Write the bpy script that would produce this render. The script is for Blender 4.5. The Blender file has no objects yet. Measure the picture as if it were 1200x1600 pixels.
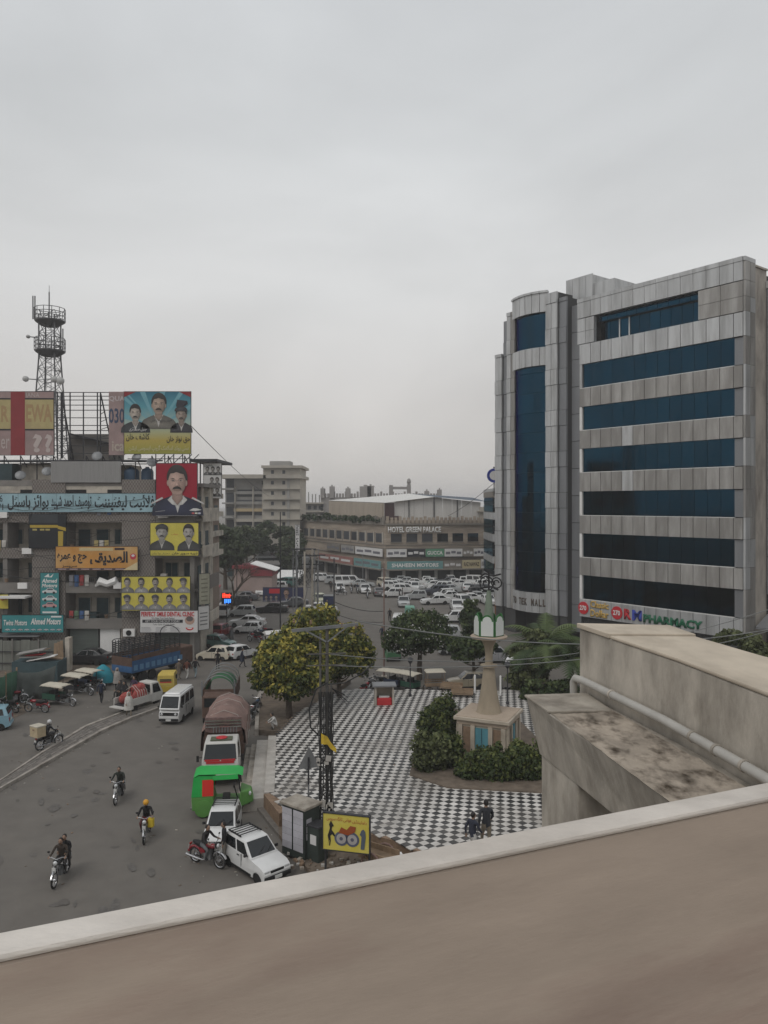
import bpy, bmesh, math, random, unicodedata
import numpy as np
from mathutils import Vector, Matrix
random.seed(7); RNG = np.random.default_rng(7)
sc = bpy.context.scene
col = sc.collection
R = math.radians
CAM_H = 12.5          # eye height on the elevated deck
F_PX, HORIZON, MID_X = 1200.0, 787.0, 600.0

# ---------------------------------------------------------------- camera
cam_d = bpy.data.cameras.new('camera'); cam = bpy.data.objects.new('camera', cam_d); col.objects.link(cam)
cam.location = (0, 0, CAM_H); cam.rotation_euler = (R(90), 0, 0)
cam_d.sensor_fit = 'AUTO'; cam_d.sensor_width = 36; cam_d.lens = 27.0
cam_d.shift_y = -13.0/1600; cam_d.clip_start = 0.1; cam_d.clip_end = 4000
sc.camera = cam

# ---------------------------------------------------------------- sky: overcast
SUN_EL, SUN_AZ = R(52), R(215)
world = bpy.data.worlds.new('World'); sc.world = world; world.use_nodes = True
wt = world.node_tree; wt.nodes.clear()
def wn(t, **kw):
    n = wt.nodes.new(t)
    for k, v in kw.items(): setattr(n, k, v)
    return n
wo = wn('ShaderNodeOutputWorld'); bg = wn('ShaderNodeBackground'); bg.inputs['Strength'].default_value = 0.1
sky = wn('ShaderNodeTexSky', sky_type='NISHITA', sun_disc=False, sun_elevation=SUN_EL, sun_rotation=SUN_AZ)
tc = wn('ShaderNodeTexCoord'); sep = wn('ShaderNodeSeparateXYZ')
wt.links.new(tc.outputs['Generated'], sep.inputs[0])
rmp = wn('ShaderNodeValToRGB'); el = rmp.color_ramp.elements
el[0].position = 0.0; el[0].color = (0.515, 0.488, 0.468, 1)
el[1].position = 1.0; el[1].color = (0.560, 0.575, 0.592, 1)
for p, c in ((0.12, (0.590, 0.567, 0.545)), (0.26, (0.612, 0.612, 0.604)), (0.42, (0.585, 0.597, 0.600)), (0.58, (0.560, 0.576, 0.588))):
    e = rmp.color_ramp.elements.new(p); e.color = (*c, 1)
wt.links.new(sep.outputs['Z'], rmp.inputs[0])
mapn = wn('ShaderNodeMapping'); mapn.inputs['Scale'].default_value = (1.0, 1.0, 2.3); mapn.inputs['Location'].default_value = (1.35, 0.4, 0.2)
wt.links.new(tc.outputs['Generated'], mapn.inputs[0])
nz = wn('ShaderNodeTexNoise'); nz.inputs['Scale'].default_value = 1.7; nz.inputs['Detail'].default_value = 5.0; nz.inputs['Roughness'].default_value = 0.52
nz.inputs['Distortion'].default_value = 0.4
wt.links.new(mapn.outputs[0], nz.inputs['Vector'])
mr = wn('ShaderNodeMapRange'); mr.inputs['From Min'].default_value = 0.3; mr.inputs['From Max'].default_value = 0.7
mr.inputs['To Min'].default_value = 0.865; mr.inputs['To Max'].default_value = 1.10
wt.links.new(nz.outputs['Fac'], mr.inputs[0])
mulc = wn('ShaderNodeVectorMath', operation='SCALE'); wt.links.new(rmp.outputs[0], mulc.inputs[0]); wt.links.new(mr.outputs[0], mulc.inputs['Scale'])
sca = wn('ShaderNodeVectorMath', operation='SCALE'); sca.inputs['Scale'].default_value = 11.7; wt.links.new(mulc.outputs[0], sca.inputs[0])
mixs = wn('ShaderNodeMix', data_type='RGBA'); mixs.inputs['Factor'].default_value = 0.94
wt.links.new(sky.outputs[0], mixs.inputs['A']); wt.links.new(sca.outputs[0], mixs.inputs['B'])
wt.links.new(mixs.outputs['Result'], bg.inputs[0]); wt.links.new(bg.outputs[0], wo.inputs[0])

# ---------------------------------------------------------------- sun behind the cloud
sun_d = bpy.data.lights.new('sun', 'SUN'); sun_d.energy = 0.9; sun_d.angle = R(28); sun_d.color = (1.0, 0.965, 0.92)
sun = bpy.data.objects.new('sun', sun_d); col.objects.link(sun)
sv = Vector((math.sin(SUN_AZ)*math.cos(SUN_EL), math.cos(SUN_AZ)*math.cos(SUN_EL), math.sin(SUN_EL)))
sun.rotation_euler = sv.to_track_quat('Z', 'Y').to_euler()

# ---------------------------------------------------------------- exposure and render
sc.view_settings.view_transform = 'Standard'; sc.view_settings.look = 'None'
sc.view_settings.exposure = 0.0; sc.view_settings.gamma = 1.0; sc.view_settings.use_curve_mapping = False
sc.render.engine = 'CYCLES'
cy = sc.cycles
cy.use_denoising = True; cy.max_bounces = 7; cy.diffuse_bounces = 3; cy.glossy_bounces = 3; cy.transmission_bounces = 4
cy.volume_bounces = 1; cy.transparent_max_bounces = 8; cy.use_fast_gi = False
cy.caustics_reflective = False; cy.caustics_refractive = False

# ================================================================= helpers
def G(px, py, z=0.0):
    """photo pixel of a point at height z -> place on the ground plan"""
    Y = F_PX*(CAM_H-z)/(py-HORIZON)
    return ((px-MID_X)/F_PX*Y, Y)
def P(px, py, Y):
    return ((px-MID_X)/F_PX*Y, Y, CAM_H-(py-HORIZON)/F_PX*Y)
def ZZ(py, Y): return CAM_H-(py-HORIZON)/F_PX*Y
def XX(px, Y): return (px-MID_X)/F_PX*Y

# ---- materials
MATS = {}
def nodes_of(m):
    m.use_nodes = True; nt = m.node_tree; b = nt.nodes['Principled BSDF']; return nt, b
def mat(name, c, rough=0.8, metal=0.0, var=0.0, scale=3.0, stretch=(1, 1, 1), bump=0.0, bscale=40.0, spec=0.3, dirt=None, dirt_amt=0.0,
        dirt_scale=0.6, objvar=0.0, coords='pos', emit=0.0, alpha=1.0, objcolor=False, coat=0.0, detail=6.0, tint=None):
    if name in MATS: return MATS[name]
    m = bpy.data.materials.new(name); nt, b = nodes_of(m); L = nt.links
    b.inputs['Roughness'].default_value = rough; b.inputs['Metallic'].default_value = metal
    b.inputs['Specular IOR Level'].default_value = spec
    if tint: b.inputs['Specular Tint'].default_value = (*tint, 1)
    if coat: b.inputs['Coat Weight'].default_value = coat; b.inputs['Coat Roughness'].default_value = 0.08
    if coords == 'pos': g = nt.nodes.new('ShaderNodeNewGeometry').outputs['Position']
    else: g = nt.nodes.new('ShaderNodeTexCoord').outputs['Object']
    mp = nt.nodes.new('ShaderNodeMapping'); mp.inputs['Scale'].default_value = stretch; L.new(g, mp.inputs[0])
    base = nt.nodes.new('ShaderNodeRGB'); base.outputs[0].default_value = (*c, 1); out = base.outputs[0]
    if objcolor: out = nt.nodes.new('ShaderNodeObjectInfo').outputs['Color']
    def noise(s, d=6.0):
        n = nt.nodes.new('ShaderNodeTexNoise'); n.inputs['Scale'].default_value = s; n.inputs['Detail'].default_value = d
        n.inputs['Roughness'].default_value = 0.62; L.new(mp.outputs[0], n.inputs['Vector']); return n.outputs['Fac']
    def scale_by(o, fac, lo, hi, f0=0.3, f1=0.7):
        q = nt.nodes.new('ShaderNodeMapRange'); q.inputs['From Min'].default_value = f0; q.inputs['From Max'].default_value = f1
        q.inputs['To Min'].default_value = lo; q.inputs['To Max'].default_value = hi; L.new(fac, q.inputs[0])
        v = nt.nodes.new('ShaderNodeVectorMath'); v.operation = 'SCALE'; L.new(o, v.inputs[0]); L.new(q.outputs[0], v.inputs['Scale']); return v.outputs[0]
    if dirt is not None:
        n = noise(dirt_scale, 8.0); rr = nt.nodes.new('ShaderNodeMapRange'); rr.inputs['From Min'].default_value = 0.46; rr.inputs['From Max'].default_value = 0.68
        rr.inputs['To Max'].default_value = dirt_amt; L.new(n, rr.inputs[0])
        mx = nt.nodes.new('ShaderNodeMix'); mx.data_type = 'RGBA'; L.new(rr.outputs[0], mx.inputs['Factor']); L.new(out, mx.inputs['A'])
        mx.inputs['B'].default_value = (*dirt, 1); out = mx.outputs['Result']
    if var: out = scale_by(out, noise(scale, detail), 1-var, 1+var)
    if objvar: out = scale_by(out, nt.nodes.new('ShaderNodeObjectInfo').outputs['Random'], 1-objvar, 1+objvar, 0, 1)
    L.new(out, b.inputs['Base Color'])
    if emit: L.new(out, b.inputs['Emission Color']); b.inputs['Emission Strength'].default_value = emit
    if bump:
        bn = nt.nodes.new('ShaderNodeBump'); bn.inputs['Strength'].default_value = bump; bn.inputs['Distance'].default_value = 0.02
        L.new(noise(bscale, 4.0), bn.inputs['Height']); L.new(bn.outputs[0], b.inputs['Normal'])
    MATS[name] = m; return m
def leafmat(name, cols, rough=0.55):
    m = bpy.data.materials.new(name); nt, b = nodes_of(m); L = nt.links
    a = nt.nodes.new('ShaderNodeAttribute'); a.attribute_name = 'tint'
    r = nt.nodes.new('ShaderNodeValToRGB'); e = r.color_ramp.elements
    for i, (p, c) in enumerate(cols):
        x = e[i] if i < 2 else e.new(p)
        x.position = p; x.color = (*c, 1)
    L.new(a.outputs['Fac'], r.inputs[0]); L.new(r.outputs[0], b.inputs['Base Color'])
    b.inputs['Roughness'].default_value = rough; b.inputs['Specular IOR Level'].default_value = 0.25
    tr = nt.nodes.new('ShaderNodeBsdfTranslucent'); L.new(r.outputs[0], tr.inputs[0])
    mx = nt.nodes.new('ShaderNodeMixShader'); mx.inputs[0].default_value = 0.25
    L.new(b.outputs[0], mx.inputs[1]); L.new(tr.outputs[0], mx.inputs[2])
    L.new(mx.outputs[0], nt.nodes['Material Output'].inputs[0]); return m

# ---- objects
def link(o, parent=None):
    col.objects.link(o)
    if parent is not None: o.parent = parent
    return o
def tag(o, label=None, cat=None, group=None, kind=None):
    if label: o['label'] = label
    if cat: o['category'] = cat
    if group: o['group'] = group
    if kind: o['kind'] = kind
    return o
def thing(name, label, cat, loc=(0, 0, 0), rz=0.0, group=None):
    o = bpy.data.objects.new(name, None); o.empty_display_size = 0.3; link(o); o.location = loc; o.rotation_euler = (0, 0, rz)
    return tag(o, label, cat, group)

class MB:
    def __init__(s): s.v, s.f, s.m, s.mats = [], [], [], []
    def mi(s, m):
        if m is None: return 0
        if m not in s.mats: s.mats.append(m)
        return s.mats.index(m)
    def add(s, vs, fs, m=None):
        o = len(s.v); s.v += [tuple(v) for v in vs]; s.f += [[i+o for i in f] for f in fs]; s.m += [s.mi(m)]*len(fs); return s
    def box(s, c, d, m=None, rz=0.0, taper=1.0, M=None):
        x, y, z = d[0]/2, d[1]/2, d[2]/2; t = taper
        vs = [(-x, -y, -z), (x, -y, -z), (x, y, -z), (-x, y, -z), (-x*t, -y*t, z), (x*t, -y*t, z), (x*t, y*t, z), (-x*t, y*t, z)]
        if M is not None: vs = [tuple(M @ Vector(v)) for v in vs]
        cs, sn = math.cos(rz), math.sin(rz)
        vs = [(c[0]+a*cs-b*sn, c[1]+a*sn+b*cs, c[2]+e) for a, b, e in vs]
        return s.add(vs, [[0, 3, 2, 1], [4, 5, 6, 7], [0, 1, 5, 4], [1, 2, 6, 5], [2, 3, 7, 6], [3, 0, 4, 7]], m)
    def bx(s, x0, x1, y0, y1, z0, z1, m=None): return s.box(((x0+x1)/2, (y0+y1)/2, (z0+z1)/2), (x1-x0, y1-y0, z1-z0), m)
    def bar(s, a, b, w, m=None, h=None):
        a, b = Vector(a), Vector(b); d = b-a; L = d.length
        if L < 1e-6: return s
        M = d.to_track_quat('Z', 'Y').to_matrix()
        return s.box(tuple((a+b)/2), (w, h or w, L), m, M=M)
    def tube(s, pts, rad, n=8, m=None, cap=True):
        pts = [Vector(p) for p in pts]; k = len(pts)
        if not hasattr(rad, '__len__'): rad = [rad]*k
        vs, fs = [], []; prev = None
        for i, p in enumerate(pts):
            d = (pts[min(i+1, k-1)]-pts[max(i-1, 0)])
            d = d.normalized() if d.length > 1e-9 else Vector((0, 0, 1))
            if prev is None:
                u = d.cross(Vector((0, 0, 1)))
                if u.length < 1e-3: u = d.cross(Vector((1, 0, 0)))
                u.normalize()
            else:
                u = (prev-d*prev.dot(d))
                u = u.normalized() if u.length > 1e-6 else d.orthogonal().normalized()
            prev = u; w = d.cross(u)
            for j in range(n):
                t = 2*math.pi*j/n; vs.append(tuple(p+(u*math.cos(t)+w*math.sin(t))*rad[i]))
        for i in range(k-1):
            for j in range(n): fs.append([i*n+j, i*n+(j+1) % n, (i+1)*n+(j+1) % n, (i+1)*n+j])
        if cap: fs.append(list(range(n))[::-1]); fs.append([(k-1)*n+j for j in range(n)])
        return s.add(vs, fs, m)
    def lathe(s, prof, n=16, c=(0, 0, 0), m=None, sx=1.0, sy=1.0, ph=0.0, cap=True):
        vs, fs = [], []; k = len(prof)
        for r, z in prof:
            for j in range(n):
                t = 2*math.pi*j/n+ph; vs.append((c[0]+r*math.cos(t)*sx, c[1]+r*math.sin(t)*sy, c[2]+z))
        for i in range(k-1):
            for j in range(n): fs.append([i*n+j, i*n+(j+1) % n, (i+1)*n+(j+1) % n, (i+1)*n+j])
        if cap: fs.append(list(range(n))[::-1]); fs.append([(k-1)*n+j for j in range(n)])
        return s.add(vs, fs, m)
    def ball(s, c, r, m=None, n=10, k=7):
        if not hasattr(r, '__len__'): r = (r, r, r)
        prof = [(math.sin(math.pi*i/k), -math.cos(math.pi*i/k)) for i in range(k+1)]
        prof[0] = (0.02, -1); prof[-1] = (0.02, 1); o = len(s.v); s.lathe(prof, n, m=m)
        for i in range(o, len(s.v)):
            a, b, e = s.v[i]; s.v[i] = (c[0]+a*r[0], c[1]+b*r[1], c[2]+e*r[2])
        return s
    def prism(s, poly, z0, z1, m=None, axis='z'):
        n = len(poly)
        f = {'z': lambda a, b, h: (a, b, h), 'y': lambda a, b, h: (a, h, b), 'x': lambda a, b, h: (h, a, b)}[axis]
        vs = [f(a, b, z0) for a, b in poly]+[f(a, b, z1) for a, b in poly]
        fs = [list(range(n))[::-1], list(range(n, 2*n))]+[[i, (i+1) % n, n+(i+1) % n, n+i] for i in range(n)]
        return s.add(vs, fs, m)
    def mesh(s, name, default=None):
        me = bpy.data.meshes.new(name); me.from_pydata(s.v, [], s.f)
        ms = s.mats or ([default] if default else [])
        for m in ms: me.materials.append(m)
        if s.mats and len(s.mats) > 1: me.polygons.foreach_set('material_index', s.m)
        bm = bmesh.new(); bm.from_mesh(me); bmesh.ops.recalc_face_normals(bm, faces=bm.faces); bm.to_mesh(me); bm.free()
        me.update(); return me
    def build(s, name, m=None, parent=None, loc=(0, 0, 0), rz=0.0, smooth=False, bevel=0.0, seg=2):
        me = s.mesh(name, m); o = bpy.data.objects.new(name, me); link(o, parent); o.location = loc; o.rotation_euler = (0, 0, rz)
        if smooth: smooth_mesh(me)
        if bevel:
            b = o.modifiers.new('bevel', 'BEVEL'); b.width = bevel; b.segments = seg; b.limit_method = 'ANGLE'; b.angle_limit = R(35)
        return o
def smooth_mesh(me, ang=40):
    me.polygons.foreach_set('use_smooth', [True]*len(me.polygons))
    me.set_sharp_from_angle(angle=R(ang))

_UC = {}
def unit(m, bev=0.0):
    k = (m.name, bev)
    if k not in _UC:
        b = MB().box((0, 0, 0), (1, 1, 1), m); _UC[k] = b.mesh('piece')
    return _UC[k]
def piece(name, parent, m, x0, x1, y0, y1, z0, z1, rz=0.0, color=None):
    o = bpy.data.objects.new(name, unit(m)); link(o, parent)
    o.location = ((x0+x1)/2, (y0+y1)/2, (z0+z1)/2); o.scale = (max(abs(x1-x0), 1e-4), max(abs(y1-y0), 1e-4), max(abs(z1-z0), 1e-4)); o.rotation_euler = (0, 0, rz)
    if color: o.color = (*color, 1)
    return o
def copy_tree(o, parent=None):
    c = o.copy(); col.objects.link(c); c.parent = parent
    for ch in o.children: copy_tree(ch, c)
    return c

# ---- lettering
_AR = {}
for _cp in list(range(0xFB50, 0xFE00))+list(range(0xFE70, 0xFEFD)):
    _d = unicodedata.decomposition(chr(_cp)).split()
    if len(_d) == 2 and _d[0] in ('<isolated>', '<initial>', '<medial>', '<final>'):
        _AR.setdefault(chr(int(_d[1], 16)), {})[_d[0][1:-1]] = chr(_cp)
def urdu(s):
    out = []; n = len(s)
    joins = lambda c: c in _AR and 'initial' in _AR[c]
    i = 0
    while i < n:
        c = s[i]
        if c in _AR:
            p = i > 0 and joins(s[i-1]); q = i+1 < n and s[i+1] in _AR and len(_AR[s[i+1]]) > 1
            nxt = q and joins(c)
            if c == '\u0644' and i+1 < n and s[i+1] == '\u0627':
                out.append('\uFEFC' if p else '\uFEFB'); i += 2; continue
            k = 'medial' if p and nxt else 'final' if p else 'initial' if nxt else 'isolated'
            out.append(_AR[c].get(k) or _AR[c].get('isolated') or c)
        else: out.append(c)
        i += 1
    return ''.join(out[::-1])
_TX = {}
def text_mesh(s, bold=0.0, shear=0.0):
    k = (s, bold, shear)
    if k in _TX: return _TX[k].copy()
    cu = bpy.data.curves.new('lettering', 'FONT'); cu.body = s; cu.offset = bold; cu.shear = shear; cu.fill_mode = 'FRONT'; cu.resolution_u = 2
    o = bpy.data.objects.new('lettering', cu); col.objects.link(o)
    dg = bpy.context.evaluated_depsgraph_get(); me = bpy.data.meshes.new_from_object(o.evaluated_get(dg))
    bpy.data.objects.remove(o); bpy.data.curves.remove(cu); me.name = 'lettering'; me.materials.clear()
    _TX[k] = me; return me.copy()
def lettering(parent, s, x0, x1, z0, z1, y, m, bold=0.0, shear=0.0, depth=0.0, name='lettering', keep=False):
    """text that fills the box x0..x1, z0..z1 on the local plane y, facing -y"""
    me = text_mesh(s, bold, shear)
    n = len(me.vertices)
    if n == 0: return None
    a = np.zeros(n*3); me.vertices.foreach_get('co', a); a = a.reshape(-1, 3)
    lo, hi = a.min(0), a.max(0); w = max(hi[0]-lo[0], 1e-6); h = max(hi[1]-lo[1], 1e-6)
    kx, kz = (x1-x0)/w, (z1-z0)/h
    if keep: kx = kz = min(kx, kz)
    b = np.zeros_like(a); b[:, 0] = x0+(a[:, 0]-lo[0])*kx; b[:, 2] = z0+(a[:, 1]-lo[1])*kz; b[:, 1] = y
    me.vertices.foreach_set('co', b.ravel()); me.materials.append(m); me.update()
    if depth:
        bm = bmesh.new(); bm.from_mesh(me); r = bmesh.ops.extrude_face_region(bm, geom=list(bm.faces))
        for v in r['geom']:
            if isinstance(v, bmesh.types.BMVert): v.co.y += depth
        bmesh.ops.recalc_face_normals(bm, faces=bm.faces)
        bm.to_mesh(me); bm.free()
    o = bpy.data.objects.new(name, me); return link(o, parent)

# ---- foliage
def leaves(name, m, blobs, n, size, parent=None, flat=0.35, clump=0.0, nclump=60, top_bias=0.0, elong=1.6, drop=0.0):
    """leaf faces gathered in clumps through the volume of the ellipsoids in blobs (x, y, z, rx, ry, rz)"""
    w = np.array([b[3]*b[4]*b[5] for b in blobs]); w = w/w.sum()
    cc, ct = [], []
    for i, b in enumerate(blobs):
        k = max(6, int(nclump*w[i])); d = RNG.normal(size=(k, 3)); d /= np.linalg.norm(d, axis=1)[:, None]
        r = RNG.uniform(0.45, 1.0, k)**0.5
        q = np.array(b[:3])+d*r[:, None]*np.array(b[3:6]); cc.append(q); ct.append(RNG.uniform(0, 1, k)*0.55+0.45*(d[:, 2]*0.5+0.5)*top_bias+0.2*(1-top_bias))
    cc = np.concatenate(cc); ct = np.concatenate(ct)
    idx = RNG.integers(0, len(cc), n)
    off = RNG.normal(size=(n, 3)); off /= np.linalg.norm(off, axis=1)[:, None]
    off *= (RNG.uniform(0, 1, n)**0.4)[:, None]*clump; off[:, 2] *= 0.7
    pos = cc[idx]+off; pos[:, 2] -= drop*RNG.uniform(0, 1, n)
    nrm = off/max(clump, 1e-3)+RNG.normal(size=(n, 3))*0.55+np.array([0, 0, flat]); nrm /= np.linalg.norm(nrm, axis=1)[:, None]
    u = np.cross(nrm, RNG.normal(size=(n, 3))); u /= np.linalg.norm(u, axis=1)[:, None]+1e-9
    v = np.cross(nrm, u); s = size*RNG.uniform(0.6, 1.35, n)[:, None]
    u = u*s*0.5; v = v*s*0.5*elong
    vs = np.stack([pos-v, pos+u+nrm*s*0.12, pos+v, pos-u+nrm*s*0.12], 1).reshape(-1, 3)
    me = bpy.data.meshes.new(name); me.vertices.add(4*n); me.vertices.foreach_set('co', vs.ravel())
    me.loops.add(4*n); me.loops.foreach_set('vertex_index', np.arange(4*n)); me.polygons.add(n)
    me.polygons.foreach_set('loop_start', np.arange(0, 4*n, 4)); me.update(calc_edges=True)
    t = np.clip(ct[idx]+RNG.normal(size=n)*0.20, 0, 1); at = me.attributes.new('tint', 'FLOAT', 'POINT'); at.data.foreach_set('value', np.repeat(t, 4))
    me.materials.append(m); me.validate(); o = bpy.data.objects.new(name, me); return link(o, parent)

# ================================================================= materials
M_asph = mat('asphalt', (0.134, 0.122, 0.108), 0.85, var=0.11, scale=0.9, bump=0.25, bscale=60, dirt=(0.165, 0.149, 0.13), dirt_amt=0.4, dirt_scale=0.3)
M_dirt = mat('earth', (0.150, 0.118, 0.090), 0.95, var=0.3, scale=2.5, bump=0.6, bscale=9, dirt=(0.095, 0.078, 0.062), dirt_amt=0.8, dirt_scale=0.8)
M_conc = mat('concrete', (0.43, 0.39, 0.335), 0.88, var=0.26, scale=2.2, stretch=(1, 1, .45), bump=0.4, bscale=28, dirt=(0.15, 0.13, 0.105), dirt_amt=0.75, dirt_scale=1.0, detail=12)
M_concd = mat('concrete_weathered', (0.36, 0.325, 0.275), 0.9, var=0.22, scale=2.2, bump=0.35, bscale=18, dirt=(0.13, 0.105, 0.08), dirt_amt=0.85, dirt_scale=0.9)
M_kerb = mat('kerb_stone', (0.33, 0.30, 0.265), 0.9, var=0.2, scale=3, bump=0.2, dirt=(0.14, 0.12, 0.10), dirt_amt=0.7, dirt_scale=1.2)
M_paver = mat('paver', (0.16, 0.145, 0.13), 0.9, var=0.25, scale=6, bump=0.4, bscale=20, objvar=0.2)
M_tw = mat('tile_white', (0.60, 0.575, 0.54), 0.5, var=0.16, scale=5, objvar=0.10, dirt=(0.27, 0.245, 0.215), dirt_amt=0.8, dirt_scale=0.42)
M_tb = mat('tile_black', (0.037, 0.036, 0.036), 0.45, var=0.25, scale=2.2, objvar=0.3, dirt=(0.16, 0.145, 0.13), dirt_amt=0.8, dirt_scale=0.42)
M_marble = mat('marble_step', (0.42, 0.395, 0.36), 0.6, var=0.15, scale=2, dirt=(0.20, 0.17, 0.14), dirt_amt=0.5)
M_brown = mat('brown_stone', (0.22, 0.15, 0.10), 0.8, var=0.25, scale=4)
M_panel = mat('aluminium_panel', (0.47, 0.475, 0.475), 0.42, 0.35, var=0.12, scale=0.8, stretch=(1.6, 1.6, 0.22), objvar=0.09, dirt=(0.20, 0.195, 0.185), dirt_amt=0.5, dirt_scale=0.9, spec=0.5)
M_panelo = mat('aluminium_panel_stained', (0.275, 0.262, 0.245), 0.5, 0.2, var=0.16, scale=0.7, stretch=(1.5, 1.5, 0.25), objvar=0.08, dirt=(0.40, 0.39, 0.375), dirt_amt=0.7, dirt_scale=0.7, spec=0.4)
M_panelg = mat('aluminium_panel_grey', (0.22, 0.225, 0.235), 0.45, 0.3, var=0.1, scale=0.8, stretch=(1.5, 1.5, 0.25), objvar=0.07)
M_joint = mat('panel_joint', (0.06, 0.06, 0.06), 0.8)
M_glass = mat('blue_glass', (0.0035, 0.034, 0.062), 0.08, 1.0, var=0.12, scale=0.6, objvar=0.18, spec=0.5, tint=(.10, .34, .48))
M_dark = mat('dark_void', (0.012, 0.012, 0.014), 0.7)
M_mull = mat('dark_mullion', (0.055, 0.075, 0.088), 0.5)
M_sidec = mat('stained_render', (0.50, 0.455, 0.40), 0.9, var=0.15, scale=1.2, stretch=(1, 1, 0.4), dirt=(0.16, 0.14, 0.125), dirt_amt=0.75, dirt_scale=0.55)
M_steel = mat('dark_steel', (0.05, 0.05, 0.055), 0.6, 0.4)
M_galv = mat('galvanised', (0.22, 0.225, 0.23), 0.55, 0.5, var=0.15, scale=2)
M_black = mat('black_plastic', (0.014, 0.014, 0.015), 0.55)
M_white = mat('white_paint', (0.72, 0.71, 0.69), 0.6, var=0.05, scale=1.5)
M_red = mat('red_paint', (0.45, 0.03, 0.035), 0.6, var=0.1, scale=2)
M_wood = mat('old_wood', (0.24, 0.17, 0.11), 0.85, var=0.3, scale=3, stretch=(1, 1, 0.2))
M_bark = mat('bark', (0.085, 0.065, 0.05), 0.95, var=0.3, scale=6, bump=0.5)
M_wire = mat('cable', (0.03, 0.03, 0.03), 0.7)
M_wirel = mat('cable_grey', (0.20, 0.205, 0.20), 0.6)

# ================================================================= setting
def flat(name, poly, z, m, kind='structure', thick=0.0, parent=None):
    b = MB()
    if thick: b.prism(poly, z-thick, z, m)
    else: b.add([(x, y, z) for x, y in poly], [list(range(len(poly)))], m)
    o = b.build(name, m, parent)
    if kind: o['kind'] = kind
    return o
flat('ground', [(-900, -200), (900, -200), (900, 2500), (-900, 2500)], -0.03, mat('far_ground', (0.14, 0.125, 0.105), 0.95, var=0.3, scale=0.2))
flat('road', [(-70, 3), (60, 3), (60, 190), (-70, 190)], 0.0, M_asph)
# worn strips, patches and tyre polish on the road: real thin layers of patching asphalt
M_patch = mat('asphalt_patch', (0.108, 0.098, 0.088), 0.85, var=0.15, scale=1.5, bump=0.2, bscale=50)
M_dust = mat('road_dust', (0.135, 0.122, 0.108), 0.95, var=0.25, scale=1.4, dirt=(0.085, 0.08, 0.075), dirt_amt=0.9, dirt_scale=0.7)
pb = MB()
rs_ = random.Random(12); M_oil = mat('oil_stain', (.108, .099, .09), .6, var=.3, scale=8)
for k_ in range(70):
    px, py = rs_.uniform(-20, 400) if k_ < 50 else rs_.uniform(480, 620), rs_.uniform(1120, 1430) if k_ < 50 else rs_.uniform(940, 1040); sx, sy, a = rs_.uniform(.04, .28), rs_.uniform(.06, .5), rs_.uniform(.2, .7)
    x, y = G(px, py); pts = []
    for k in range(12):
        t = k/12*2*math.pi; r = random.uniform(0.8, 1.15); u, v = math.cos(t)*sx*r, math.sin(t)*sy*r
        pts.append((x+u*math.cos(a)-v*math.sin(a), y+u*math.sin(a)+v*math.cos(a), 0.004+.0004*k_))
    pb.add(pts, [list(range(12))], M_oil if k_ % 3 else M_patch)
pb.build('road_stains')['kind'] = 'structure'
def ribbon(name, left, right, z0, z1, m):
    b = MB(); n = len(left)
    vs = [(x, y, z) for x, y in left for z in (z0, z1)]+[(x, y, z) for x, y in right for z in (z0, z1)]
    fs = []
    for i in range(n-1):
        a, c, d, e = 2*i, 2*i+2, 2*n+2*i, 2*n+2*i+2
        fs += [[a+1, c+1, e+1, d+1], [a, a+1, c+1, c][::-1], [d, e, e+1, d+1][::-1]]
    fs += [[0, 1, 2*n+1, 2*n], [2*n-2, 4*n-2, 4*n-1, 2*n-1]]
    b.add(vs, fs, m); o = b.build(name, m); o['kind'] = 'structure'; return o
def dense(pts, n=40):
    pts = [Vector(p) for p in pts]; out = []
    seg = [(pts[i+1]-pts[i]).length for i in range(len(pts)-1)]; T = sum(seg)
    for k in range(n+1):
        d = T*k/n; i = 0
        while i < len(seg)-1 and d > seg[i]: d -= seg[i]; i += 1
        q = pts[i].lerp(pts[i+1], min(1, d/seg[i])); out.append((q.x, q.y))
    return out
# median: two stone kerbs with block paving between
lo = [G(*p) for p in ((-60, 1272), (0, 1237), (80, 1191), (160, 1145), (208, 1124), (251, 1108))]
hi = [G(*p) for p in ((-60, 1252), (0, 1223), (67, 1177), (133, 1137), (196, 1113), (249, 1101))]
lo, hi = dense(lo), dense(hi)
mixp = lambda A, B, t: [(a[0]*(1-t)+b[0]*t, a[1]*(1-t)+b[1]*t) for a, b in zip(A, B)]
med = ribbon('median_strip', mixp(lo, hi, 0.12), mixp(lo, hi, 0.88), -0.05, 0.10, M_paver)
ribbon('kerb_near', lo, mixp(lo, hi, 0.13), -0.05, 0.15, M_kerb); ribbon('kerb_far', mixp(lo, hi, 0.87), hi, -0.05, 0.15, M_kerb)
# blocks of the median, each its own piece
for i in range(0, 38):
    for j in range(4):
        t0, t1 = 0.15+0.175*j, 0.15+0.175*(j+1)-0.02
        a, b_ = mixp(lo, hi, t0), mixp(lo, hi, t1)
        q = [a[i], a[i+1], b_[i+1], b_[i]]; cx = sum(p[0] for p in q)/4; cyy = sum(p[1] for p in q)/4
        if cyy > 46 or i % 1: continue
        q = [(cx+(p[0]-cx)*0.94, cyy+(p[1]-cyy)*0.94) for p in q]
        MB().prism(q, 0.06, 0.108+random.uniform(0, 0.012), M_paver).build('paver', M_paver, med)

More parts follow.
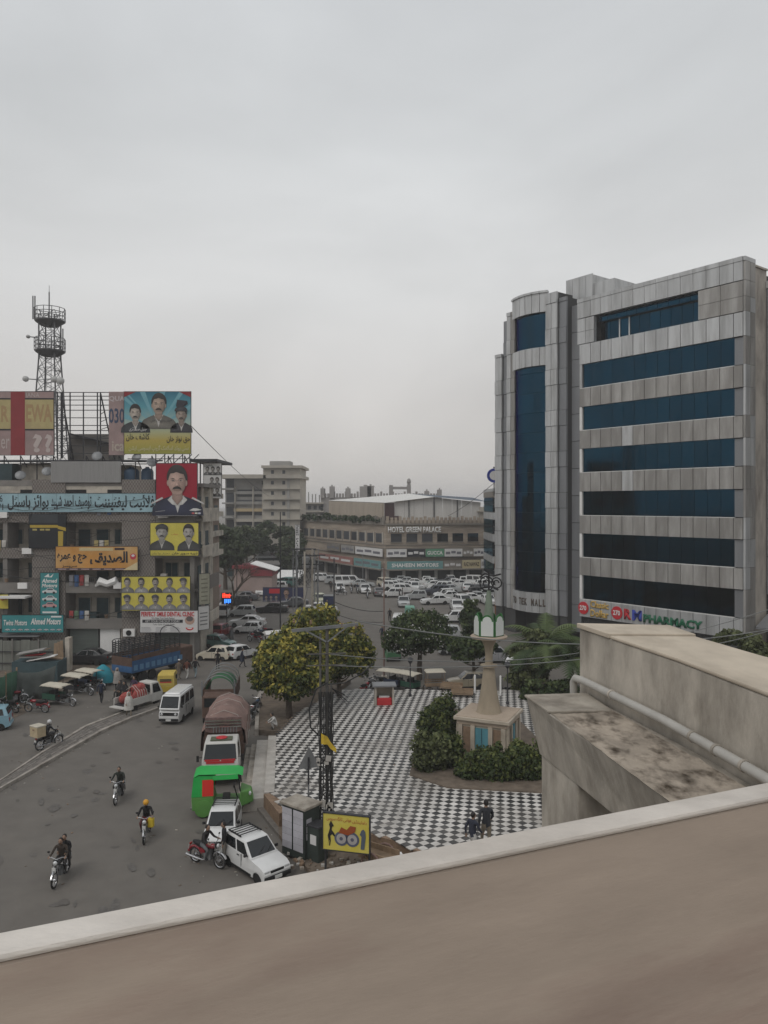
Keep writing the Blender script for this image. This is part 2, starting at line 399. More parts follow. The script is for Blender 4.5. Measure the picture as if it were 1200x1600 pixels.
# plaza: raised slab, chequered tiles laid on the diagonal
PZ = 0.70
plaza_poly = [G(428, 1150, PZ), G(424, 1238, PZ), G(446, 1266, PZ), (0.4, 26.9), (2.2, 25.0), (7.5, 22.6), (13, 22.6), (15.5, 46.5), (9, 48.6), G(540, 1077, PZ), G(505, 1090, PZ), G(455, 1120, PZ)]
plaza = flat('plaza_pavement', plaza_poly, PZ-0.02, M_brown, thick=0.9)
def inside(p, poly):
    c = False; n = len(poly); x, y = p
    for i in range(n):
        (x1, y1), (x2, y2) = poly[i], poly[(i+1) % n]
        if (y1 > y) != (y2 > y) and x < (x2-x1)*(y-y1)/(y2-y1)+x1: c = not c
    return c
TS = 0.285; ta = R(45-8.7); ux = (math.cos(ta), math.sin(ta)); uy = (-math.sin(ta), math.cos(ta))
tm = {}
for k, m in ((0, M_tw), (1, M_tb)):
    tm[k] = MB().box((0, 0, 0), (TS-0.006, TS-0.006, 0.03), m).mesh('tile')
tl = []
for i in range(-130, 130):
    for j in range(-130, 130):
        x = 2+ux[0]*TS*i+uy[0]*TS*j; y = 36+ux[1]*TS*i+uy[1]*TS*j
        if inside((x, y), plaza_poly): tl.append((x, y, (i+j) % 2))
def seen_tile(t):
    px = MID_X+t[0]/t[1]*F_PX; py = HORIZON+(CAM_H-PZ)/t[1]*F_PX
    return 420 < px < 840 and py < 1445-px*0.19-5 and not (640 < px and 1100 < py < 1215)
tl.sort(key=lambda t: (not seen_tile(t), t[1]))
field = MB()
for n, (x, y, k) in enumerate(tl):
    dz = random.uniform(-0.002, 0.002)
    if n < 300:
        o = bpy.data.objects.new('tile', tm[k]); link(o, plaza); o.location = (x, y, PZ-0.012+dz); o.rotation_euler = (random.uniform(-.006, .006), random.uniform(-.006, .006), ta)
    else: field.box((x, y, PZ-0.012+dz), (TS-0.006, TS-0.006, 0.03), (M_tw, M_tb)[k], rz=ta)
tag(field.build('tile_field', None, plaza), kind='stuff')
# pale coping along the plaza's rounded street edge and the steps down to the road
edge = [G(428, 1150, PZ), G(424, 1238, PZ)]
ex = lambda d: [(edge[0][0]-d, edge[0][1]), (edge[1][0]-d, edge[1][1]-d*0.25)]
def stepbox(d0, d1, z, name, m):
    a, b_ = ex(d0), ex(d1)
    o = flat(name, [a[0], b_[0], b_[1], a[1]], z, m, thick=z+0.1); return o
stepbox(-0.12, 0.28, PZ+0.02, 'plaza_coping', M_marble)
stepbox(0.28, 0.85, 0.50, 'landing', M_marble); stepbox(0.85, 1.12, 0.30, 'lower_step', M_conc); stepbox(1.12, 1.4, 0.13, 'lowest_step', M_conc)
flat('coping_corner', [G(424, 1238, PZ), G(446, 1266, PZ), (G(446, 1266, PZ)[0]-0.2, G(446, 1266, PZ)[1]-0.25), (G(424, 1238, PZ)[0]-0.3, G(424, 1238, PZ)[1]-0.1)], PZ-0.03, M_brown, thick=0.8)
# brick footway in front of the steps, earth bed under the trees, kerb round both
fw = [G(398, 1262), G(400, 1235), G(440, 1262), (-3.4, 29.6), (0.6, 27.0), (0.3, 25.2), (-2.2, 25.4), G(428, 1300)]
flat('footway', fw, 0.13, M_paver, thick=0.3)
flat('earth_heap_ground', [G(432, 1272), G(450, 1268), (-0.5, 27.2), (2.4, 25.0), (2.5, 23.0), (-2.0, 24.8), G(436, 1310)], 0.16, M_dirt, thick=0.3)
bed = [G(402, 1148), G(404, 1098), G(424, 1068), G(548, 1068), G(506, 1100), G(462, 1128), G(437, 1152)]
flat('tree_bed', bed, 0.30, M_dirt, thick=0.5)
kb = [G(398, 1150), G(400, 1098), G(420, 1066)]; kb2 = [G(404, 1150), G(406, 1099), G(426, 1069)]
ribbon('bed_kerb', dense(kb, 8), dense(kb2, 8), -0.05, 0.36, M_kerb)
flat('verge', [G(-40, 1150), G(45, 1112), G(70, 1098), G(120, 1062), G(175, 1056), G(172, 1036), (-38, 60), (-40, 50)], 0.012, M_dirt)
flat('hedge_bed', [G(640, 1212, PZ), G(700, 1232, PZ), G(850, 1240, PZ), G(850, 1165, PZ), G(790, 1105, PZ), G(690, 1110, PZ), G(655, 1140, PZ)], PZ+0.05, M_dirt, thick=0.2)

# ================================================================= the viaduct we look out from
VD = Vector((math.sin(R(67)), math.cos(R(67)), 0)); VN = Vector((-VD.y, VD.x, 0)); V0 = Vector((0, 2.83, 0)); PT = CAM_H-1.30
M_cap = mat('parapet_coping', (0.56, 0.52, 0.475), 0.88, var=0.2, scale=3.2, bump=.35, bscale=40, detail=12, stretch=(0.5, 0.8, 3), dirt=(0.40, 0.35, 0.30), dirt_amt=0.6, dirt_scale=0.35)
M_par = mat('parapet_face', (0.405, 0.335, 0.28), 0.92, var=0.15, scale=1.7, stretch=(0.35, 0.5, 1.7), dirt=(0.30, 0.215, 0.182), dirt_amt=0.85, dirt_scale=0.9, bump=0.07, bscale=30, detail=9)
par = thing('viaduct_parapet', 'long brown concrete parapet with pale coping along the viaduct edge, in front of everything', 'parapet', tuple(V0), R(23))
def vbar(name, y0, y1, z0, z1, m, x0=-9, x1=16, bev=0.012):
    return MB().bx(x0, x1, y0, y1, z0, z1, m).build(name, m, par, bevel=bev)
vbar('wall_face', -0.122, -0.02, PT-1.6, PT-0.030, M_par)
vbar('coping', -0.132, 0.0, PT-0.028, PT, M_cap, bev=0.012)
o = MB().bx(-14, 18, -9, 0.03, PT-2.7, PT-1.45, M_conc).build('viaduct_deck', M_conc, None, tuple(V0), R(23)); o['kind'] = 'structure'

# ---- crosshead arms of the stair tower beside the viaduct
arm = thing('concrete_station_beam', 'stained concrete beams and column with grey drain pipe jutting out beyond the parapet', 'beam')
ZT = 10.3
ub = [(3.56, 14.0), (3.80, 12.9), (4.22, 11.0), (4.62, 8.3), (4.95, 5.6), (7.6, 5.6), (6.2, 9.0), (5.55, 11.2), (5.12, 13.75)]
MB().prism(ub, 7.6, ZT-0.07, M_conc).build('upper_beam', M_conc, arm, bevel=0.03)
M_sand = mat('sandy_concrete', (0.52, 0.45, 0.36), 0.9, var=0.14, scale=1.5, stretch=(1, 0.5, 1), dirt=(0.27, 0.225, 0.175), dirt_amt=0.6, dirt_scale=0.7, bump=0.2)
ubt = [(3.52, 14.04), (3.77, 12.9), (5.22, 12.85), (5.14, 13.8)]
MB().prism(ubt, ZT-0.066, ZT+0.02, M_sand).build('end_slab', M_sand, arm, bevel=0.015)
ubt = [(3.78, 12.86), (4.20, 11.0), (4.60, 8.3), (4.93, 5.6), (7.5, 5.6), (6.15, 9.0), (5.5, 11.2), (5.2, 12.8)]
MB().prism(ubt, ZT-0.066, ZT-0.01, M_sand).build('top_slab', M_sand, arm, bevel=0.02)
# lower beam with inclined side
zl, zb = 9.09, 8.12
L_t = [(2.50, 13.5), (3.30, 8.84), (3.75, 5.6)]; L_b = [(2.71, 13.4), (3.05, 12.2), (3.78, 9.0), (4.2, 5.6)]
vs = [(2.50, 13.5, zl), (3.30, 8.84, zl), (3.72, 5.6, zl), (4.9, 5.6, zl), (4.35, 10.2, zl), (3.62, 13.62, zl),
      (2.72, 13.42, zb), (3.60, 8.9, zb), (4.05, 5.6, zb), (4.8, 5.6, zb), (4.3, 10.2, zb), (3.6, 13.55, zb)]
MB().add(vs, [[0, 1, 2, 3, 4, 5][::-1], [6, 7, 8, 9, 10, 11], [0, 6, 7, 1], [1, 7, 8, 2], [2, 8, 9, 3], [5, 11, 6, 0], [4, 10, 11, 5], [3, 9, 10, 4]], M_conc).build('lower_beam', M_conc, arm, bevel=0.02)
MB().prism([(2.47, 13.53), (2.66, 12.45), (3.72, 12.5), (3.62, 13.66)], zl+0.004, zl+0.05, M_concd).build('end_slab', M_concd, arm, bevel=0.015)
M_rub = mat('litter_crust', (0.34, 0.29, 0.235), 0.95, var=0.35, scale=2.2, stretch=(1, 0.6, 1), dirt=(0.045, 0.032, 0.02), dirt_amt=1.0, dirt_scale=3.4, bump=0.9, bscale=9)
nx, ny = 16, 40; vs, fs = [], []
for j in range(ny+1):
    t = j/ny; a = Vector((2.70, 12.44)).lerp(Vector((3.74, 5.6)), t); b_ = Vector((3.74, 12.5)).lerp(Vector((4.9, 5.6)), t)
    for i in range(nx+1):
        q = a.lerp(b_, i/nx); vs.append((q.x, q.y, zl+0.006+max(0, random.gauss(0.0, 0.008))+0.03*(i/nx)**4))
for j in range(ny):
    for i in range(nx): k = j*(nx+1)+i; fs.append([k, k+1, k+nx+2, k+nx+1])
MB().add(vs, fs, M_rub).build('dirt_crust', M_rub, arm, smooth=True)
MB().prism([(2.75, 13.44), (3.02, 12.0), (4.2, 12.0), (4.0, 13.5)], 0.0, zb-0.002, M_conc).build('column', M_conc, arm, bevel=0.03)
M_pipe = mat('grey_pipe', (0.40, 0.385, 0.355), 0.6, var=0.12, scale=2, stretch=(1, 1, 1))
pp = [(3.40, 13.75, 8.9), (3.40, 13.78, 9.30), (3.42, 13.72, 9.38), (3.50, 13.5, 9.39), (4.05, 11.1, 9.37), (4.42, 8.6, 9.34), (4.75, 5.6, 9.32)]
pipe = MB().tube(pp, 0.068, 12, M_pipe).build('drain_pipe', M_pipe, arm, smooth=True)
for t in (0.1, 0.3, 0.52, 0.75):
    p = Vector(pp[4]).lerp(Vector(pp[5]), t) if t > 0.25 else Vector(pp[3]).lerp(Vector(pp[4]), 0.4)
    d = (Vector(pp[5])-Vector(pp[4])).normalized()
    MB().tube([p-d*0.025, p+d*0.025], 0.079, 12, M_conc).build('pipe_collar', M_conc, pipe, smooth=True)

# ================================================================= shopping mall
ax, ay = XX(908, 68), 68.0; bxx, byy = XX(1147, 56.8), 56.8
MA = math.atan2(byy-ay, bxx-ax); ML = math.hypot(bxx-ax, byy-ay)
mall = thing('shopping_mall', 'seven storey mall clad in grey aluminium panels with blue ribbon windows and curved corner bay', 'building', (ax, ay, 0), MA)
MB().bx(0, ML, 0.30, 13.5, 0, 26.5, M_joint).bx(0, ML, 1.15, 13.4, 26.4, 30.2, M_joint).bx(-10.2, 0.001, 1.7, 13, 0, 30.9, M_joint).build('core', M_joint, mall)
NP = 13; pw = ML/NP
rows = [(4.1, 6.2), (7.8, 9.88), (11.5, 13.58), (15.28, 17.35), (19.0, 21.05), (22.72, 24.8)]
bot = [2.55]+[r[1] for r in rows]; top = [r[0] for r in rows]+[26.6]
for (z0, z1) in rows:
    for i in range(NP):
        piece('window_pane', mall, M_glass, i*pw+0.018+(0.15 if i == 0 else 0), (i+1)*pw-0.018, 0.10+random.uniform(0, .012), 0.2, z0+0.02, z1-0.02)
    MB().bx(0.0, ML, 0.2, 0.26, z0, z1, M_mull).build('window_backing', M_mull, mall)
    piece('window_jamb', mall, M_white if z0 < 20 else M_panel, -0.12, 0.13, -0.06, 0.24, z0+0.01, z1-0.01)
    MB().bx(-0.1, ML+0.02, -0.05, 0.22, z0-0.05, z0-0.008, M_white).build('window_sill', M_white, mall)
for r, (z0, z1) in enumerate(zip(bot, top)):
    for i in range(NP+1):
        x0 = i*pw-(0.12 if i == 0 else 0); x1 = (i+1)*pw if i < NP else NP*pw+0.72
        m = M_panel if (r in (0, 6) or random.random() < 0.07) else M_panelo
        piece('cladding_panel', mall, m, x0+0.026, x1-0.026, -0.09+random.uniform(-.006, .006), 0.28, z0+0.008, z1-0.058)
# top storey: recessed ribbon window between end panels
for i in range(NP+1):
    x0 = i*pw-(0.35 if i == 0 else 0); x1 = (i+1)*pw if i < NP else NP*pw+0.72
    piece('cladding_panel', mall, M_panel, x0+0.016, x1-0.016, -0.10, 0.28, 28.9, 30.28)
    piece('parapet_cap', mall, M_panel, x0+0.01, x1-0.01, -0.14, 0.6, 30.29, 30.62)
for (x0, x1) in ((-0.35, 0.55), (0.55, 1.45), (11.2, 13.0), (13.0, ML+0.72)):
    for (z0, z1) in ((26.6, 27.7), (27.7, 28.85)):
        piece('cladding_panel', mall, M_panelo if x0 > 5 else M_panel, x0+0.016, x1-0.016, -0.09, 0.28, z0+0.01, z1-0.02)
nw = 10; ww = (11.2-1.45)/nw
MB().bx(1.45, 11.2, 1.0, 1.1, 26.4, 29.0, M_mull).bx(1.45, 11.2, 0.2, 1.05, 26.45, 26.56, M_panelg).build('window_backing', M_mull, mall)
for i in range(nw):
    piece('window_pane', mall, M_glass, 1.45+i*ww+0.02, 1.45+(i+1)*ww-0.02, 0.9, 0.96, 26.62, 28.35)
    piece('window_pane', mall, M_glass, 1.45+i*ww+0.02, 1.45+(i+1)*ww-0.02, 0.5, 0.56, 28.37, 28.88)
for i in (2, 3): piece('white_frame', mall, M_white, 1.45+i*ww-0.04, 1.45+i*ww+0.04, 0.82, 0.89, 26.62, 28.33)
# corner return, concrete strip, further wing
zz = [2.55, 4.1]+[z for r in rows for z in r][1:]+[26.6, 27.7, 28.87, 30.28]
zz = sorted(set(zz))
for z0, z1 in zip(zz[:-1], zz[1:]):
    for (y0, y1) in ((-0.07, 0.62), (0.64, 1.38)):
        piece('corner_panel', mall, M_panelo if random.random() < .6 else M_panel, ML+0.74, ML+0.90, y0+0.01, y1-0.01, z0+0.012, z1-0.012)
[piece('window_return', mall, M_panelg, ML+.01, ML+.735, 0.06, .29, a_+.01, b_-.06) for a_, b_ in rows]
MB().bx(ML, ML+0.72, 0.3, 1.4, 0, 30.25, M_joint).bx(ML+0.75, ML+0.9, -0.12, 1.4, 30.29, 30.6, M_panel).build('corner_core', M_joint, mall)
MB().bx(ML+0.2, ML+0.6, 1.4, 3.6, 0, 30.2, M_sidec).build('concrete_strip', M_sidec, mall)
MB().bx(ML+0.2, ML+0.72, 1.38, 3.6, 30.2, 30.34, M_conc).build('strip_coping', M_conc, mall)
MB().bx(ML+0.65, ML+14, 3.62, 14, 0, 29.0, M_joint).build('wing_core', M_joint, mall)
wz = [5.6]+[5.6+2.9*i for i in range(1, 9)]
for z0, z1 in zip(wz[:-1], wz[1:]):
    for i in range(9):
        piece('cladding_panel', mall, M_panelg, ML+0.66+i*1.2+0.02, ML+0.66+(i+1)*1.2-0.02, 3.46, 3.6, z0+0.02, z1-0.02)
piece('cladding_panel', mall, M_panel, ML+0.64, ML+12, 3.42, 3.66, 28.85, 29.4)
MB().add([(ML+1.0, 3.4, 4.4), (ML+11, 3.4, 4.4), (ML+11, 1.2, 3.4), (ML+1.0, 1.2, 3.4), (ML+1.0, 3.4, 4.25), (ML+11, 3.4, 4.25), (ML+11, 1.2, 3.25), (ML+1.0, 1.2, 3.25)],
         [[0, 1, 2, 3], [7, 6, 5, 4], [3, 2, 6, 7], [0, 3, 7, 4], [1, 5, 6, 2]], M_panelg).build('entrance_canopy', M_panelg, mall)
# ground floor void and columns
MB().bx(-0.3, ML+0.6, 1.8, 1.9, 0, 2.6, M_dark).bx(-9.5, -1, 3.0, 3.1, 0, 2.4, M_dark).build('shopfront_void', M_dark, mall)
for x in (0.3, 4.6, 9.2, ML+0.2): MB().bx(x-0.3, x+0.3, 0.3, 0.9, 0, 2.56, M_panelg).build('column', M_panelg, mall)
# groove beside the bay with a service pipe of dark grey panels
for k in range(12):
    piece('recess_panel', mall, M_panelg, -1.45, -0.38, 0.5, 0.75, 1.0+k*2.45, 1.0+(k+1)*2.45-0.05)
# pilasters: panels of two heights, alternating
def pilaster(x0, x1, yf, z1, cols):
    z = 2.3; tall = True; n = len(cols); w = (x1-x0)/n
    MB().bx(x0+0.03, x1-0.03, yf+0.12, 1.8, 0, z1-0.05, M_joint).build('pilaster_core', M_joint, mall)
    while z < z1-0.3:
        h = min(2.32 if tall else 1.42, z1-z)
        for i, m in enumerate(cols): piece('pilaster_panel', mall, m, x0+i*w+0.022, x0+(i+1)*w-0.022, yf-(0.05 if not tall else 0), yf+0.2, z+0.02, z+h-0.02)
        z += h; tall = not tall
pilaster(-2.35, -1.5, -0.15, 31.2, [M_panelg]); pilaster(-3.75, -2.38, -0.42, 31.8, [M_panel, M_panel])
pilaster(-9.15, -8.05, 0.1, 31.2, [M_panel, M_panelo]); pilaster(-10.0, -9.2, 0.55, 30.6, [M_panelg]); pilaster(-11.0, -10.05, 0.35, 27.4, [M_panel])
for x in (-2.0, -3.2): MB().bx(x-0.25, x+0.25, 0, 0.5, 0, 2.3, M_panelg).build('column', M_panelg, mall)
MB().bx(-8.9, -8.3, 0.3, 0.9, 0, 2.3, M_panelg).build('column', M_panelg, mall)
# curved bay
bc = (-5.9, 3.35); br = 4.05; a0, a1 = R(-122), R(-57.5); nb = 6
bp = [(bc[0]+br*math.cos(a0+(a1-a0)*i/nb), bc[1]+br*math.sin(a0+(a1-a0)*i/nb)) for i in range(nb+1)]
def bay_piece(name, i, z0, z1, m, out, th=0.12, gap=0.014):
    p, q = Vector(bp[i]), Vector(bp[i+1]); d = (q-p); L = d.length; d.normalize(); nn = Vector((d.y, -d.x)); c = (p+q)/2+nn*out
    o = piece(name, mall, m, -L/2+gap, L/2-gap, -th/2, th/2, z0, z1); o.location = (c.x, c.y, (z0+z1)/2); o.rotation_euler = (0, 0, math.atan2(d.y, d.x))
for i in range(nb):
    z = 4.25
    while z < 25.2: h = 1.86 if z < 25.2-1.86 else 25.3-z; bay_piece('window_pane', i, z+0.012, z+h-0.012, M_glass, -0.25); z += h
    bay_piece('cladding_panel', i, 2.35, 4.2, M_panel, 0.02); bay_piece('cladding_panel', i, 25.32, 27.0, M_panel, 0.05)
    bay_piece('window_pane', i, 27.05, 30.2, M_glass, -0.3); bay_piece('cladding_panel', i, 30.25, 32.0, M_panel, 0.08); bay_piece('parapet_cap', i, 32.0, 32.2, M_panel, 0.0, 0.5, 0.0)
MB().prism([(x*1+0.0, y+0.42) for x, y in bp]+[(-3.6, 4), (-8.2, 4)], 4.1, 31.8, M_mull).build('bay_core', M_mull, mall)
MB().prism([(x, y+0.2) for x, y in bp]+[(-3.6, 4), (-8.2, 4)], 2.3, 2.42, M_panelg).build('bay_soffit', M_panelg, mall)
MB().bx(-3.7, -0.6, 2.5, 6, 30.5, 33.4, M_panel).bx(-0.6, 1.6, 2.6, 6, 30.5, 32.6, M_panel).build('stair_head', M_panel, mall, bevel=0.02)
for k in range(4): piece('cladding_panel', mall, M_panel, -3.68+k*0.77, -3.68+(k+1)*0.77-0.03, 2.4, 2.48, 30.5, 33.5)
# lettering on the fascia
M_letg = mat('letter_green', (0.015, 0.12, 0.06), 0.5); M_letr = mat('letter_red', (0.5, 0.03, 0.04), 0.5); M_letb = mat('letter_blue', (0.03, 0.05, 0.3), 0.5)
M_lety = mat('letter_gold', (0.55, 0.36, 0.10), 0.5); M_letd = mat('letter_brown', (0.09, 0.07, 0.055), 0.6)
yl = -0.17
for (x, z) in ((0.35, 3.32), (3.85, 3.28)):
    d = MB().lathe([(0.55, 0.0), (0.55, 0.06)], 24).build('round_badge', M_letr, mall); d.location = (x, -0.10, z); d.rotation_euler = (R(90), 0, 0)
    lettering(mall, '270', x-0.36, x+0.36, z-0.2, z+0.22, yl-0.02, M_white, bold=0.03)
lettering(mall, 'Classic', 1.1, 3.0, 3.45, 4.05, yl+0.02, M_lety, bold=0.025, depth=0.05); lettering(mall, 'Dollar', 1.1, 3.0, 2.66, 3.3, yl+0.02, M_lety, bold=0.025, depth=0.05)
lettering(mall, 'R', 4.55, 5.25, 2.85, 3.72, yl+0.02, M_letr, bold=0.05, depth=0.05); lettering(mall, 'M', 5.35, 6.25, 2.85, 3.72, yl+0.02, M_letb, bold=0.05, depth=0.05)
lettering(mall, 'PHARMACY', 6.4, 11.6, 2.8, 3.5, yl+0.02, M_letg, bold=0.05, depth=0.05)
word = 'TO TEK MALL'
for k, ch in enumerate(word):
    if ch == ' ': continue
    t = (k+0.5)/len(word)*0.92+0.05; an = a0+(a1-a0)*t; r = br+0.11
    o = lettering(mall, ch, -0.15, 0.15, -0.33, 0.33, 0, M_letd, bold=0.03, depth=0.03)
    o.location = (bc[0]+r*math.cos(an), bc[1]+r*math.sin(an), 3.3); o.rotation_euler = (0, 0, an+R(90))
# round blue sign and dark box projecting from the mall's far corner, small antenna on the ledge
sg = thing('round_blue_sign', 'round white and blue sign on a bracket at the edge of the glass mall', 'sign', (XX(772, 84), 84.0, ZZ(743, 84)))
o = MB().lathe([(0.78, -0.08), (0.78, 0.08)], 24).build('disc', M_letb, sg); o.rotation_euler = (R(90), 0, 0)
o = MB().lathe([(0.5, -0.1), (0.5, 0.1)], 24).build('white_centre', M_white, sg); o.rotation_euler = (R(90), 0, 0)
MB().bx(-0.05, 0.05, -0.05, 0.05, -2.2, -0.75, M_steel).bx(-0.1, 1.3, -0.05, 0.05, 0.8, 0.95, M_steel).build('bracket', M_steel, sg)

# ================================================================= signs, portraits
def sign(name, label, cat, Y, px0, px1, py0, py1, m, rz=0.0, th=0.12, frame=True, group=None):
    """a board whose front face covers px0..px1, py0..py1 at depth Y; local x to its right, z up, front plane y=0"""
    x0, x1, z0, z1 = XX(px0, Y), XX(px1, Y), ZZ(py1, Y), ZZ(py0, Y)
    t = thing(name, label, cat, (x0, Y, z0), rz, group); W, H = (x1-x0)/max(math.cos(rz), 0.2), z1-z0
    MB().bx(0, W, 0.0, th, 0, H, m).build('board', m, t)
    if frame:
        b = MB().bx(-0.03, 0, -0.02, th, -0.03, H+0.03).bx(W, W+0.03, -0.02, th, -0.03, H+0.03).bx(0, W, -0.02, th, -0.03, 0).bx(0, W, -0.02, th, H, H+0.03)
        b.build('frame', M_steel, t)
    return t, W, H
def ell(cx, cz, rx, rz, n=20, a0=0, a1=360): return [(cx+rx*math.cos(R(a0+(a1-a0)*k/n)), cz+rz*math.sin(R(a0+(a1-a0)*k/n))) for k in range(n if a1-a0 == 360 else n+1)]
def layer(b, poly, y, m): b.add([(x, y, z) for x, z in poly], [list(range(len(poly)))], m)
PM = {}
def pm(c):
    if c not in PM: PM[c] = mat('print_%02x%02x%02x' % tuple(int(255*v) for v in c), c, 0.7, var=0.05, scale=3)
    return PM[c]
M_photo = bpy.data.materials.new('photo_print'); _nt, _b = nodes_of(M_photo); _a = _nt.nodes.new('ShaderNodeAttribute'); _a.attribute_name = 'ink'; _n = _nt.nodes.new('ShaderNodeTexNoise'); _n.inputs['Scale'].default_value = 14; _n.inputs['Detail'].default_value = 8
_g = _nt.nodes.new('ShaderNodeTexCoord'); _nt.links.new(_g.outputs['Object'], _n.inputs['Vector']); _m = _nt.nodes.new('ShaderNodeMapRange'); _m.inputs['To Min'].default_value = .6; _m.inputs['To Max'].default_value = 1.4; _nt.links.new(_n.outputs['Fac'], _m.inputs[0])
_v = _nt.nodes.new('ShaderNodeVectorMath'); _v.operation = 'SCALE'; _nt.links.new(_a.outputs['Color'], _v.inputs[0]); _nt.links.new(_m.outputs[0], _v.inputs['Scale']); _nt.links.new(_v.outputs[0], _b.inputs['Base Color']); _b.inputs['Roughness'].default_value = .6
def portrait(par, cx, z0, h, skin=(.45, .30, .22), hair=(.02, .017, .015), coat=(.03, .03, .035), shirt=(.55, .53, .50), mous=True, hat=None, y=-0.01, w=1.0, uniform=False):
    """printed head-and-shoulders picture: soft tones held in a colour attribute"""
    S = h; e = .004; V, F, C = [], [], []; lv = [0]; rn = random.Random(int(cx*977+z0*131)); fw_ = rn.uniform(.93, 1.06); tilt = rn.uniform(-.02, .02)
    def lay(poly, cin, cout=None, c0=None):
        lv[0] += 1; yy_ = y-e*lv[0]; o = len(V); cout = cout or cin
        mx, mz = c0 or (sum(p[0] for p in poly)/len(poly), sum(p[1] for p in poly)/len(poly))
        f = lambda q: (cx+S*(q[0]+tilt*(q[1]-.4)), yy_, z0+S*q[1])
        V.append(f((mx, mz))); C.append(cin)
        for p in poly: V.append(f(p)); C.append(cout if not isinstance(cout, list) else cout[poly.index(p)])
        n = len(poly)
        for i in range(n): F.append([o, o+1+i, o+1+(i+1) % n])
    m_ = lambda c, k: tuple(min(1, v*k) for v in c)
    lay(ell(0, .71, .205*fw_, .262, 24), m_(hair, 1.6), hair)
    lay([(-.52*w, 0), (-.50*w, .15), (-.42*w, .25), (-.30*w, .31), (-.14, .37), (.14, .37), (.30*w, .31), (.42*w, .25), (.50*w, .15), (.52*w, 0)], m_(coat, 1.5), m_(coat, .7), (-.1, .15))
    lay([(-.13, .38), (-.05, .22), (0, .05), (.05, .22), (.13, .38)], m_(shirt, 1.05), m_(shirt, .75))
    if uniform:
        for s in (-1, 1):
            lay([(s*.11, .38), (s*.01, .19), (s*.10, .21), (s*.19, .30)], (.62, .61, .59), (.48, .47, .45)); lay([(s*.27, .325), (s*.5, .215), (s*.5, .245), (s*.29, .355)], (.6, .59, .57), (.45, .44, .43))
        lay([(.22, .10), (.34, .085), (.46, .11), (.36, .14), (.30, .14)], (.6, .6, .58))
        for k in range(3): lay([(.27+.06*k, .03), (.32+.06*k, .03), (.32+.06*k, .06), (.27+.06*k, .06)], ((.5, .1, .1), (.6, .6, .5), (.5, .5, .6))[k])
        lay([(-.42, .07), (-.24, .09), (-.24, .10), (-.42, .08)], (.3, .3, .32))
    lay([(-.10, .32), (0, .20), (.10, .32), (.095, .52), (-.095, .52)], m_(skin, .72), m_(skin, .5))
    for s in (-1, 1): lay(ell(s*.178*fw_, .62, .026, .058, 10), m_(skin, .85), m_(skin, .6))
    fc = [(.175*fw_*math.cos(R(t))*(1-.10*max(0, -math.sin(R(t)))**2), .632+.246*math.sin(R(t))) for t in range(0, 360, 12)]
    lay(fc, m_(skin, 1.22), [m_(skin, .36+.40*max(0, -math.cos(R(t)))+.22*max(0, math.sin(R(t)))) for t in range(0, 360, 12)], (-.035, .69))
    if rn.random() < .9 or uniform: lay(ell(0, .445, .10, .05, 14), m_(skin, .80), m_(skin, .74))
    cap = ell(0, .71, .204*fw_, .262, 18, -2, 182)+[(-.178*fw_, .67), (-.152*fw_, .745), (-.125, .80), (-.06, .808), (-.01, .826+rn.uniform(-.02, .01)), (.07, .80), (.125, .79), (.152*fw_, .74), (.178*fw_, .66)]
    n0 = len(V); lv[0] += 1; yy_ = y-e*lv[0]; k_ = len(cap)
    for i, p in enumerate(cap): V.append((cx+S*(p[0]+tilt*(p[1]-.4)), yy_, z0+S*p[1])); C.append(m_(hair, 2.4 if 6 < i < 12 else 1.0))
    F.append([n0+i for i in range(k_)])
    dk = (.035, .026, .022)
    for s in (-1, 1):
        lay(ell(s*.072, .672, .052, .034, 12), m_(skin, .42), m_(skin, .82)); lay(ell(s*.074, .667, .028, .011, 10), (.30, .27, .25)); lay(ell(s*.074, .667, .012, .012, 8), dk); lay([(s*.03, .697), (s*.07, .716), (s*.125, .702), (s*.12, .695), (s*.07, .704)], m_(hair, 1.5))
    lay([(-.012, .68), (-.036, .575), (-.02, .562), (.02, .562), (.036, .575), (.014, .68)], m_(skin, 1.22), m_(skin, .8), (-.006, .59)); lay(ell(.03, .59, .016, .04, 8), m_(skin, .66), m_(skin, .78))
    for s in (-1, 1): lay(ell(s*.015, .566, .009, .006, 8), m_(skin, .35))
    lay(ell(0, .498, .052, .014, 12), m_(skin, .58), m_(skin, .72))
    if mous: lay([(-.088, .498), (-.064, .538), (-.02, .556), (.02, .556), (.064, .538), (.088, .498), (.05, .504), (0, .508), (-.05, .504)], m_(hair, 1.4), hair)
    if hat: lay(ell(0, .80, .235, .165, 18, -10, 190)+[(-.19, .775), (0, .80), (.19, .775)], m_(hat, 2.0), m_(hat, .8), (-.04, .86))
    me = bpy.data.meshes.new('portrait'); me.from_pydata(V, [], F); at = me.color_attributes.new('ink', 'FLOAT_COLOR', 'POINT'); at.data.foreach_set('color', [v for c in C for v in (*c, 1)]); me.materials.append(M_photo)
    return link(bpy.data.objects.new('portrait', me), par)

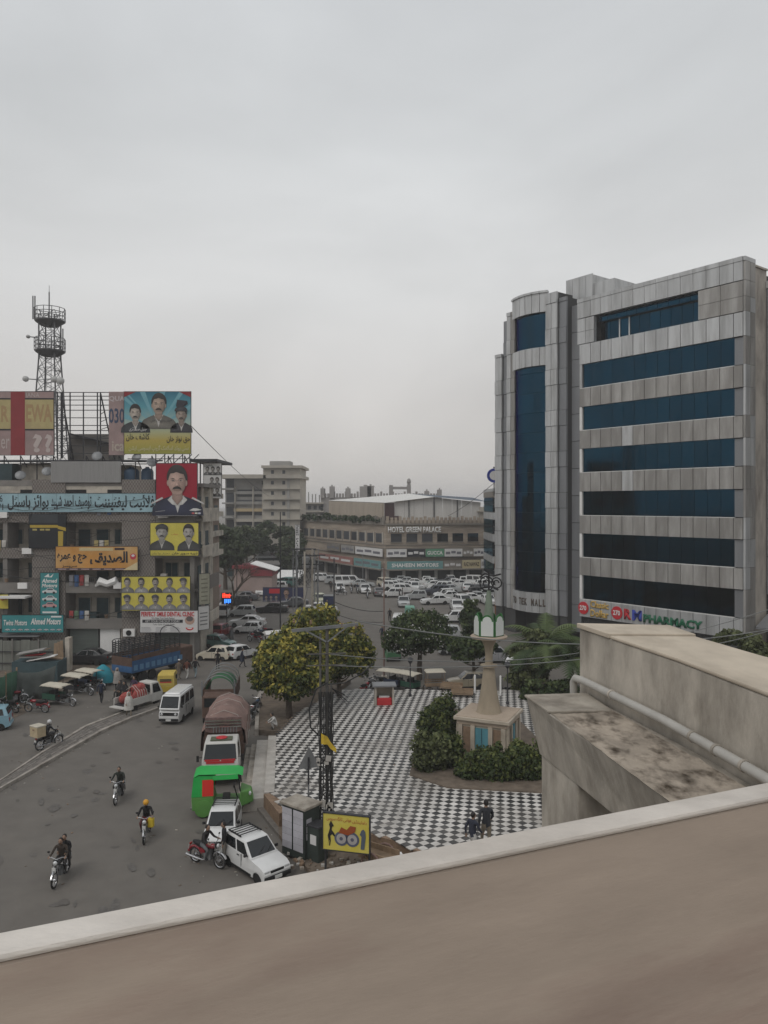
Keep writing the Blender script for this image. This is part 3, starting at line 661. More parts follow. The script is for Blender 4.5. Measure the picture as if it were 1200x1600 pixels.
# ================================================================= hostel block on the left
HY = 62.5; HX0 = -23.0
hx = lambda p: XX(p, HY)-HX0
hz = lambda p: ZZ(p, HY)
M_hw = mat('hostel_plaster', (0.50, 0.455, 0.39), 0.9, var=0.14, scale=1.2, dirt=(0.17, 0.155, 0.14), dirt_amt=0.65, dirt_scale=0.7)
M_hs = mat('hostel_slab', (0.22, 0.205, 0.19), 0.9, var=0.2, scale=1.6, dirt=(0.08, 0.075, 0.07), dirt_amt=0.6, dirt_scale=0.8)
M_door = mat('teal_door', (0.035, 0.06, 0.068), 0.6, var=0.2, scale=2, objvar=0.3)
M_frame = mat('window_frame', (0.30, 0.28, 0.25), 0.7)
def ribmat(name, c1, c2, sx, sz):
    m = bpy.data.materials.new(name); nt, b = nodes_of(m); L = nt.links
    g = nt.nodes.new('ShaderNodeNewGeometry'); sp = nt.nodes.new('ShaderNodeSeparateXYZ'); L.new(g.outputs['Position'], sp.inputs[0])
    def mth(op, a, b_=None):
        n = nt.nodes.new('ShaderNodeMath'); n.operation = op
        for i, v in enumerate((a, b_)):
            if v is None: continue
            if isinstance(v, (int, float)): n.inputs[i].default_value = v
            else: L.new(v, n.inputs[i])
        return n.outputs[0]
    xy = mth('ADD', sp.outputs[0], sp.outputs[1])
    zrow = mth('MULTIPLY', mth('FLOOR', mth('MULTIPLY', sp.outputs[2], sz)), 0.5)
    f = mth('PINGPONG', mth('ADD', mth('MULTIPLY', xy, sx), zrow), 0.5)
    n = nt.nodes.new('ShaderNodeTexNoise'); n.inputs['Scale'].default_value = 0.8; n.inputs['Detail'].default_value = 6
    mx = nt.nodes.new('ShaderNodeMix'); mx.data_type = 'RGBA'; L.new(mth('MULTIPLY', f, 2.0), mx.inputs['Factor']); mx.inputs['A'].default_value = (*c1, 1); mx.inputs['B'].default_value = (*c2, 1)
    v = nt.nodes.new('ShaderNodeVectorMath'); v.operation = 'SCALE'; L.new(mx.outputs['Result'], v.inputs[0]); L.new(mth('ADD', mth('MULTIPLY', n.outputs['Fac'], 0.7), 0.65), v.inputs['Scale'])
    L.new(v.outputs[0], b.inputs['Base Color']); b.inputs['Roughness'].default_value = 0.85
    bp_ = nt.nodes.new('ShaderNodeBump'); bp_.inputs['Distance'].default_value = 0.06; L.new(f, bp_.inputs['Height']); L.new(bp_.outputs[0], b.inputs['Normal'])
    MATS[name] = m; return m
M_rib = ribmat('ribbed_tile', (0.115, 0.098, 0.086), (0.25, 0.225, 0.205), 4.2, 5.5)
hostel = thing('hostel_building', 'weathered five storey hostel block with ribbed tile pillars and open balconies behind the signboards', 'building', (HX0, HY, 0))
zs = [hz(978), hz(922), hz(868), hz(812), hz(757)]
xl, xr = hx(-90), hx(305)
MB().bx(xl, xr, 2.0, 6.5, 0, zs[4], M_hw).build('rear_wall', M_hw, hostel)
for x0, x1 in ((51, 103), (191, 243)):
    MB().bx(hx(x0), hx(x1), -0.12, 2.05, 0, zs[4]+0.4, M_rib).build('ribbed_pillar', M_rib, hostel)
for x0 in (-40, 8, 300): MB().bx(hx(x0)-0.18, hx(x0)+0.18, 0.0, 2.05, 0, zs[4], M_hs).build('pillar', M_hs, hostel)
for i, z in enumerate(zs):
    MB().bx(xl, xr, -0.02, 2.1, z-0.14, z+0.08, M_hs).build('floor_slab', M_hs, hostel)
bays = [(-90, 51), (103, 191), (243, 303)]
for i, z in enumerate(zs[:4]):
    for bi, (p0, p1) in enumerate(bays):
        x0, x1 = hx(p0)+0.01, hx(p1)-0.01
        m = M_rib if i in (2, 3) and bi < 2 else M_hs
        MB().bx(x0, x1, -0.07, 0.06, z-0.22, z+0.62, m).build('balcony_parapet', m, hostel)
        if i in (1, 3) and bi == 1:
            rb = MB().bx(x0, x1, -0.02, 0.02, z+0.98, z+1.02)
            k = x0
            while k < x1: rb.bx(k, k+0.025, -0.01, 0.01, z+0.62, z+0.98); k += 0.16
            rb.build('balcony_railing', M_steel, hostel)
        # doors and windows of the recessed wall
        w = x1-x0; n = max(2, int(w/1.45)); zt = (zs+[zs[-1]])[i+1]
        for k in range(n):
            xa = x0+w*(k+0.18)/n; xb = x0+w*(k+0.82)/n
            if random.random() < 0.15: continue
            dr = random.random() < 0.5; zb_ = z+0.1 if dr else z+0.85; z1_ = min(z+2.05, zt-0.25)
            d = piece('door' if dr else 'window', hostel, M_door, xa, xb, 1.93, 1.99, zb_, z1_)
            MB().bx(xa-0.06, xa, 1.9, 1.99, zb_, z1_+0.06).bx(xb, xb+0.06, 1.9, 1.99, zb_, z1_+0.06).bx(xa, xb, 1.9, 1.99, z1_, z1_+0.06).build('frame', M_frame, hostel)
            if not dr: piece('mullion', hostel, M_frame, (xa+xb)/2-0.025, (xa+xb)/2+0.025, 1.9, 1.925, zb_, z1_)
# windows under the roof slab, in the strip above the long banner
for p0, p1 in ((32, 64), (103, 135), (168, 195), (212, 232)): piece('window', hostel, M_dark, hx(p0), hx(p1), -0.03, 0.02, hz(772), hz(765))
MB().bx(xl, hx(243), -0.005, 0.12, hz(800), hz(757), M_hw).build('upper_fascia', M_hw, hostel)
# ground floor shutters and shops
M_shut = mat('grey_green_shutter', (0.10, 0.115, 0.105), 0.7, var=0.15, scale=1, stretch=(0.2, 1, 9))
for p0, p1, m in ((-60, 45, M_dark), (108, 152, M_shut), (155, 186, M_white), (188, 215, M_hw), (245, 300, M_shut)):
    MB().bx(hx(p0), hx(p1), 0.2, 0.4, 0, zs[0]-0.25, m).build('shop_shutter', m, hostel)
ac = MB().bx(hx(195), hx(213), -0.45, 0.1, hz(993), hz(982), M_white).build('air_conditioner', M_white, hostel)
o = MB().lathe([(0.22, 0), (0.22, 0.03)], 16).build('fan_grille', M_black, hostel); o.location = (hx(204), -0.46, hz(987.5)); o.rotation_euler = (R(90), 0, 0)
MB().box((hx(25), -0.7, hz(990)), (hx(100)-hx(8), 1.5, 0.05), M_galv).build('shop_awning', M_galv, hostel)
MB().box((hx(28), -0.6, hz(931)), (hx(52)-hx(8), 1.2, 0.16), M_white).build('balcony_awning', M_white, hostel)
for p in (120, 175, 265): MB().bx(hx(p), hx(p+22), 1.2, 1.9, zs[0]+0.1, zs[0]+0.9, M_door).build('stored_goods', M_door, hostel)
MB().tube([(hx(150), -0.08, hz(916)), (hx(158), -0.14, hz(908)), (hx(170), -0.2, hz(912)), (hx(182), -0.15, hz(907)), (hx(186), -0.1, hz(913))], [.1, .35, .3, .35, .1], 8, M_white).build('hung_sheet', M_white, hostel, smooth=True)
# side wall to the street with its own balconies
SX = xr
for i, z in enumerate(zs[:4]):
    MB().bx(SX-0.01, SX+.55, 0.2, 6.3, z-0.14, z+0.06, M_hs).build('floor_slab', M_hs, hostel)
    MB().bx(SX+.5, SX+.6, 0.2, 6.3, z-0.2, z+(0.95 if i % 2 else 0.75), M_rib if i == 1 else M_hw).build('balcony_parapet', M_hw, hostel)
    for k in range(2):
        piece('window', hostel, M_door, SX-0.03, SX+0.02, 1.0+k*2.5, 2.4+k*2.5, z+0.5, z+1.9)
        piece('column', hostel, M_hw, SX+0.42, SX+.55, 0.3+k*2.6, 0.55+k*2.6, z+0.9, (zs+[0])[i+1]-0.1)
MB().bx(SX-0.5, SX+.7, 0.1, 6.4, zs[4]-0.2, zs[4]+0.1, M_hs).build('roof_slab', M_hs, hostel)
# roof clutter
rz0 = zs[4]
MB().bx(hx(-80), hx(305), 0.1, 0.3, rz0, rz0+0.35, M_hs).build('roof_kerb', M_hs, hostel)
MB().bx(hx(81), hx(190), -0.2, -0.05, hz(754), hz(721), mat('corrugated_sheet', (0.25, 0.245, 0.24), 0.7, var=0.12, scale=2, stretch=(8, 1, 0.3))).build('sheet_screen', MATS['corrugated_sheet'], hostel)
MB().box((hx(70), 3.0, hz(717)), (hx(228)-hx(-80), 5, 0.14), M_steel, M=Matrix.Rotation(R(4), 3, 'X')).build('roof_canopy', M_steel, hostel)
MB().bx(hx(20), hx(80), 1.5, 5, rz0, hz(722), M_hw).bx(hx(130), hx(190), 2.5, 5, rz0, hz(724), M_hw).build('roof_room', M_hw, hostel)
MB().bx(hx(-50), hx(13), 0.6, 5, rz0, hz(724), M_door).bx(hx(105), hx(123), 0.1, 0.5, rz0+0.2, hz(742), M_letb).build('roof_store', M_door, hostel)
M_tank = mat('tank_blue', (0.035, 0.07, 0.12), 0.5)
for p, r in ((197, 0.62), (222, 0.5)):
    MB().lathe([(r, 0), (r, 1.1), (r*.8, 1.3), (r*.3, 1.42), (r*.3, 1.5)], 16, m=M_tank).build('water_tank', M_tank, hostel, (hx(p), 1.4, rz0), smooth=True)
gb = MB()
for p in list(range(-80, 310, 26)): gb.bar((hx(p), 0.9, rz0), (hx(p), 0.9, hz(711)), 0.07); gb.bar((hx(p), 0.9, hz(711)), (hx(p+13), 2.5, rz0), 0.05)
gb.bar((hx(-80), 0.9, hz(724)), (hx(300), 0.9, hz(724)), 0.07); gb.build('sign_support', M_steel, hostel)
rn = random.Random(31); cols_ = [(.30, .05, .05), (.05, .10, .22), (.45, .43, .40), (.10, .16, .10), (.35, .28, .12), (.2, .2, .22)]
for i, z in enumerate(zs[:4]):
    for p0, p1 in bays:
        x = hx(p0)+.3
        while x < hx(p1)-.5:
            q = rn.random()
            if q < .30: MB().bx(x, x+.75, -.35, -.08, z+.15, z+.62, M_white if rn.random() < .6 else M_galv).build('air_conditioner', M_white, hostel)
            elif q < .62:
                for k in range(rn.randint(2, 4)):
                    c_ = rn.choice(cols_); m = pm(c_); ln = rn.uniform(.5, .95); MB().add([(x+k*.42, -.10, z+1.25), (x+k*.42+.36, -.10, z+1.25), (x+k*.42+.34, -.13, z+1.25-ln), (x+k*.42+.02, -.12, z+1.22-ln), (x+k*.42+.18, -.16, z+1.25-ln*.5)], [[0, 1, 4], [1, 2, 4], [2, 3, 4], [3, 0, 4]], m).build('hung_laundry', m, hostel)
            elif q < .75: MB().lathe([(.12, 0), (.17, .3), (.02, .3)], 10).build('flower_pot', M_brown, hostel, (x+.2, .0, z+.64))
            elif q < .85: MB().bx(x, x+.5, .3, .7, z+.1, z+1.3, pm(rn.choice(cols_))).build('stored_goods', M_door, hostel)
            x += rn.uniform(1.0, 2.2)
for k in range(14):
    a = Vector((hx(rn.uniform(-60, 120)), -.3, rn.uniform(zs[0]+.5, zs[4]))); c_ = Vector((hx(rn.uniform(150, 310)), -.35, a.z+rn.uniform(-2.5, 1.5)))
    MB().tube([a.lerp(c_, t/10)-Vector((0, 0, 4*rn.uniform(.2, .5)*t/10*(1-t/10))) for t in range(11)], .018, 4, M_wire).build('slack_cable', M_wire, hostel)
for p, q in ((30, 742), (72, 736), (150, 712), (212, 714), (236, 722)):
    d = MB().lathe([(.02, .12), (.3, .06), (.42, 0), (.42, -.03), (.02, .08)], 14).build('satellite_dish', M_galv, hostel, (hx(p), .2, hz(q))); d.rotation_euler = (R(60), 0, R(rn.uniform(-40, 40)))
# -- signs on the hostel
M_skyb = mat('banner_blue', (0.30, 0.45, 0.50), 0.7, var=0.08, scale=1, dirt=(0.2, 0.27, 0.29), dirt_amt=0.4)
M_ink = mat('ink', (0.02, 0.022, 0.028), 0.7)
F1 = HY-0.25
t, W, H = sign('hostel_banner', 'long pale blue banner with large black calligraphy across the hostel front', 'banner', F1, -12, 243, 771, 800, M_skyb)
k = W/255
lettering(t, urdu('فلائیٹ لیفٹیننٹ'), 148*k+12*k, W-0.1, 0.14, H-0.12, -0.02, M_ink, bold=0.02)
lettering(t, urdu('توصیف احمد شہید'), 92*k, 155*k, 0.14, H-0.12, -0.02, M_ink, bold=0.02); lettering(t, urdu('بوائز ہاسٹل'), 24*k, 88*k, 0.14, H-0.12, -0.02, M_ink, bold=0.02)
lettering(t, '46', 6*k, 16*k, H*.55, H*.92, -0.02, M_ink); lettering(t, '071', 2*k, 17*k, H*.1, H*.45, -0.02, M_ink)
for p in (40, 100, 150, 188): piece('banner_joint', t, pm((.2, .28, .31)), p*k, p*k+0.03, -0.012, 0, 0, H)
M_bl = mat('kaaba_black', (0.018, 0.02, 0.024), 0.7, var=0.1)
t, W, H = sign('cube_picture_board', 'cutout board of a black draped cube with a gold band on the left pillar', 'signboard', F1-0.1, 45, 103, 803, 857, M_bl, frame=False)
piece('gold_band', t, pm((.42, .30, .05)), 0.1, W*.78, -0.014, -0.002, H*.60, H*.68); 
b = MB(); layer(b, [(W*.78, H*.66), (W, H*.60), (W, H*.50), (W*.78, H*.57)], -0.01, pm((.42, .30, .05))); layer(b, [(W*.79, H*.02), (W*.92, H*.05), (W*.93, H*.5), (W*.79, H*.5)], -0.012, pm((.42, .30, .05)))
for q in (0.1, 0.3, 0.45): layer(b, [(W*q, H*.52), (W*(q+.12), H*.52), (W*(q+.12), H*.57), (W*q, H*.57)], -0.012, pm((.40, .34, .12)))
layer(b, [(0.02, H*.74), (W*.78, H*.74), (W*.78, H*.99), (W*.1, H*.99)], -0.006, pm((.045, .05, .055)))
b.build('gold_print', None, t)
M_or = mat('orange_print', (0.52, 0.25, 0.06), 0.65, var=0.12, scale=0.7, dirt=(0.58, 0.42, 0.22), dirt_amt=0.6, dirt_scale=0.4)
t, W, H = sign('travel_agency_sign', 'orange signboard with bold black calligraphy and a small globe logo above the balconies', 'signboard', F1-0.2, 87, 215, 854, 891, M_or)
lettering(t, urdu('الصدیقی'), W*.42, W*.88, H*.18, H*.80, -0.02, M_ink, bold=0.04); lettering(t, urdu('حج و عمرہ'), W*.02, W*.38, H*.28, H*.72, -0.02, M_ink, bold=0.03); lettering(t, urdu('سروسز'), W*.08, W*.26, H*.10, H*.22, -0.02, M_ink, bold=0.02)
piece('text_panel', t, pm((.55, .45, .25)), W*.29, W*.70, -0.014, 0, H*.82, H*.95); piece('text_panel', t, pm((.05, .03, .03)), W*.72, W*.84, -0.014, 0, H*.85, H*.95)
piece('footer_strip', t, pm((.05, .04, .06)), 0, W, -0.014, 0, 0.02, H*.09); [piece('text_line', t, pm((.6, .45, .45)), W*(.03+.14*q), W*(.13+.14*q), -0.02, -0.015, H*.035, H*.06) for q in range(6)]
b = MB(); layer(b, ell(W*.945, H*.58, H*.13, H*.13), -0.012, pm((.5, .05, .08))); layer(b, ell(W*.945, H*.62, H*.07, H*.05), -0.018, pm((.6, .6, .62))); layer(b, [(W*.82, 0.02), (W, 0.02), (W, H*.35)], -0.016, pm((.6, .5, .3))); b.build('globe_logo', None, t)
M_teal = mat('teal_print', (0.045, 0.24, 0.25), 0.6, var=0.1, scale=0.8)
t, W, H = sign('vertical_motor_sign', 'tall teal vertical sign with white car pictures on the ribbed pillar', 'signboard', F1-0.2, 63, 92, 895, 960, M_teal)
lettering(t, 'Ahmed', W*.08, W*.92, H*.76, H*.86, -0.02, M_white, bold=0.03, shear=0.2); lettering(t, 'Motors', W*.08, W*.92, H*.65, H*.74, -0.02, M_white, bold=0.03, shear=0.2)
b = MB(); layer(b, [(W*.2, H*.9), (W*.45, H*.98), (W*.5, H*.9), (W*.72, H*.98), (W*.62, H*.89)], -0.012, M_white)
def car_print(b, cx, cz, s, c):
    layer(b, [(cx-.5*s, cz), (cx-.5*s, cz+.13*s), (cx-.28*s, cz+.18*s), (cx-.12*s, cz+.32*s), (cx+.2*s, cz+.32*s), (cx+.36*s, cz+.18*s), (cx+.5*s, cz+.14*s), (cx+.5*s, cz)], -0.012, pm(c))
    for q in (-.3, .3): layer(b, ell(cx+q*s, cz, .09*s, .09*s, 10), -0.018, pm((.03, .03, .03)))
    layer(b, [(cx-.2*s, cz+.19*s), (cx-.1*s, cz+.29*s), (cx+.18*s, cz+.29*s), (cx+.28*s, cz+.19*s)], -0.018, pm((.08, .1, .12)))
for q, c in ((.52, (.6, .6, .6)), (.34, (.62, .63, .62)), (.18, (.55, .3, .3))): car_print(b, W*.5, H*q, W*.78, c)
b.build('car_print', None, t); piece('footer_strip', t, M_white, W*.12, W*.88, -0.014, 0, H*.03, H*.07)
t, W, H = sign('low_motor_sign', 'wide teal shop sign with a row of small cars printed on it, above the fence', 'signboard', F1-0.9, 3, 99, 961, 988, M_teal)
lettering(t, 'Twins Motors', W*.03, W*.41, H*.40, H*.72, -0.02, M_white, bold=0.02, shear=0.2); lettering(t, 'Ahmed Motors', W*.47, W*.96, H*.45, H*.82, -0.02, M_white, bold=0.03, shear=0.2)
b = MB()
for q in range(9): car_print(b, W*(.09+.105*q), H*.12, W*.08, ((.6, .6, .6), (.5, .52, .55), (.6, .5, .5))[q % 3])
b.build('car_print', None, t); piece('header_strip', t, M_white, W*.80, W*.97, -0.014, 0, H*.86, H*.95)
t, W, H = sign('small_yellow_sign', 'small yellow shop sign at the picture edge beside the white awning', 'signboard', F1-0.3, -20, 13, 929, 951, mat('yellow_print', (0.52, 0.44, 0.07), 0.65, var=0.12, scale=0.9))
lettering(t, urdu('موٹرز'), W*.3, W*.95, H*.55, H*.85, -0.02, M_letr)
M_yel = mat('yellow_banner', (0.58, 0.50, 0.09), 0.65, var=0.1, scale=0.8)
t, W, H = sign('two_portrait_banner', 'yellow banner with two large grey portraits beneath the red officer portrait', 'banner', F1-0.3, 235, 310, 817, 868, M_yel)
portrait(t, W*.24, H*.16, H*.84, skin=(.42, .40, .37), coat=(.05, .05, .05), hat=(.03, .03, .03), w=.9); portrait(t, W*.80, H*.14, H*.86, skin=(.44, .41, .38), coat=(.05, .05, .05), w=.8)
lettering(t, urdu('ڈیرہ سویر خان'), W*.45, W*.98, H*.015, H*.12, -0.02, M_ink, bold=0.02); lettering(t, urdu('دھمیال روڈ پنڈی'), W*.03, W*.40, H*.02, H*.10, -0.02, M_ink); lettering(t, urdu('منجانب'), W*.44, W*.58, H*.62, H*.68, -0.02, M_letr)
t, W, H = sign('crowd_banner', 'yellow banner with ten small portraits in two rows above the dental clinic sign', 'banner', F1-0.35, 190, 297, 901, 954, M_yel)
for r in range(2):
    for q in range(5):
        v = random.uniform(.3, .45); portrait(t, W*(.085+.205*q), H*(.52-.5*r), H*.47, skin=(v, v*.9, v*.82), coat=(random.uniform(.02, .3),)*3, hat=(.05, .05, .06) if random.random() < .3 else None, mous=random.random() < .7, w=.85)
piece('banner_joint', t, pm((.3, .25, .05)), W*.24, W*.245, -0.012, 0, 0, H)
M_wp = mat('white_print', (0.62, 0.61, 0.60), 0.65, var=0.05, scale=1)
t, W, H = sign('dental_clinic_sign', 'white dental clinic signboard with red heading and a smiling mouth', 'signboard', F1-0.4, 219, 309, 954, 988, M_wp)
lettering(t, 'PERFECT SMILE DENTAL CLINIC', W*.02, W*.94, H*.73, H*.95, -0.02, M_letr, bold=0.03); lettering(t, 'We Make Your Smile Perfect', W*.2, W*.6, H*.60, H*.69, -0.02, M_ink)
piece('heading_bar', t, M_ink, W*.04, W*.74, -0.014, 0, H*.44, H*.58); lettering(t, 'GET YOUR CHECKUP TODAY', W*.09, W*.69, H*.46, H*.56, -0.022, M_white); lettering(t, 'Take Care of your Smile', W*.22, W*.6, H*.31, H*.40, -0.02, M_ink)
for q in range(3):
    for r in range(4): piece('text_line', t, pm((.25, .25, .27)), W*(.02+.25*q), W*(.17+.25*q+random.uniform(0, .05)), -0.012, 0, H*(.05+.055*r), H*(.065+.055*r))
b = MB(); layer(b, ell(W*.86, H*.55, W*.085, H*.2), -0.012, pm((.45, .30, .24))); layer(b, ell(W*.86, H*.62, W*.06, H*.12), -0.018, pm((.12, .1, .1))); layer(b, ell(W*.86, H*.22, W*.07, H*.13, 14, 180, 360), -0.014, pm((.55, .04, .04))); layer(b, ell(W*.86, H*.21, W*.045, H*.06, 12, 180, 360), -0.02, M_white); b.build('face_print', None, t)
t, W, H = sign('faded_side_banner', 'faded grey yellow banner turned towards the street at the hostel corner', 'banner', 62.3, 311, 324, 897, 945, mat('faded_print', (0.36, 0.35, 0.27), 0.7, var=0.2, scale=1.5), rz=R(50))
for r in range(6): piece('text_line', t, pm((.2, .19, .15)), W*.2, W*.8, -0.012, 0, H*(.1+.14*r), H*(.14+.14*r))
t, W, H = sign('white_side_sign', 'white sign turned towards the street below the faded banner', 'signboard', 62.3, 310, 323, 948, 985, M_wp, rz=R(50))
for r in range(4): piece('text_line', t, pm((.2, .2, .2)), W*.15, W*.85, -0.012, 0, H*(.2+.16*r), H*(.25+.16*r))
M_crim = mat('crimson_print', (0.30, 0.012, 0.03), 0.6, var=0.06, scale=0.6)
t, W, H = sign('officer_portrait_board', 'crimson board with large portrait of a uniformed man with moustache', 'billboard', F1-0.5, 244, 308, 724, 806, M_crim)
portrait(t, W*.52, 0.02, H*1.0, skin=(.52, .36, .30), coat=(.018, .022, .05), shirt=(.6, .59, .57), w=.95, uniform=True)
piece('white_edge', t, M_white, 0, W, -0.012, 0, 0, 0.06)
# roof billboards
M_bred = mat('board_red', (0.24, 0.035, 0.04), 0.7, var=0.1, scale=0.8); M_bpk = mat('board_faded_pink', (0.33, 0.235, 0.225), 0.75, var=0.15, scale=0.9, dirt=(0.25, 0.2, 0.19), dirt_amt=0.6)
M_bye = mat('board_faded_yellow', (0.42, 0.35, 0.17), 0.75, var=0.15, scale=0.9, dirt=(0.36, 0.28, 0.15), dirt_amt=0.6)
t, W, H = sign('faded_billboard', 'faded pink and yellow roof billboard with a dark red upright band', 'billboard', HY+0.3, -70, 84, 612, 711, M_bpk)
k = W/154
piece('red_band', t, M_bred, 87*k, 109*k, -0.03, 0, 0, H); piece('yellow_panel', t, M_bye, 0.02, 87*k-.01, -0.02, 0, H*.41, H*.88); piece('yellow_panel', t, M_bye, 109*k+.01, W-.02, -0.02, 0, H*.41, H*.88)
for q in (.40, .885): piece('black_rule', t, M_ink, 0.02, 87*k-.02, -0.026, 0, H*q-.05, H*q+.07); piece('black_rule', t, M_ink, 109*k+.02, W-.02, -0.026, 0, H*q-.05, H*q+.07)
m = pm((.36, .24, .12)); lettering(t, 'R', 72*k, 84*k, H*.52, H*.78, -0.03, m, bold=.03); lettering(t, 'EWA', 111*k, 152*k, H*.52, H*.80, -0.03, m, bold=.03)
m = pm((.48, .41, .39)); lettering(t, 'IANA', 111*k, 132*k, H*.91, H*.98, -0.03, m); lettering(t, '?', 121*k, 136*k, H*.04, H*.33, -0.03, m, bold=.04); lettering(t, '?', 140*k, 152*k, H*.04, H*.33, -0.03, m, bold=.04); lettering(t, 'er', 72*k, 85*k, H*.1, H*.26, -0.03, m)
fr = thing('empty_billboard_frame', 'bare steel lattice of a stripped roof billboard between the two printed boards', 'billboard frame', (HX0, HY+0.4, 0))
b = MB()
for q in (612, 618, 624, 632, 640, 652, 664, 672, 684, 696, 708): b.bar((hx(85), 0, hz(q)), (hx(170), 0, hz(q)), 0.06)
for p in (86, 94, 106, 127, 149, 168): b.bar((hx(p), 0.05, hz(612)), (hx(p), 0.05, hz(716)), 0.08)
b.build('grid', M_steel, fr)
b = MB()
for p, s in ((90, 9), (152, 14)):
    b.bar((hx(p), 0.3, hz(612)), (hx(p+s), 1.6, hz(716)), 0.08); b.bar((hx(p), 0.3, hz(612)), (hx(p), 0.3, hz(716)), 0.08)
    for q in range(8): b.bar((hx(p), 0.3, hz(622+q*12)), (hx(p+s*(q+.6)/8), 0.3+1.3*(q+.6)/8, hz(616+q*12)), 0.045)
b.build('brace', M_steel, fr)
MB().box((hx(133), 3.5, hz(684)), (hx(168)-hx(95), 4.5, 0.12), M_steel, M=Matrix.Rotation(R(14), 3, 'Y')).build('shed_roof', M_steel, fr)
MB().bx(hx(88), hx(155), 2.0, 5.6, hz(716), hz(674), M_hs).build('shed_wall', M_hs, fr)
t, W, H = sign('party_billboard', 'bright roof billboard with three men over blue and yellow rays', 'billboard', HY+0.2, 194, 298, 612, 709, mat('ray_print', (0.28, 0.36, 0.34), 0.65))
nt, bs = nodes_of(MATS['ray_print']); L = nt.links
g = nt.nodes.new('ShaderNodeTexCoord'); sp = nt.nodes.new('ShaderNodeSeparateXYZ'); L.new(g.outputs['Object'], sp.inputs[0])
mr_ = nt.nodes.new('ShaderNodeMapRange'); mr_.inputs['From Max'].default_value = H; L.new(sp.outputs[2], mr_.inputs[0])
rp = nt.nodes.new('ShaderNodeValToRGB'); e = rp.color_ramp.elements; e[0].position = 0; e[0].color = (.30, .30, .06, 1); e[1].position = 1; e[1].color = (.03, .15, .22, 1)
for p_, c_ in ((.22, (.42, .33, .08)), (.34, (.40, .40, .22)), (.5, (.32, .42, .38)), (.75, (.10, .30, .36))): x = e.new(p_); x.color = (*c_, 1)
L.new(mr_.outputs[0], rp.inputs[0]); L.new(rp.outputs[0], bs.inputs['Base Color'])
b = MB()
for k in range(16):
    a = R(12+156*k/15)
    if k % 2: layer(b, [(W*.5, H*.42)]+[(min(W, max(0, W*.5+H*.9*math.cos(a+d))), min(H, H*.42+H*.9*math.sin(a+d))) for d in (-.05, .05)], -0.008, pm((.16, .36, .42)))
layer(b, [(0, H), (W*.18, H), (0, H*.91)], -0.012, M_bred); layer(b, [(W*.82, H), (W, H), (W, H*.91)], -0.012, M_bred)
b.build('ray_print', None, t)
portrait(t, W*.52, H*.40, H*.60, skin=(.42, .32, .25), coat=(.14, .13, .11), w=.95); portrait(t, W*.17, H*.34, H*.48, skin=(.46, .40, .34), coat=(.03, .035, .04), w=.95); portrait(t, W*.86, H*.34, H*.44, skin=(.36, .29, .24), coat=(.03, .03, .035), hat=(.03, .03, .035), w=.8)
b = MB(); layer(b, [(W*.78, H*.76), (W*.80, H*.87), (W*.95, H*.85), (W*.96, H*.80), (W*.86, H*.74)], -0.07, pm((.04, .04, .05))); b.build('hat_print', None, t)
lettering(t, urdu('کاشف خان'), W*.03, W*.38, H*.20, H*.33, -0.03, M_ink, bold=.01); lettering(t, urdu('حق نواز خان'), W*.64, W*.99, H*.17, H*.29, -0.03, M_ink, bold=.01); lettering(t, urdu('صدر راجپوت خان'), W*.40, W*.72, H*.50, H*.57, -0.07, M_ink)
lettering(t, urdu('جنرل سیکرٹری'), W*.08, W*.34, H*.36, H*.43, -0.07, M_white); lettering(t, urdu('سٹی یوتھ اسلامک گروپ ایسوسی ایشن'), W*.07, W*.97, H*.03, H*.14, -0.03, pm((.5, .46, .25)), bold=.02)
t, W, H = sign('phone_number_board', 'faded pink strip of old billboard with large phone digits beside the bright one', 'billboard', HY+0.35, 170, 195, 612, 711, M_bpk, frame=False)
lettering(t, 'QUA', 0.02, W, H*.84, H*.93, -0.02, pm((.48, .42, .42)), bold=.03); lettering(t, '030', 0.0, W*.98, H*.50, H*.74, -0.02, pm((.05, .07, .12)), bold=.02); lettering(t, 'ica', W*.2, W*.98, H*.06, H*.22, -0.02, pm((.42, .36, .30)), bold=.02)
b = MB()
for p in (244, 258, 272, 286, 297): b.bar((hx(p), -0.1, hz(724)), (hx(p), -0.1, hz(709)), 0.07); b.bar((hx(p), -0.1, hz(724)), (hx(p+10), 0.8, hz(709)), 0.05)
b.bar((hx(200), -0.1, hz(717)), (hx(300), -0.1, hz(717)), 0.06); b.build('billboard_base_truss', M_steel, hostel)

# ================================================================= telecom tower behind the hostel
TY = 76.0; tx = XX(78, TY); sT = F_PX/TY
M_tow = mat('tower_steel', (0.12, 0.12, 0.125), 0.6, 0.3)
tow = thing('telecom_tower', 'lattice telecom tower with two round platforms and dish antennas behind the billboards', 'tower', (tx, TY, 0))
tz = lambda p: ZZ(p, TY)
def hw(z): return 0.76 if z > tz(560) else 0.76+(tz(560)-z)*0.055
for sx in (-1, 1):
    for sy in (-1, 1):
        MB().bar((sx*hw(10), sy*hw(10), 10), (sx*0.76, sy*0.76, tz(560)), 0.11).bar((sx*0.76, sy*.76, tz(560)), (sx*.76, sy*.76, tz(494)), 0.11).build('leg', M_tow, tow)
b = MB(); z = 12.0; k = 0
while z < tz(500):
    z2 = z+1.15; a, c = hw(z), hw(z2)
    for (p, q, r, s) in ((-1, -1, 1, -1), (1, -1, 1, 1), (1, 1, -1, 1), (-1, 1, -1, -1)):
        b.bar((p*a, q*a, z), (r*c, s*c, z2), 0.042); b.bar((r*a, s*a, z), (p*c, q*c, z2), 0.042); b.bar((p*a, q*a, z), (r*a, s*a, z), 0.042)
    z = z2
for sx in (-.25, .25): b.bar((sx, -0.3, 10), (sx, -0.3, tz(496)), 0.042)
zz_ = 12
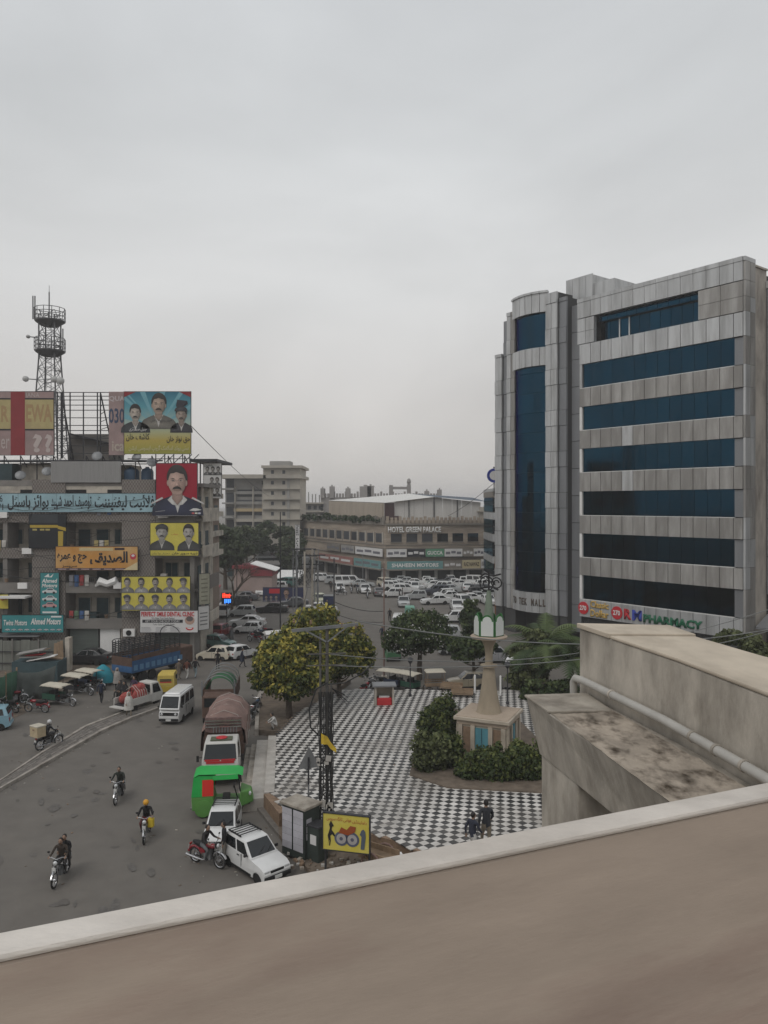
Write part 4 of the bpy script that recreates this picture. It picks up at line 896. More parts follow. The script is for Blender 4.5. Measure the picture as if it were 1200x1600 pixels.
while zz_ < tz(498): b.bar((-.25, -.3, zz_), (.25, -.3, zz_), 0.04); zz_ += 0.4
b.build('lattice', M_tow, tow)
for py in (503, 550):
    z = tz(py); pl = MB().lathe([(0.8, -0.42), (1.42, 0.0), (1.46, 0.12), (0.5, 0.12)], 12, m=M_tow).build('platform', M_tow, tow, (0, 0, z))
    b = MB(); rr = 1.43
    for h in (0.5, 0.9, 1.3):
        pts = [(rr*math.cos(R(30*q)), rr*math.sin(R(30*q)), h) for q in range(13)]
        b.tube(pts, 0.035, 5)
    for q in range(12): b.bar((rr*math.cos(R(30*q)), rr*math.sin(R(30*q)), 0.1), (rr*math.cos(R(30*q)), rr*math.sin(R(30*q)), 1.3), 0.05)
    b.build('railing', M_tow, pl)
for dx, y0, y1 in ((-1.5, 500, 464), (-1.3, 500, 464), (0.1, 500, 458), (1.45, 548, 515), (0.35, 500, 486)):
    MB().tube([(dx, -0.4, tz(y0)), (dx, -0.4, tz(y1))], 0.06, 6).tube([(dx, -.4, tz(y1)), (dx, -.4, tz(y1-(10 if dx == .1 else 0))+.01)], 0.025, 5).build('whip_antenna', M_tow, tow)
M_dish = mat('dish_white', (0.42, 0.42, 0.41), 0.6)
for dx, py, r in ((-1.6, 530, .17), (-1.85, 595, .28), (0.95, 596, .3), (1.55, 598, .36), (1.45, 582, .14), (1.7, 545, .1)):
    d = MB().lathe([(0.02, 0.16), (r*.6, 0.1), (r, 0.0), (r, -0.2), (0.05, -0.22)], 16, m=M_dish).build('dish_antenna', M_dish, tow, (dx, -1.3, tz(py)), smooth=True); d.rotation_euler = (R(90), 0, 0)
    MB().bar((dx, -1.2, tz(py)), (math.copysign(.8, dx), -0.7, tz(py)), 0.08).build('dish_arm', M_tow, tow)

# ================================================================= buildings further off
def FB(name, parent, m, o, a, x0, x1, y0, y1, z0, z1):
    """piece on a facade that starts at o=(X, Y) and runs in direction a; y is depth behind the face"""
    c, s = math.cos(a), math.sin(a); xm, ym = (x0+x1)/2, (y0+y1)/2
    p = piece(name, parent, m, 0, x1-x0, 0, y1-y0, z0, z1); p.location = (o[0]+xm*c-ym*s, o[1]+xm*s+ym*c, (z0+z1)/2); p.rotation_euler = (0, 0, a); return p
M_ap = mat('apartment_cream', (0.40, 0.37, 0.32), 0.9, var=0.08, scale=0.25, dirt=(0.24, 0.22, 0.20), dirt_amt=0.5, dirt_scale=0.2)
M_apg = mat('apartment_grey', (0.30, 0.29, 0.275), 0.9, var=0.12, scale=0.3, dirt=(0.18, 0.17, 0.16), dirt_amt=0.5, dirt_scale=0.25)
M_apy = mat('apartment_buff', (0.42, 0.33, 0.20), 0.9); M_win = mat('far_window', (0.045, 0.05, 0.058), 0.35, objvar=0.35)
AY = 150.0; az_ = lambda p: ZZ(p, AY); axx = lambda p: XX(p, AY)
apt = thing('apartment_block', 'pale concrete apartment block with a taller stair tower beyond the trees', 'building')
MB().bx(axx(352), axx(414), AY, AY+12, 0, az_(744), M_apg).build('main_block', M_apg, apt)
MB().bx(axx(413), axx(470), AY-1.5, AY+10, 0, az_(732), M_ap).build('stair_tower', M_ap, apt)
for y0, y1, x0, x1 in ((742, 748, 347, 418), (728, 732, 411, 474), (743, 748, 414, 474)): MB().bx(axx(x0), axx(x1), AY-2.3, AY+11, az_(y1), az_(y0), M_ap).build('roof_slab', M_ap, apt)
MB().bx(axx(420), axx(452), AY+1, AY+6, az_(732), az_(720), M_apg).build('roof_room', M_apg, apt)
for q in (764, 780, 795, 811, 827): MB().bx(axx(412), axx(473), AY-2.0, AY-1.45, az_(q+.7), az_(q-.7), M_ap).build('string_course', M_ap, apt)
for q in (738, 754.5, 770.5, 786.5, 802.5, 818.5):
    for p in (427.5, 445): piece('window', apt, M_win, axx(p-2.2), axx(p+2.2), AY-1.56, AY-1.4, az_(q+2.8), az_(q-2.8))
MB().bx(axx(450), axx(454), AY-1.7, AY-1.45, 3, az_(748), M_apg).build('drain_shaft', M_apg, apt)
for q, m in ((768, M_apg), (784, M_apg), (795, M_apy), (811, M_ap), (826, M_ap)):
    MB().bx(axx(366), axx(413), AY-0.5, AY-0.05, az_(q+4.2), az_(q-0.5), m).build('balcony_parapet', m, apt)
for q0, q1 in ((765, 776), (781, 788), (798, 805), (815, 821)):
    for p in (371, 398): piece('window', apt, M_win, axx(p), axx(p+23), AY-0.09, AY+0.05, az_(q1), az_(q0))
for p in (368, 396, 411): MB().bx(axx(p-.8), axx(p+.8), AY-0.6, AY-0.02, 0, az_(760), M_ap).build('column', M_ap, apt)
for q0, q1 in ((748, 762), (770, 785), (792, 805), (812, 825)): piece('window', apt, M_win, axx(354), axx(366), AY-0.06, AY+0.05, az_(q1), az_(q0))
for q in (764, 786, 808): MB().bx(axx(349), axx(367), AY-1.3, AY-0.08, az_(q+1.5), az_(q-1), M_apg).build('balcony_slab', M_apg, apt)
for p in (360, 409): piece('window', apt, M_win, axx(p), axx(p+6), AY-0.07, AY+0.05, az_(757), az_(751))
# unfinished frame beside it
unf = thing('unfinished_building', 'unfinished grey building with bare column stubs between apartment block and hotel', 'building')
UY = 185.0; ux_ = lambda p: XX(p, UY); uz = lambda p: ZZ(p, UY)
MB().bx(ux_(468), ux_(505), UY, UY+10, 0, uz(786), M_apg).build('storeys', M_apg, unf)
for q in (786, 799, 812): MB().bx(ux_(466), ux_(506), UY-1, UY+10, uz(q+1.2), uz(q-1), M_ap).build('slab', M_ap, unf)
for p in (471, 476, 482, 488, 493, 499): MB().bx(ux_(p-.7), ux_(p+.7), UY, UY+.5, uz(786), uz(random.uniform(768, 776)), M_apg).build('column_stub', M_apg, unf)
for q in (790, 803):
    for p in (472, 481, 490, 498): piece('window', unf, M_win, ux_(p), ux_(p+5), UY-.08, UY+.05, uz(q+6), uz(q))
# castle-like building behind the hotel
CYY = 185.0; cx_ = lambda p: XX(p, CYY); cz_ = lambda p: ZZ(p, CYY)
cas = thing('castellated_building', 'grey building with battlements, turrets and a rooftop arch behind the hotel', 'building')
M_cas = mat('castle_grey', (0.28, 0.265, 0.255), 0.9, var=0.15, scale=0.3)
MB().bx(cx_(501), cx_(690), CYY, CYY+15, 0, cz_(777), M_cas).build('main_wall', M_cas, cas)
p = 502; k = 0
while p < 686: FB('merlon', cas, M_cas, (0, 0), 0, cx_(p), cx_(p+3.2), CYY-.1, CYY+.8, cz_(777), cz_(771 if k % 4 else 768)); p += 4.6; k += 1
for p, w, t in ((501, 6, 763), (515, 7, 760), (540, 7, 763), (562, 18, 760), (574, 10, 759), (684, 6, 765), (664, 6, 767)): MB().bx(cx_(p), cx_(p+w), CYY-.6, CYY+3, cz_(778), cz_(t), M_cas).bx(cx_(p+w*.35), cx_(p+w*.65), CYY, CYY+1, cz_(t)+.001, cz_(t-2.5), M_cas).build('turret', M_cas, cas)
MB().bx(cx_(608), cx_(614), CYY-.3, CYY+1.5, cz_(777), cz_(758), M_cas).bx(cx_(636), cx_(642), CYY-.3, CYY+1.5, cz_(777), cz_(757), M_cas).bx(cx_(614), cx_(636), CYY, CYY+1, cz_(764.5), cz_(760.5), M_cas).build('arch', M_cas, cas)
b = MB().lathe([(.3, 0), (.55, .6), (.35, 1.3), (.05, 1.5)], 10).build('lamp_finial', M_cas, cas, (cx_(639), CYY+.6, cz_(757)))
MB().bx(cx_(568), cx_(585), CYY+1, CYY+3, cz_(761), cz_(759.4), M_cas).build('roof_shade', M_cas, cas)
# ---- hotel
hc = (XX(602, 122), 122.0); hl = (XX(473, 151), 151.0); hr = (XX(757, 124.5), 124.5)
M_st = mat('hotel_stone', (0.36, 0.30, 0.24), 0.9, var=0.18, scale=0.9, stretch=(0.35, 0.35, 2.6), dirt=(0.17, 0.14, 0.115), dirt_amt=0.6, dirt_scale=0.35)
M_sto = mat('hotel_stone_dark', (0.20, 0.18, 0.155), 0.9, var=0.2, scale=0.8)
hot = thing('corner_hotel', 'three storey stone hotel with battlements, roof shed and shops facing the car park', 'building')
Lr = math.dist(hc, hr); ar = math.atan2(hr[1]-hc[1], hr[0]-hc[0]); Ll = math.dist(hl, hc); al = math.atan2(hc[1]-hl[1], hc[0]-hl[0])
sc_ = F_PX/122.0; hzz = lambda p: CAM_H-(p-HORIZON)/sc_
zp = hzz(818)
MB().prism([hl, hc, hr, (hr[0]+2, 165), (hl[0]+2, 175)], 0, zp, M_st).build('walls', M_st, hot)
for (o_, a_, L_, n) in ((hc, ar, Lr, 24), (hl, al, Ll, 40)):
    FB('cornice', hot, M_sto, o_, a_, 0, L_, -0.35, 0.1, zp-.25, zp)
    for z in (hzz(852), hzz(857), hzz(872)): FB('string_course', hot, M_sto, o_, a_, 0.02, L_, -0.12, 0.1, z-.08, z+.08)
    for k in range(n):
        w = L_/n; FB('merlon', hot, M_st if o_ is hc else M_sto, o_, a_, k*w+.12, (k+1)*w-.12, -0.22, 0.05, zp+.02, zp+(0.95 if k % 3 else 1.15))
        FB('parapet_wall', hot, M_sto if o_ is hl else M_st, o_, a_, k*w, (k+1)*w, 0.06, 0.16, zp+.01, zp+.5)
for k in range(6):
    x = 0.9+k*(Lr-1.2)/6; FB('window', hot, M_glass if k > 2 else M_win, hc, ar, x, x+1.75, -0.04, 0.1, hzz(847), hzz(834)); FB('window_sill', hot, M_sto, hc, ar, x-.1, x+1.85, -0.15, 0.1, hzz(848.5), hzz(847.2))
    x = x-.2
    if k in (0, 2, 3, 4): FB('window', hot, M_win, hc, ar, x, x+2.1, -0.04, 0.1, hzz(873), hzz(868))
for k in range(11):
    x = 0.8+k*(Ll-1.0)/11; FB('window', hot, M_win, hl, al, x, x+2.1, -0.05, 0.1, hzz(848), hzz(834)); FB('pilaster', hot, M_ap, hl, al, x+2.35, x+2.65, -0.2, 0.1, hzz(850), hzz(832))
FB('terrace_foliage', hot, M_sto, hl, al, 0, Ll, -.3, -.28, zp, zp+.3)
# ground floor void, columns, fascia signs of the shops
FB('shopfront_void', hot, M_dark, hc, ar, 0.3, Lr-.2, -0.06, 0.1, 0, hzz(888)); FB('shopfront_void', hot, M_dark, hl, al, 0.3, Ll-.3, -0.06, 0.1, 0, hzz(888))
for k in range(7): FB('column', hot, M_apg, hc, ar, 0.1+k*(Lr-.6)/6, 0.55+k*(Lr-.6)/6, -0.5, -0.05, 0, hzz(888)); FB('column', hot, M_apg, hl, al, 0.5+k*(Ll-1)/6, 1+k*(Ll-1)/6, -0.5, -0.05, 0, hzz(888))
FB('awning_slab', hot, M_sto, hc, ar, 0, Lr, -1.1, 0.1, hzz(891), hzz(889)); FB('awning_slab', hot, M_sto, hl, al, 0, Ll, -1.1, 0.1, hzz(891), hzz(889))
M_shaw = mat('shop_teal', (0.14, 0.28, 0.28), 0.7, var=0.1); M_gsg = mat('shop_green', (0.10, 0.26, 0.16), 0.7)
def shopsign(lab, o_, a_, x0, x1, z0, z1, m, txt=None, tm=None, yy=-0.75):
    c, s = math.cos(a_), math.sin(a_)
    t = thing('shop_sign', lab, 'shop sign', (o_[0]+x0*c-yy*s, o_[1]+x0*s+yy*c, z0), a_, 'shop signs along the hotel front'); W, H = x1-x0, z1-z0
    MB().bx(0, W, 0, .15, 0, H, m).build('board', m, t)
    if txt: lettering(t, txt, W*.08, W*.92, H*.25, H*.75, -0.03, tm or M_ink, bold=.03)
    else:
        for q in range(3): piece('text_line', t, tm or pm((.15, .15, .17)), W*(.06+.31*q), W*(.31+.31*q), -0.02, 0, H*(.3+.1*(q % 2)), H*(.62+.1*(q % 2)))
    return t
ks = Lr/(757-602)
za, zb2, zc, zd = hzz(889), hzz(877), hzz(870), hzz(858)
shopsign('pale teal motor dealer sign on the hotel corner, white lettering', hc, ar, 0.2, 9.2, za, zb2, M_shaw, 'SHAHEEN MOTORS', M_white)
shopsign('mottled brown shop sign next to the teal motor dealer sign', hc, ar, 9.3, 12.3, za, zb2, M_sto, None, M_wp)
shopsign('cream shop sign with brown wording, low on the hotel front', hc, ar, 12.4, 15.4, za, hzz(876), mat('cream_print', (.52, .45, .28), .7), 'RAZ NAWAZ', M_letd)
shopsign('pale low shop sign nearest the blue glass building', hc, ar, 17.0, Lr-.3, za, hzz(875), M_wp, 'AYAZ', M_letd) if Lr > 18 else shopsign('pale low shop sign nearest the blue glass building', hc, ar, 15.5, Lr-.2, za, hzz(875), M_wp, 'AYAZ', M_letd)
shopsign('white upper shop sign at the hotel corner', hc, ar, 0.1, 3.3, zc, zd, M_wp); shopsign('black upper shop sign with white wording', hc, ar, 3.4, 6.3, zc, zd, M_ink, None, M_wp)
shopsign('green upper shop sign beneath the hotel name', hc, ar, 6.4, 9.4, zc, zd, M_gsg, 'GUCCA', M_white); shopsign('white upper shop sign right of the green one', hc, ar, 9.5, 12.4, zc, zd, M_wp)
shopsign('dark upper shop sign with a pale stripe', hc, ar, 12.5, 14.2, zc, zd, M_sto, None, M_wp); shopsign('white upper shop sign at the end next to the blue glass building', hc, ar, 14.3, Lr-.3, zc, zd, M_wp)
for k, (x0, x1, m, lab) in enumerate(((Ll-9.5, Ll-.2, M_wp, 'long white sign on the hotel side wall by the corner'), (Ll-15, Ll-10, M_apg, 'grey sign on the hotel side wall'), (Ll-21, Ll-15.5, M_sto, 'dark sign on the hotel side wall behind the poles'))): shopsign(lab, hl, al, x0, x1, zc, zd, m, yy=-.5)
shopsign('reddish low sign along the hotel side street', hl, al, Ll-24, Ll-10, za, zb2, mat('shop_red', (.30, .14, .12), .7, var=.2), None, M_wp); shopsign('teal low sign wrapping the hotel side wall by the corner', hl, al, Ll-9.5, Ll-.3, za, zb2, M_shaw)
c, s = math.cos(ar), math.sin(ar); nm = thing('hotel_name_sign', 'raised cream hotel name letters under the battlements', 'sign', (hc[0]+.3*s, hc[1]-.5*c, 0), ar)
lettering(nm, 'HOTEL GREEN PALACE', 0.4, 9.0, hzz(832), hzz(823), 0, M_white, bold=.03, depth=.12)
MB().bx(0.4, 9.1, .14, .22, hzz(832.5), hzz(832), M_sto).build('letter_rail', M_sto, nm)
# roof shed
M_shed = mat('shed_sheet', (0.50, 0.49, 0.47), 0.6, var=0.08, scale=0.5, stretch=(2.5, 1, .3)); M_wsh = mat('wood_sheet', (0.36, 0.31, 0.255), 0.8, var=0.12, scale=0.5, stretch=(2, 2, .4)); M_mar = mat('maroon_sheet', (0.055, 0.028, 0.03), 0.7)
shY = 127.0; sx_ = lambda p: XX(p, shY); sz_ = lambda p: ZZ(p, shY)
shd = thing('rooftop_shed', 'white sheet metal hall on the hotel roof with wood grain side wall', 'rooftop hall')
MB().add([(sx_(502), 145, zp), (sx_(600), 126, zp), (sx_(600), 126, sz_(786.5)), (sx_(502), 145, ZZ(786, 145)+.4)], [[0, 1, 2, 3]], M_wsh).build('side_wall', M_wsh, shd)
for k in range(9): FB('wall_panel', shd, M_wsh, (sx_(502), 145), math.atan2(126-145, sx_(600)-sx_(502)), .2+k*2.35, 2.5+k*2.35, -.12, -.02, zp, sz_(787.3))
MB().bx(sx_(601), sx_(616), 126, 126.2, zp, sz_(786), M_mar).bx(sx_(616), sx_(624), 126, 126.2, zp, sz_(806), M_mar).build('door_screen', M_mar, shd)
for k in range(9):
    xa, xb = 617+k*14.8, 617+(k+1)*14.8; zt_ = lambda p: sz_(786+max(0, (650-p))*.0-(9 if p < 677 else 9-(p-677)*.11)+max(0, (677-p))*.11)
    MB().prism([(sx_(xa)+.03, zp-.2), (sx_(xb)-.03, zp-.2), (sx_(xb)-.03, zt_(xb)), (sx_(xa)+.03, zt_(xa))], 126.3, 126.42, M_shed, 'y').build('gable_panel', M_shed, shd)
for p in (638, 677, 713): piece('post', shd, M_steel, sx_(p), sx_(p)+.14, 126.1, 126.28, zp, zt_(p)-.05)
M_rf = mat('white_roof_sheet', (0.60, 0.59, 0.56), 0.5, var=0.05)
MB().add([(sx_(500), 145.2, ZZ(786, 145)+.5), (sx_(602), 125.6, sz_(785.5)), (sx_(678), 125.6, sz_(776.5)), (sx_(645), 147, ZZ(776, 147)+.6)], [[0, 1, 2, 3]], M_rf).build('roof_slope', M_rf, shd)
MB().add([(sx_(678), 125.6, sz_(776.5)), (sx_(760), 125.6, sz_(784)), (sx_(760), 147, sz_(776)), (sx_(645), 147, ZZ(776, 147)+.6)], [[0, 1, 2, 3]], mat('blue_roof_sheet', (.035, .06, .09), .6)).build('roof_slope', MATS['blue_roof_sheet'], shd)
MB().bx(sx_(748), sx_(756), 125, 127, zp, sz_(792), M_ap).bx(sx_(744), sx_(758), 124.6, 127, sz_(799.5), sz_(798), M_ap).build('roof_room', M_ap, shd)
# potted shrubs on the hotel terrace are one green fringe
M_grn = leafmat('leaf_dark', [(0, (.018, .030, .012)), (1, (.055, .085, .030)), (.5, (.032, .055, .02))])
blobs = []
for k in range(26):
    t_ = k/26*.95+.02; blobs.append((hl[0]+(hc[0]-hl[0])*t_, hl[1]+(hc[1]-hl[1])*t_-.3, zp+.55+random.uniform(-.2, .25), .7, .7, random.uniform(.25, .5)))
tag(leaves('terrace_plants', M_grn, blobs, 2200, .3, clump=.35, nclump=120), 'green plants trailing over the hotel side battlements', 'plants', kind='stuff')
# vertical hotel sign
vY = 112.0; t, W, H = sign('vertical_hotel_sign', 'narrow vertical white sign with stacked black letters in front of the hotel', 'signboard', vY, 461.5, 468, 820, 861, M_wp)
for k, ch in enumerate('GREEN PALACE'):
    if ch != ' ': lettering(t, ch, W*.22, W*.78, H*(1-(k+.88)/12), H*(1-(k+.12)/12), -0.03, M_ink, bold=.03)
MB().tube([(W*.5, .2, -ZZ(861, vY)), (W*.5, .2, .1)], .09, 8, M_galv).build('pole', M_galv, t)
# blue glass building
bgY = 113.0; bg_ = thing('blue_glass_building', 'narrow block with alternating blue glass and white panel bands between hotel and mall', 'building')
BX = XX(757, 123.); MB().bx(BX, BX+6, bgY, bgY+10, 0, ZZ(763, bgY), M_apg).build('core', M_apg, bg_)
for k, (q0, q1, g_) in enumerate(((763, 768, 0), (768, 777, 0), (777.5, 800, 1), (801, 812, 0), (812, 834, 1), (835, 846, 0), (847, 869, 1), (869.5, 880, 0), (880.5, 901, 1), (901, 912, 0))):
    n = 2 if g_ else 3; w = (XX(771, bgY)-XX(757, bgY))/(1 if g_ else 3)
    if g_:
        for h in range(2): piece('window_pane', bg_, M_glass, BX-.12, BX+5.9, bgY-.15, bgY+9.9, ZZ(q0+(q1-q0)*(h+1)/2, bgY)+.03, ZZ(q0+(q1-q0)*h/2, bgY)-.03)
    else:
        for h in range(3): piece('cladding_panel', bg_, M_panel if k != 1 else M_sto, BX-.18, BX+5.9 if h == 0 else BX+.1, bgY-.2+h*3.36, bgY-.2+h*3.36+3.33, ZZ(q1, bgY)+.02, ZZ(q0, bgY)-.02)
# brown and black banner column at the mall edge
bn = thing('banner_post', 'tall narrow banner post with brown and black panels beside the mall corner', 'banner post', (XX(777.5, 86), 86, 0))
for z0, z1, m in ((ZZ(960, 86), ZZ(928, 86), pm((.20, .09, .04))), (ZZ(928, 86), ZZ(907, 86), M_ink), (ZZ(907, 86), ZZ(870, 86), pm((.22, .11, .045)))): MB().bx(-.32, .32, -.06, .06, z0+.01, z1-.01, m).build('banner_panel', m, bn)
MB().bx(.34, .48, -.07, .07, 0, ZZ(868, 86), M_steel).build('post', M_steel, bn)

# ================================================================= street buildings beyond the hostel
rowb = thing('side_street_building', 'brown brick building with long balconies behind the hostel corner', 'building')
RY = 70.5; RX = -17.6; M_bri = mat('brown_brick', (0.24, 0.185, 0.15), .9, var=.18, scale=1.5)
MB().bx(XX(262, RY), RX, RY, RY+11.5, 0, ZZ(772, RY), M_bri).build('walls', M_bri, rowb)
for q in (776, 808, 842, 876): MB().bx(RX-.05, RX+.45, RY-.1, RY+11.5, ZZ(q+2, RY), ZZ(q-7, RY), M_hw).build('balcony_parapet', M_hw, rowb)
for q in (790, 825, 858):
    for k in range(4): piece('window', rowb, M_door, RX-.04, RX+.04, RY+.7+k*2.8, RY+2.2+k*2.8, ZZ(q+14, RY), ZZ(q, RY))
    for k in range(2): piece('window', rowb, M_door, RX-2.2+k*1.2, RX-1.5+k*1.2, RY-.05, RY+.05, ZZ(q+14, RY), ZZ(q, RY))
MB().bx(XX(300, RY), XX(343, RY), RY-1, RY+6, ZZ(722, RY), ZZ(718, RY), M_steel).build('roof_canopy', M_steel, rowb)
for p in (312, 325, 338): MB().bx(XX(p, RY), XX(p+1.3, RY), RY, RY+.2, ZZ(772, RY), ZZ(721, RY), M_steel).build('canopy_post', M_steel, rowb)
t, W, H = sign('white_candidate_board', 'white roof board with small grey portraits behind the officer portrait', 'billboard', 69.9, 318, 346, 724, 778, M_wp)
for r in range(3):
    for q in range(2 if r else 3): portrait(t, W*(.22+.30*q+(.25 if r else 0)), H*(.66-.31*r), H*.26, skin=(.38, .36, .34), coat=(.12, .12, .12), w=.8)
lettering(t, urdu('شاہین'), W*.05, W*.5, H*.90, H*.98, -0.03, M_ink)
sh = thing('pink_tin_shed', 'low pale shed with red tin fascia and yard wall beyond the street cars', 'shed')
SY = 104.0; M_pk = mat('pink_wall', (0.36, 0.28, 0.255), .9, var=.12, scale=.8); M_tin = mat('red_tin', (0.24, 0.045, 0.055), .6, var=.15, scale=1)
MB().bx(XX(392, SY), XX(425, SY), SY, SY+5, 0, ZZ(898, SY), M_pk).build('front_wall', M_pk, sh); MB().bx(XX(391, SY), XX(426, SY), SY-.2, SY+5.1, ZZ(900, SY), ZZ(890, SY), M_tin).build('tin_fascia', M_tin, sh)
MB().bx(XX(352, SY), XX(394, SY), SY+6, SY+11, 0, ZZ(893, SY), M_pk).build('rear_wall', M_pk, sh); MB().bx(XX(350, SY), XX(396, SY), SY+5.4, SY+11, ZZ(894, SY), ZZ(889, SY), M_tin).build('roof_edge', M_tin, sh)
MB().box((XX(412, SY), SY+2, ZZ(886, SY)), (3.6, 5, .1), M_white, M=Matrix.Rotation(R(16), 3, 'Y')).build('roof_sheet', M_white, sh)
MB().bx(XX(385, SY), XX(388, SY), SY+5.5, SY+5.9, ZZ(912, SY), ZZ(904, SY), M_white).build('air_conditioner', M_white, sh)
for k, (p0, p1, q, Y_, m, lab) in enumerate(((430, 470, 900, 118, M_white, 'long white tin roofed stall behind the pole cluster'), (352, 440, 880, 132, M_apg, 'grey flat roofed sheds under the far trees'), (400, 455, 868, 136, M_galv, 'pale sheet roof among the far trees'))):
    t = thing('market_shed', lab, 'shed', (XX(p0, Y_), Y_, 0)); W = XX(p1, Y_)-XX(p0, Y_); z = ZZ(q, Y_)
    MB().bx(.3, W-.3, .3, 6, 0, z-.2, M_door).build('walls', M_door, t); MB().box((W/2, 3, z), (W, 7, .15), m, M=Matrix.Rotation(R(5), 3, 'X')).build('roof', m, t)
    for j in range(3): MB().bx(.1+j*(W-.3)/2, .25+j*(W-.3)/2, -.3, -.15, 0, z-.25, M_steel).build('post', M_steel, t)
wl = thing('yard_wall', 'low pinkish wall of the yard beside the hostel side street', 'wall'); o1, o2 = G(312, 992), G(345, 935)
a_ = math.atan2(o2[1]-o1[1], o2[0]-o1[0]); L_ = math.dist(o1, o2)
FB('wall_body', wl, M_pk, o1, a_, 0, L_, 0, .2, 0, 1.7); FB('coping', wl, M_tin, o1, a_, 0, L_, -.05, .25, 1.7, 1.82)
neon = thing('neon_sign', 'small lit red and blue neon sign on the side street', 'neon sign', (XX(354, 75), 75, 0))
MB().bx(-.5, .5, 0, .1, ZZ(944, 75), ZZ(926, 75), M_ink).bx(-.05, .05, .1, .2, 0, ZZ(944, 75), M_steel).build('panel', M_ink, neon)
b = MB()
for q in range(5): b.bx(-.38+.16*q, -.3+.16*q, -.04, -.01, ZZ(934, 75), ZZ(927, 75)+random.uniform(-.1, .1))
b.bx(-.4, .45, -.04, -.01, ZZ(931, 75), ZZ(930, 75)); b.build('red_tubes', mat('neon_red', (.9, .06, .03), .5, emit=2.2), neon)
b = MB()
for q in range(4): b.bx(-.2+.17*q, -.1+.17*q, -.04, -.01, ZZ(943, 75)+random.uniform(0, .1), ZZ(936, 75))
b.build('blue_tubes', mat('neon_blue', (.05, .25, .95), .5, emit=2.2), neon)
t, W, H = sign('street_portrait_banner', 'dark blue banner with a moustached face and red heading by the parked black car', 'banner', G(424, 940)[1], 411, 474, 918, 941, mat('navy_print', (.03, .035, .09), .7))
portrait(t, W*.58, 0.02, H*.98, skin=(.42, .27, .21), coat=(.05, .05, .1)); piece('red_heading', t, M_letr, W*.15, W*.42, -.02, 0, H*.6, H*.92)
for q in (.08, .2, .33): portrait(t, W*q, .02, H*.5, skin=(.35, .28, .24), coat=(.1, .1, .14))
for p in (0.0, .5, 1.0): MB().bx(W*p-.04, W*p+.04, .13, .2, -ZZ(941, G(424, 940)[1])+.01, H, M_steel).build('post', M_steel, t)

# ================================================================= trees
LM = {
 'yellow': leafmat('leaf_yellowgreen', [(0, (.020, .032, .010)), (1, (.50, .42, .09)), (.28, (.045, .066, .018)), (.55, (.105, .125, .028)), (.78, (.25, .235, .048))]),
 'dark': leafmat('leaf_green', [(0, (.020, .034, .014)), (1, (.12, .15, .055)), (.5, (.048, .075, .028))]),
 'far': leafmat('leaf_far', [(0, (.030, .042, .022)), (1, (.10, .12, .06)), (.5, (.055, .075, .038))]),
 'hedge': leafmat('leaf_hedge', [(0, (.016, .028, .010)), (1, (.16, .18, .055)), (.5, (.048, .072, .022))]),
 'palm': leafmat('leaf_palm', [(0, (.030, .052, .022)), (1, (.15, .19, .075)), (.5, (.075, .11, .042))]),
 'bloom': leafmat('petal_pale', [(0, (.50, .48, .46)), (1, (.72, .70, .68))]),
 'olive': leafmat('leaf_olive', [(0, (.035, .045, .02)), (1, (.17, .19, .08)), (.5, (.085, .10, .042))]),
}
def limbs(b, base, top, r0, n, spread, seed):
    rn = random.Random(seed); base, top = Vector(base), Vector(top); H = (top-base).length
    pts = [base.lerp(top, t)+Vector((rn.uniform(-.06, .06)*H*.5*t, rn.uniform(-.06, .06)*H*.5*t, 0)) for t in (0, .3, .6, .85, 1)]
    pts[0] = base; b.tube(pts, [r0*1.25, r0, r0*.75, r0*.45, r0*.2], 8, M_bark)
    for k in range(n):
        t = rn.uniform(.35, .85); p = base.lerp(top, t); a = 2*math.pi*(k/n)+rn.uniform(-.4, .4); l = spread*rn.uniform(.6, 1.0)*(1.1-t*.4)
        e = p+Vector((math.cos(a)*l, math.sin(a)*l, l*rn.uniform(.35, .8))); m_ = p.lerp(e, .5)+Vector((0, 0, -.08*l))
        b.tube([p, m_, e], [r0*.45, r0*.3, r0*.08], 6, M_bark)
        for j in range(2):
            e2 = e+Vector((rn.uniform(-.5, .5)*l, rn.uniform(-.5, .5)*l, rn.uniform(.1, .6)*l)); b.tube([m_.lerp(e, .6), e2], [r0*.2, r0*.05], 5, M_bark)
def tree(name, label, base, trunk_top, r0, blobs, n, size, kind, clump=.5, nclump=80, limbn=6, spread=1.5, top_bias=.5, elong=1.6, cat='tree', group=None, flat=.35):
    t = thing(name, label, cat, base, 0, group); b = MB(); limbs(b, (0, 0, 0), (0, 0, trunk_top), r0, limbn, spread, len(label)); b.build('trunk', M_bark, t, smooth=True)
    leaves('crown', LM[kind], blobs, n, size, t, clump=clump, nclump=nclump, top_bias=top_bias, elong=elong, flat=flat); return t
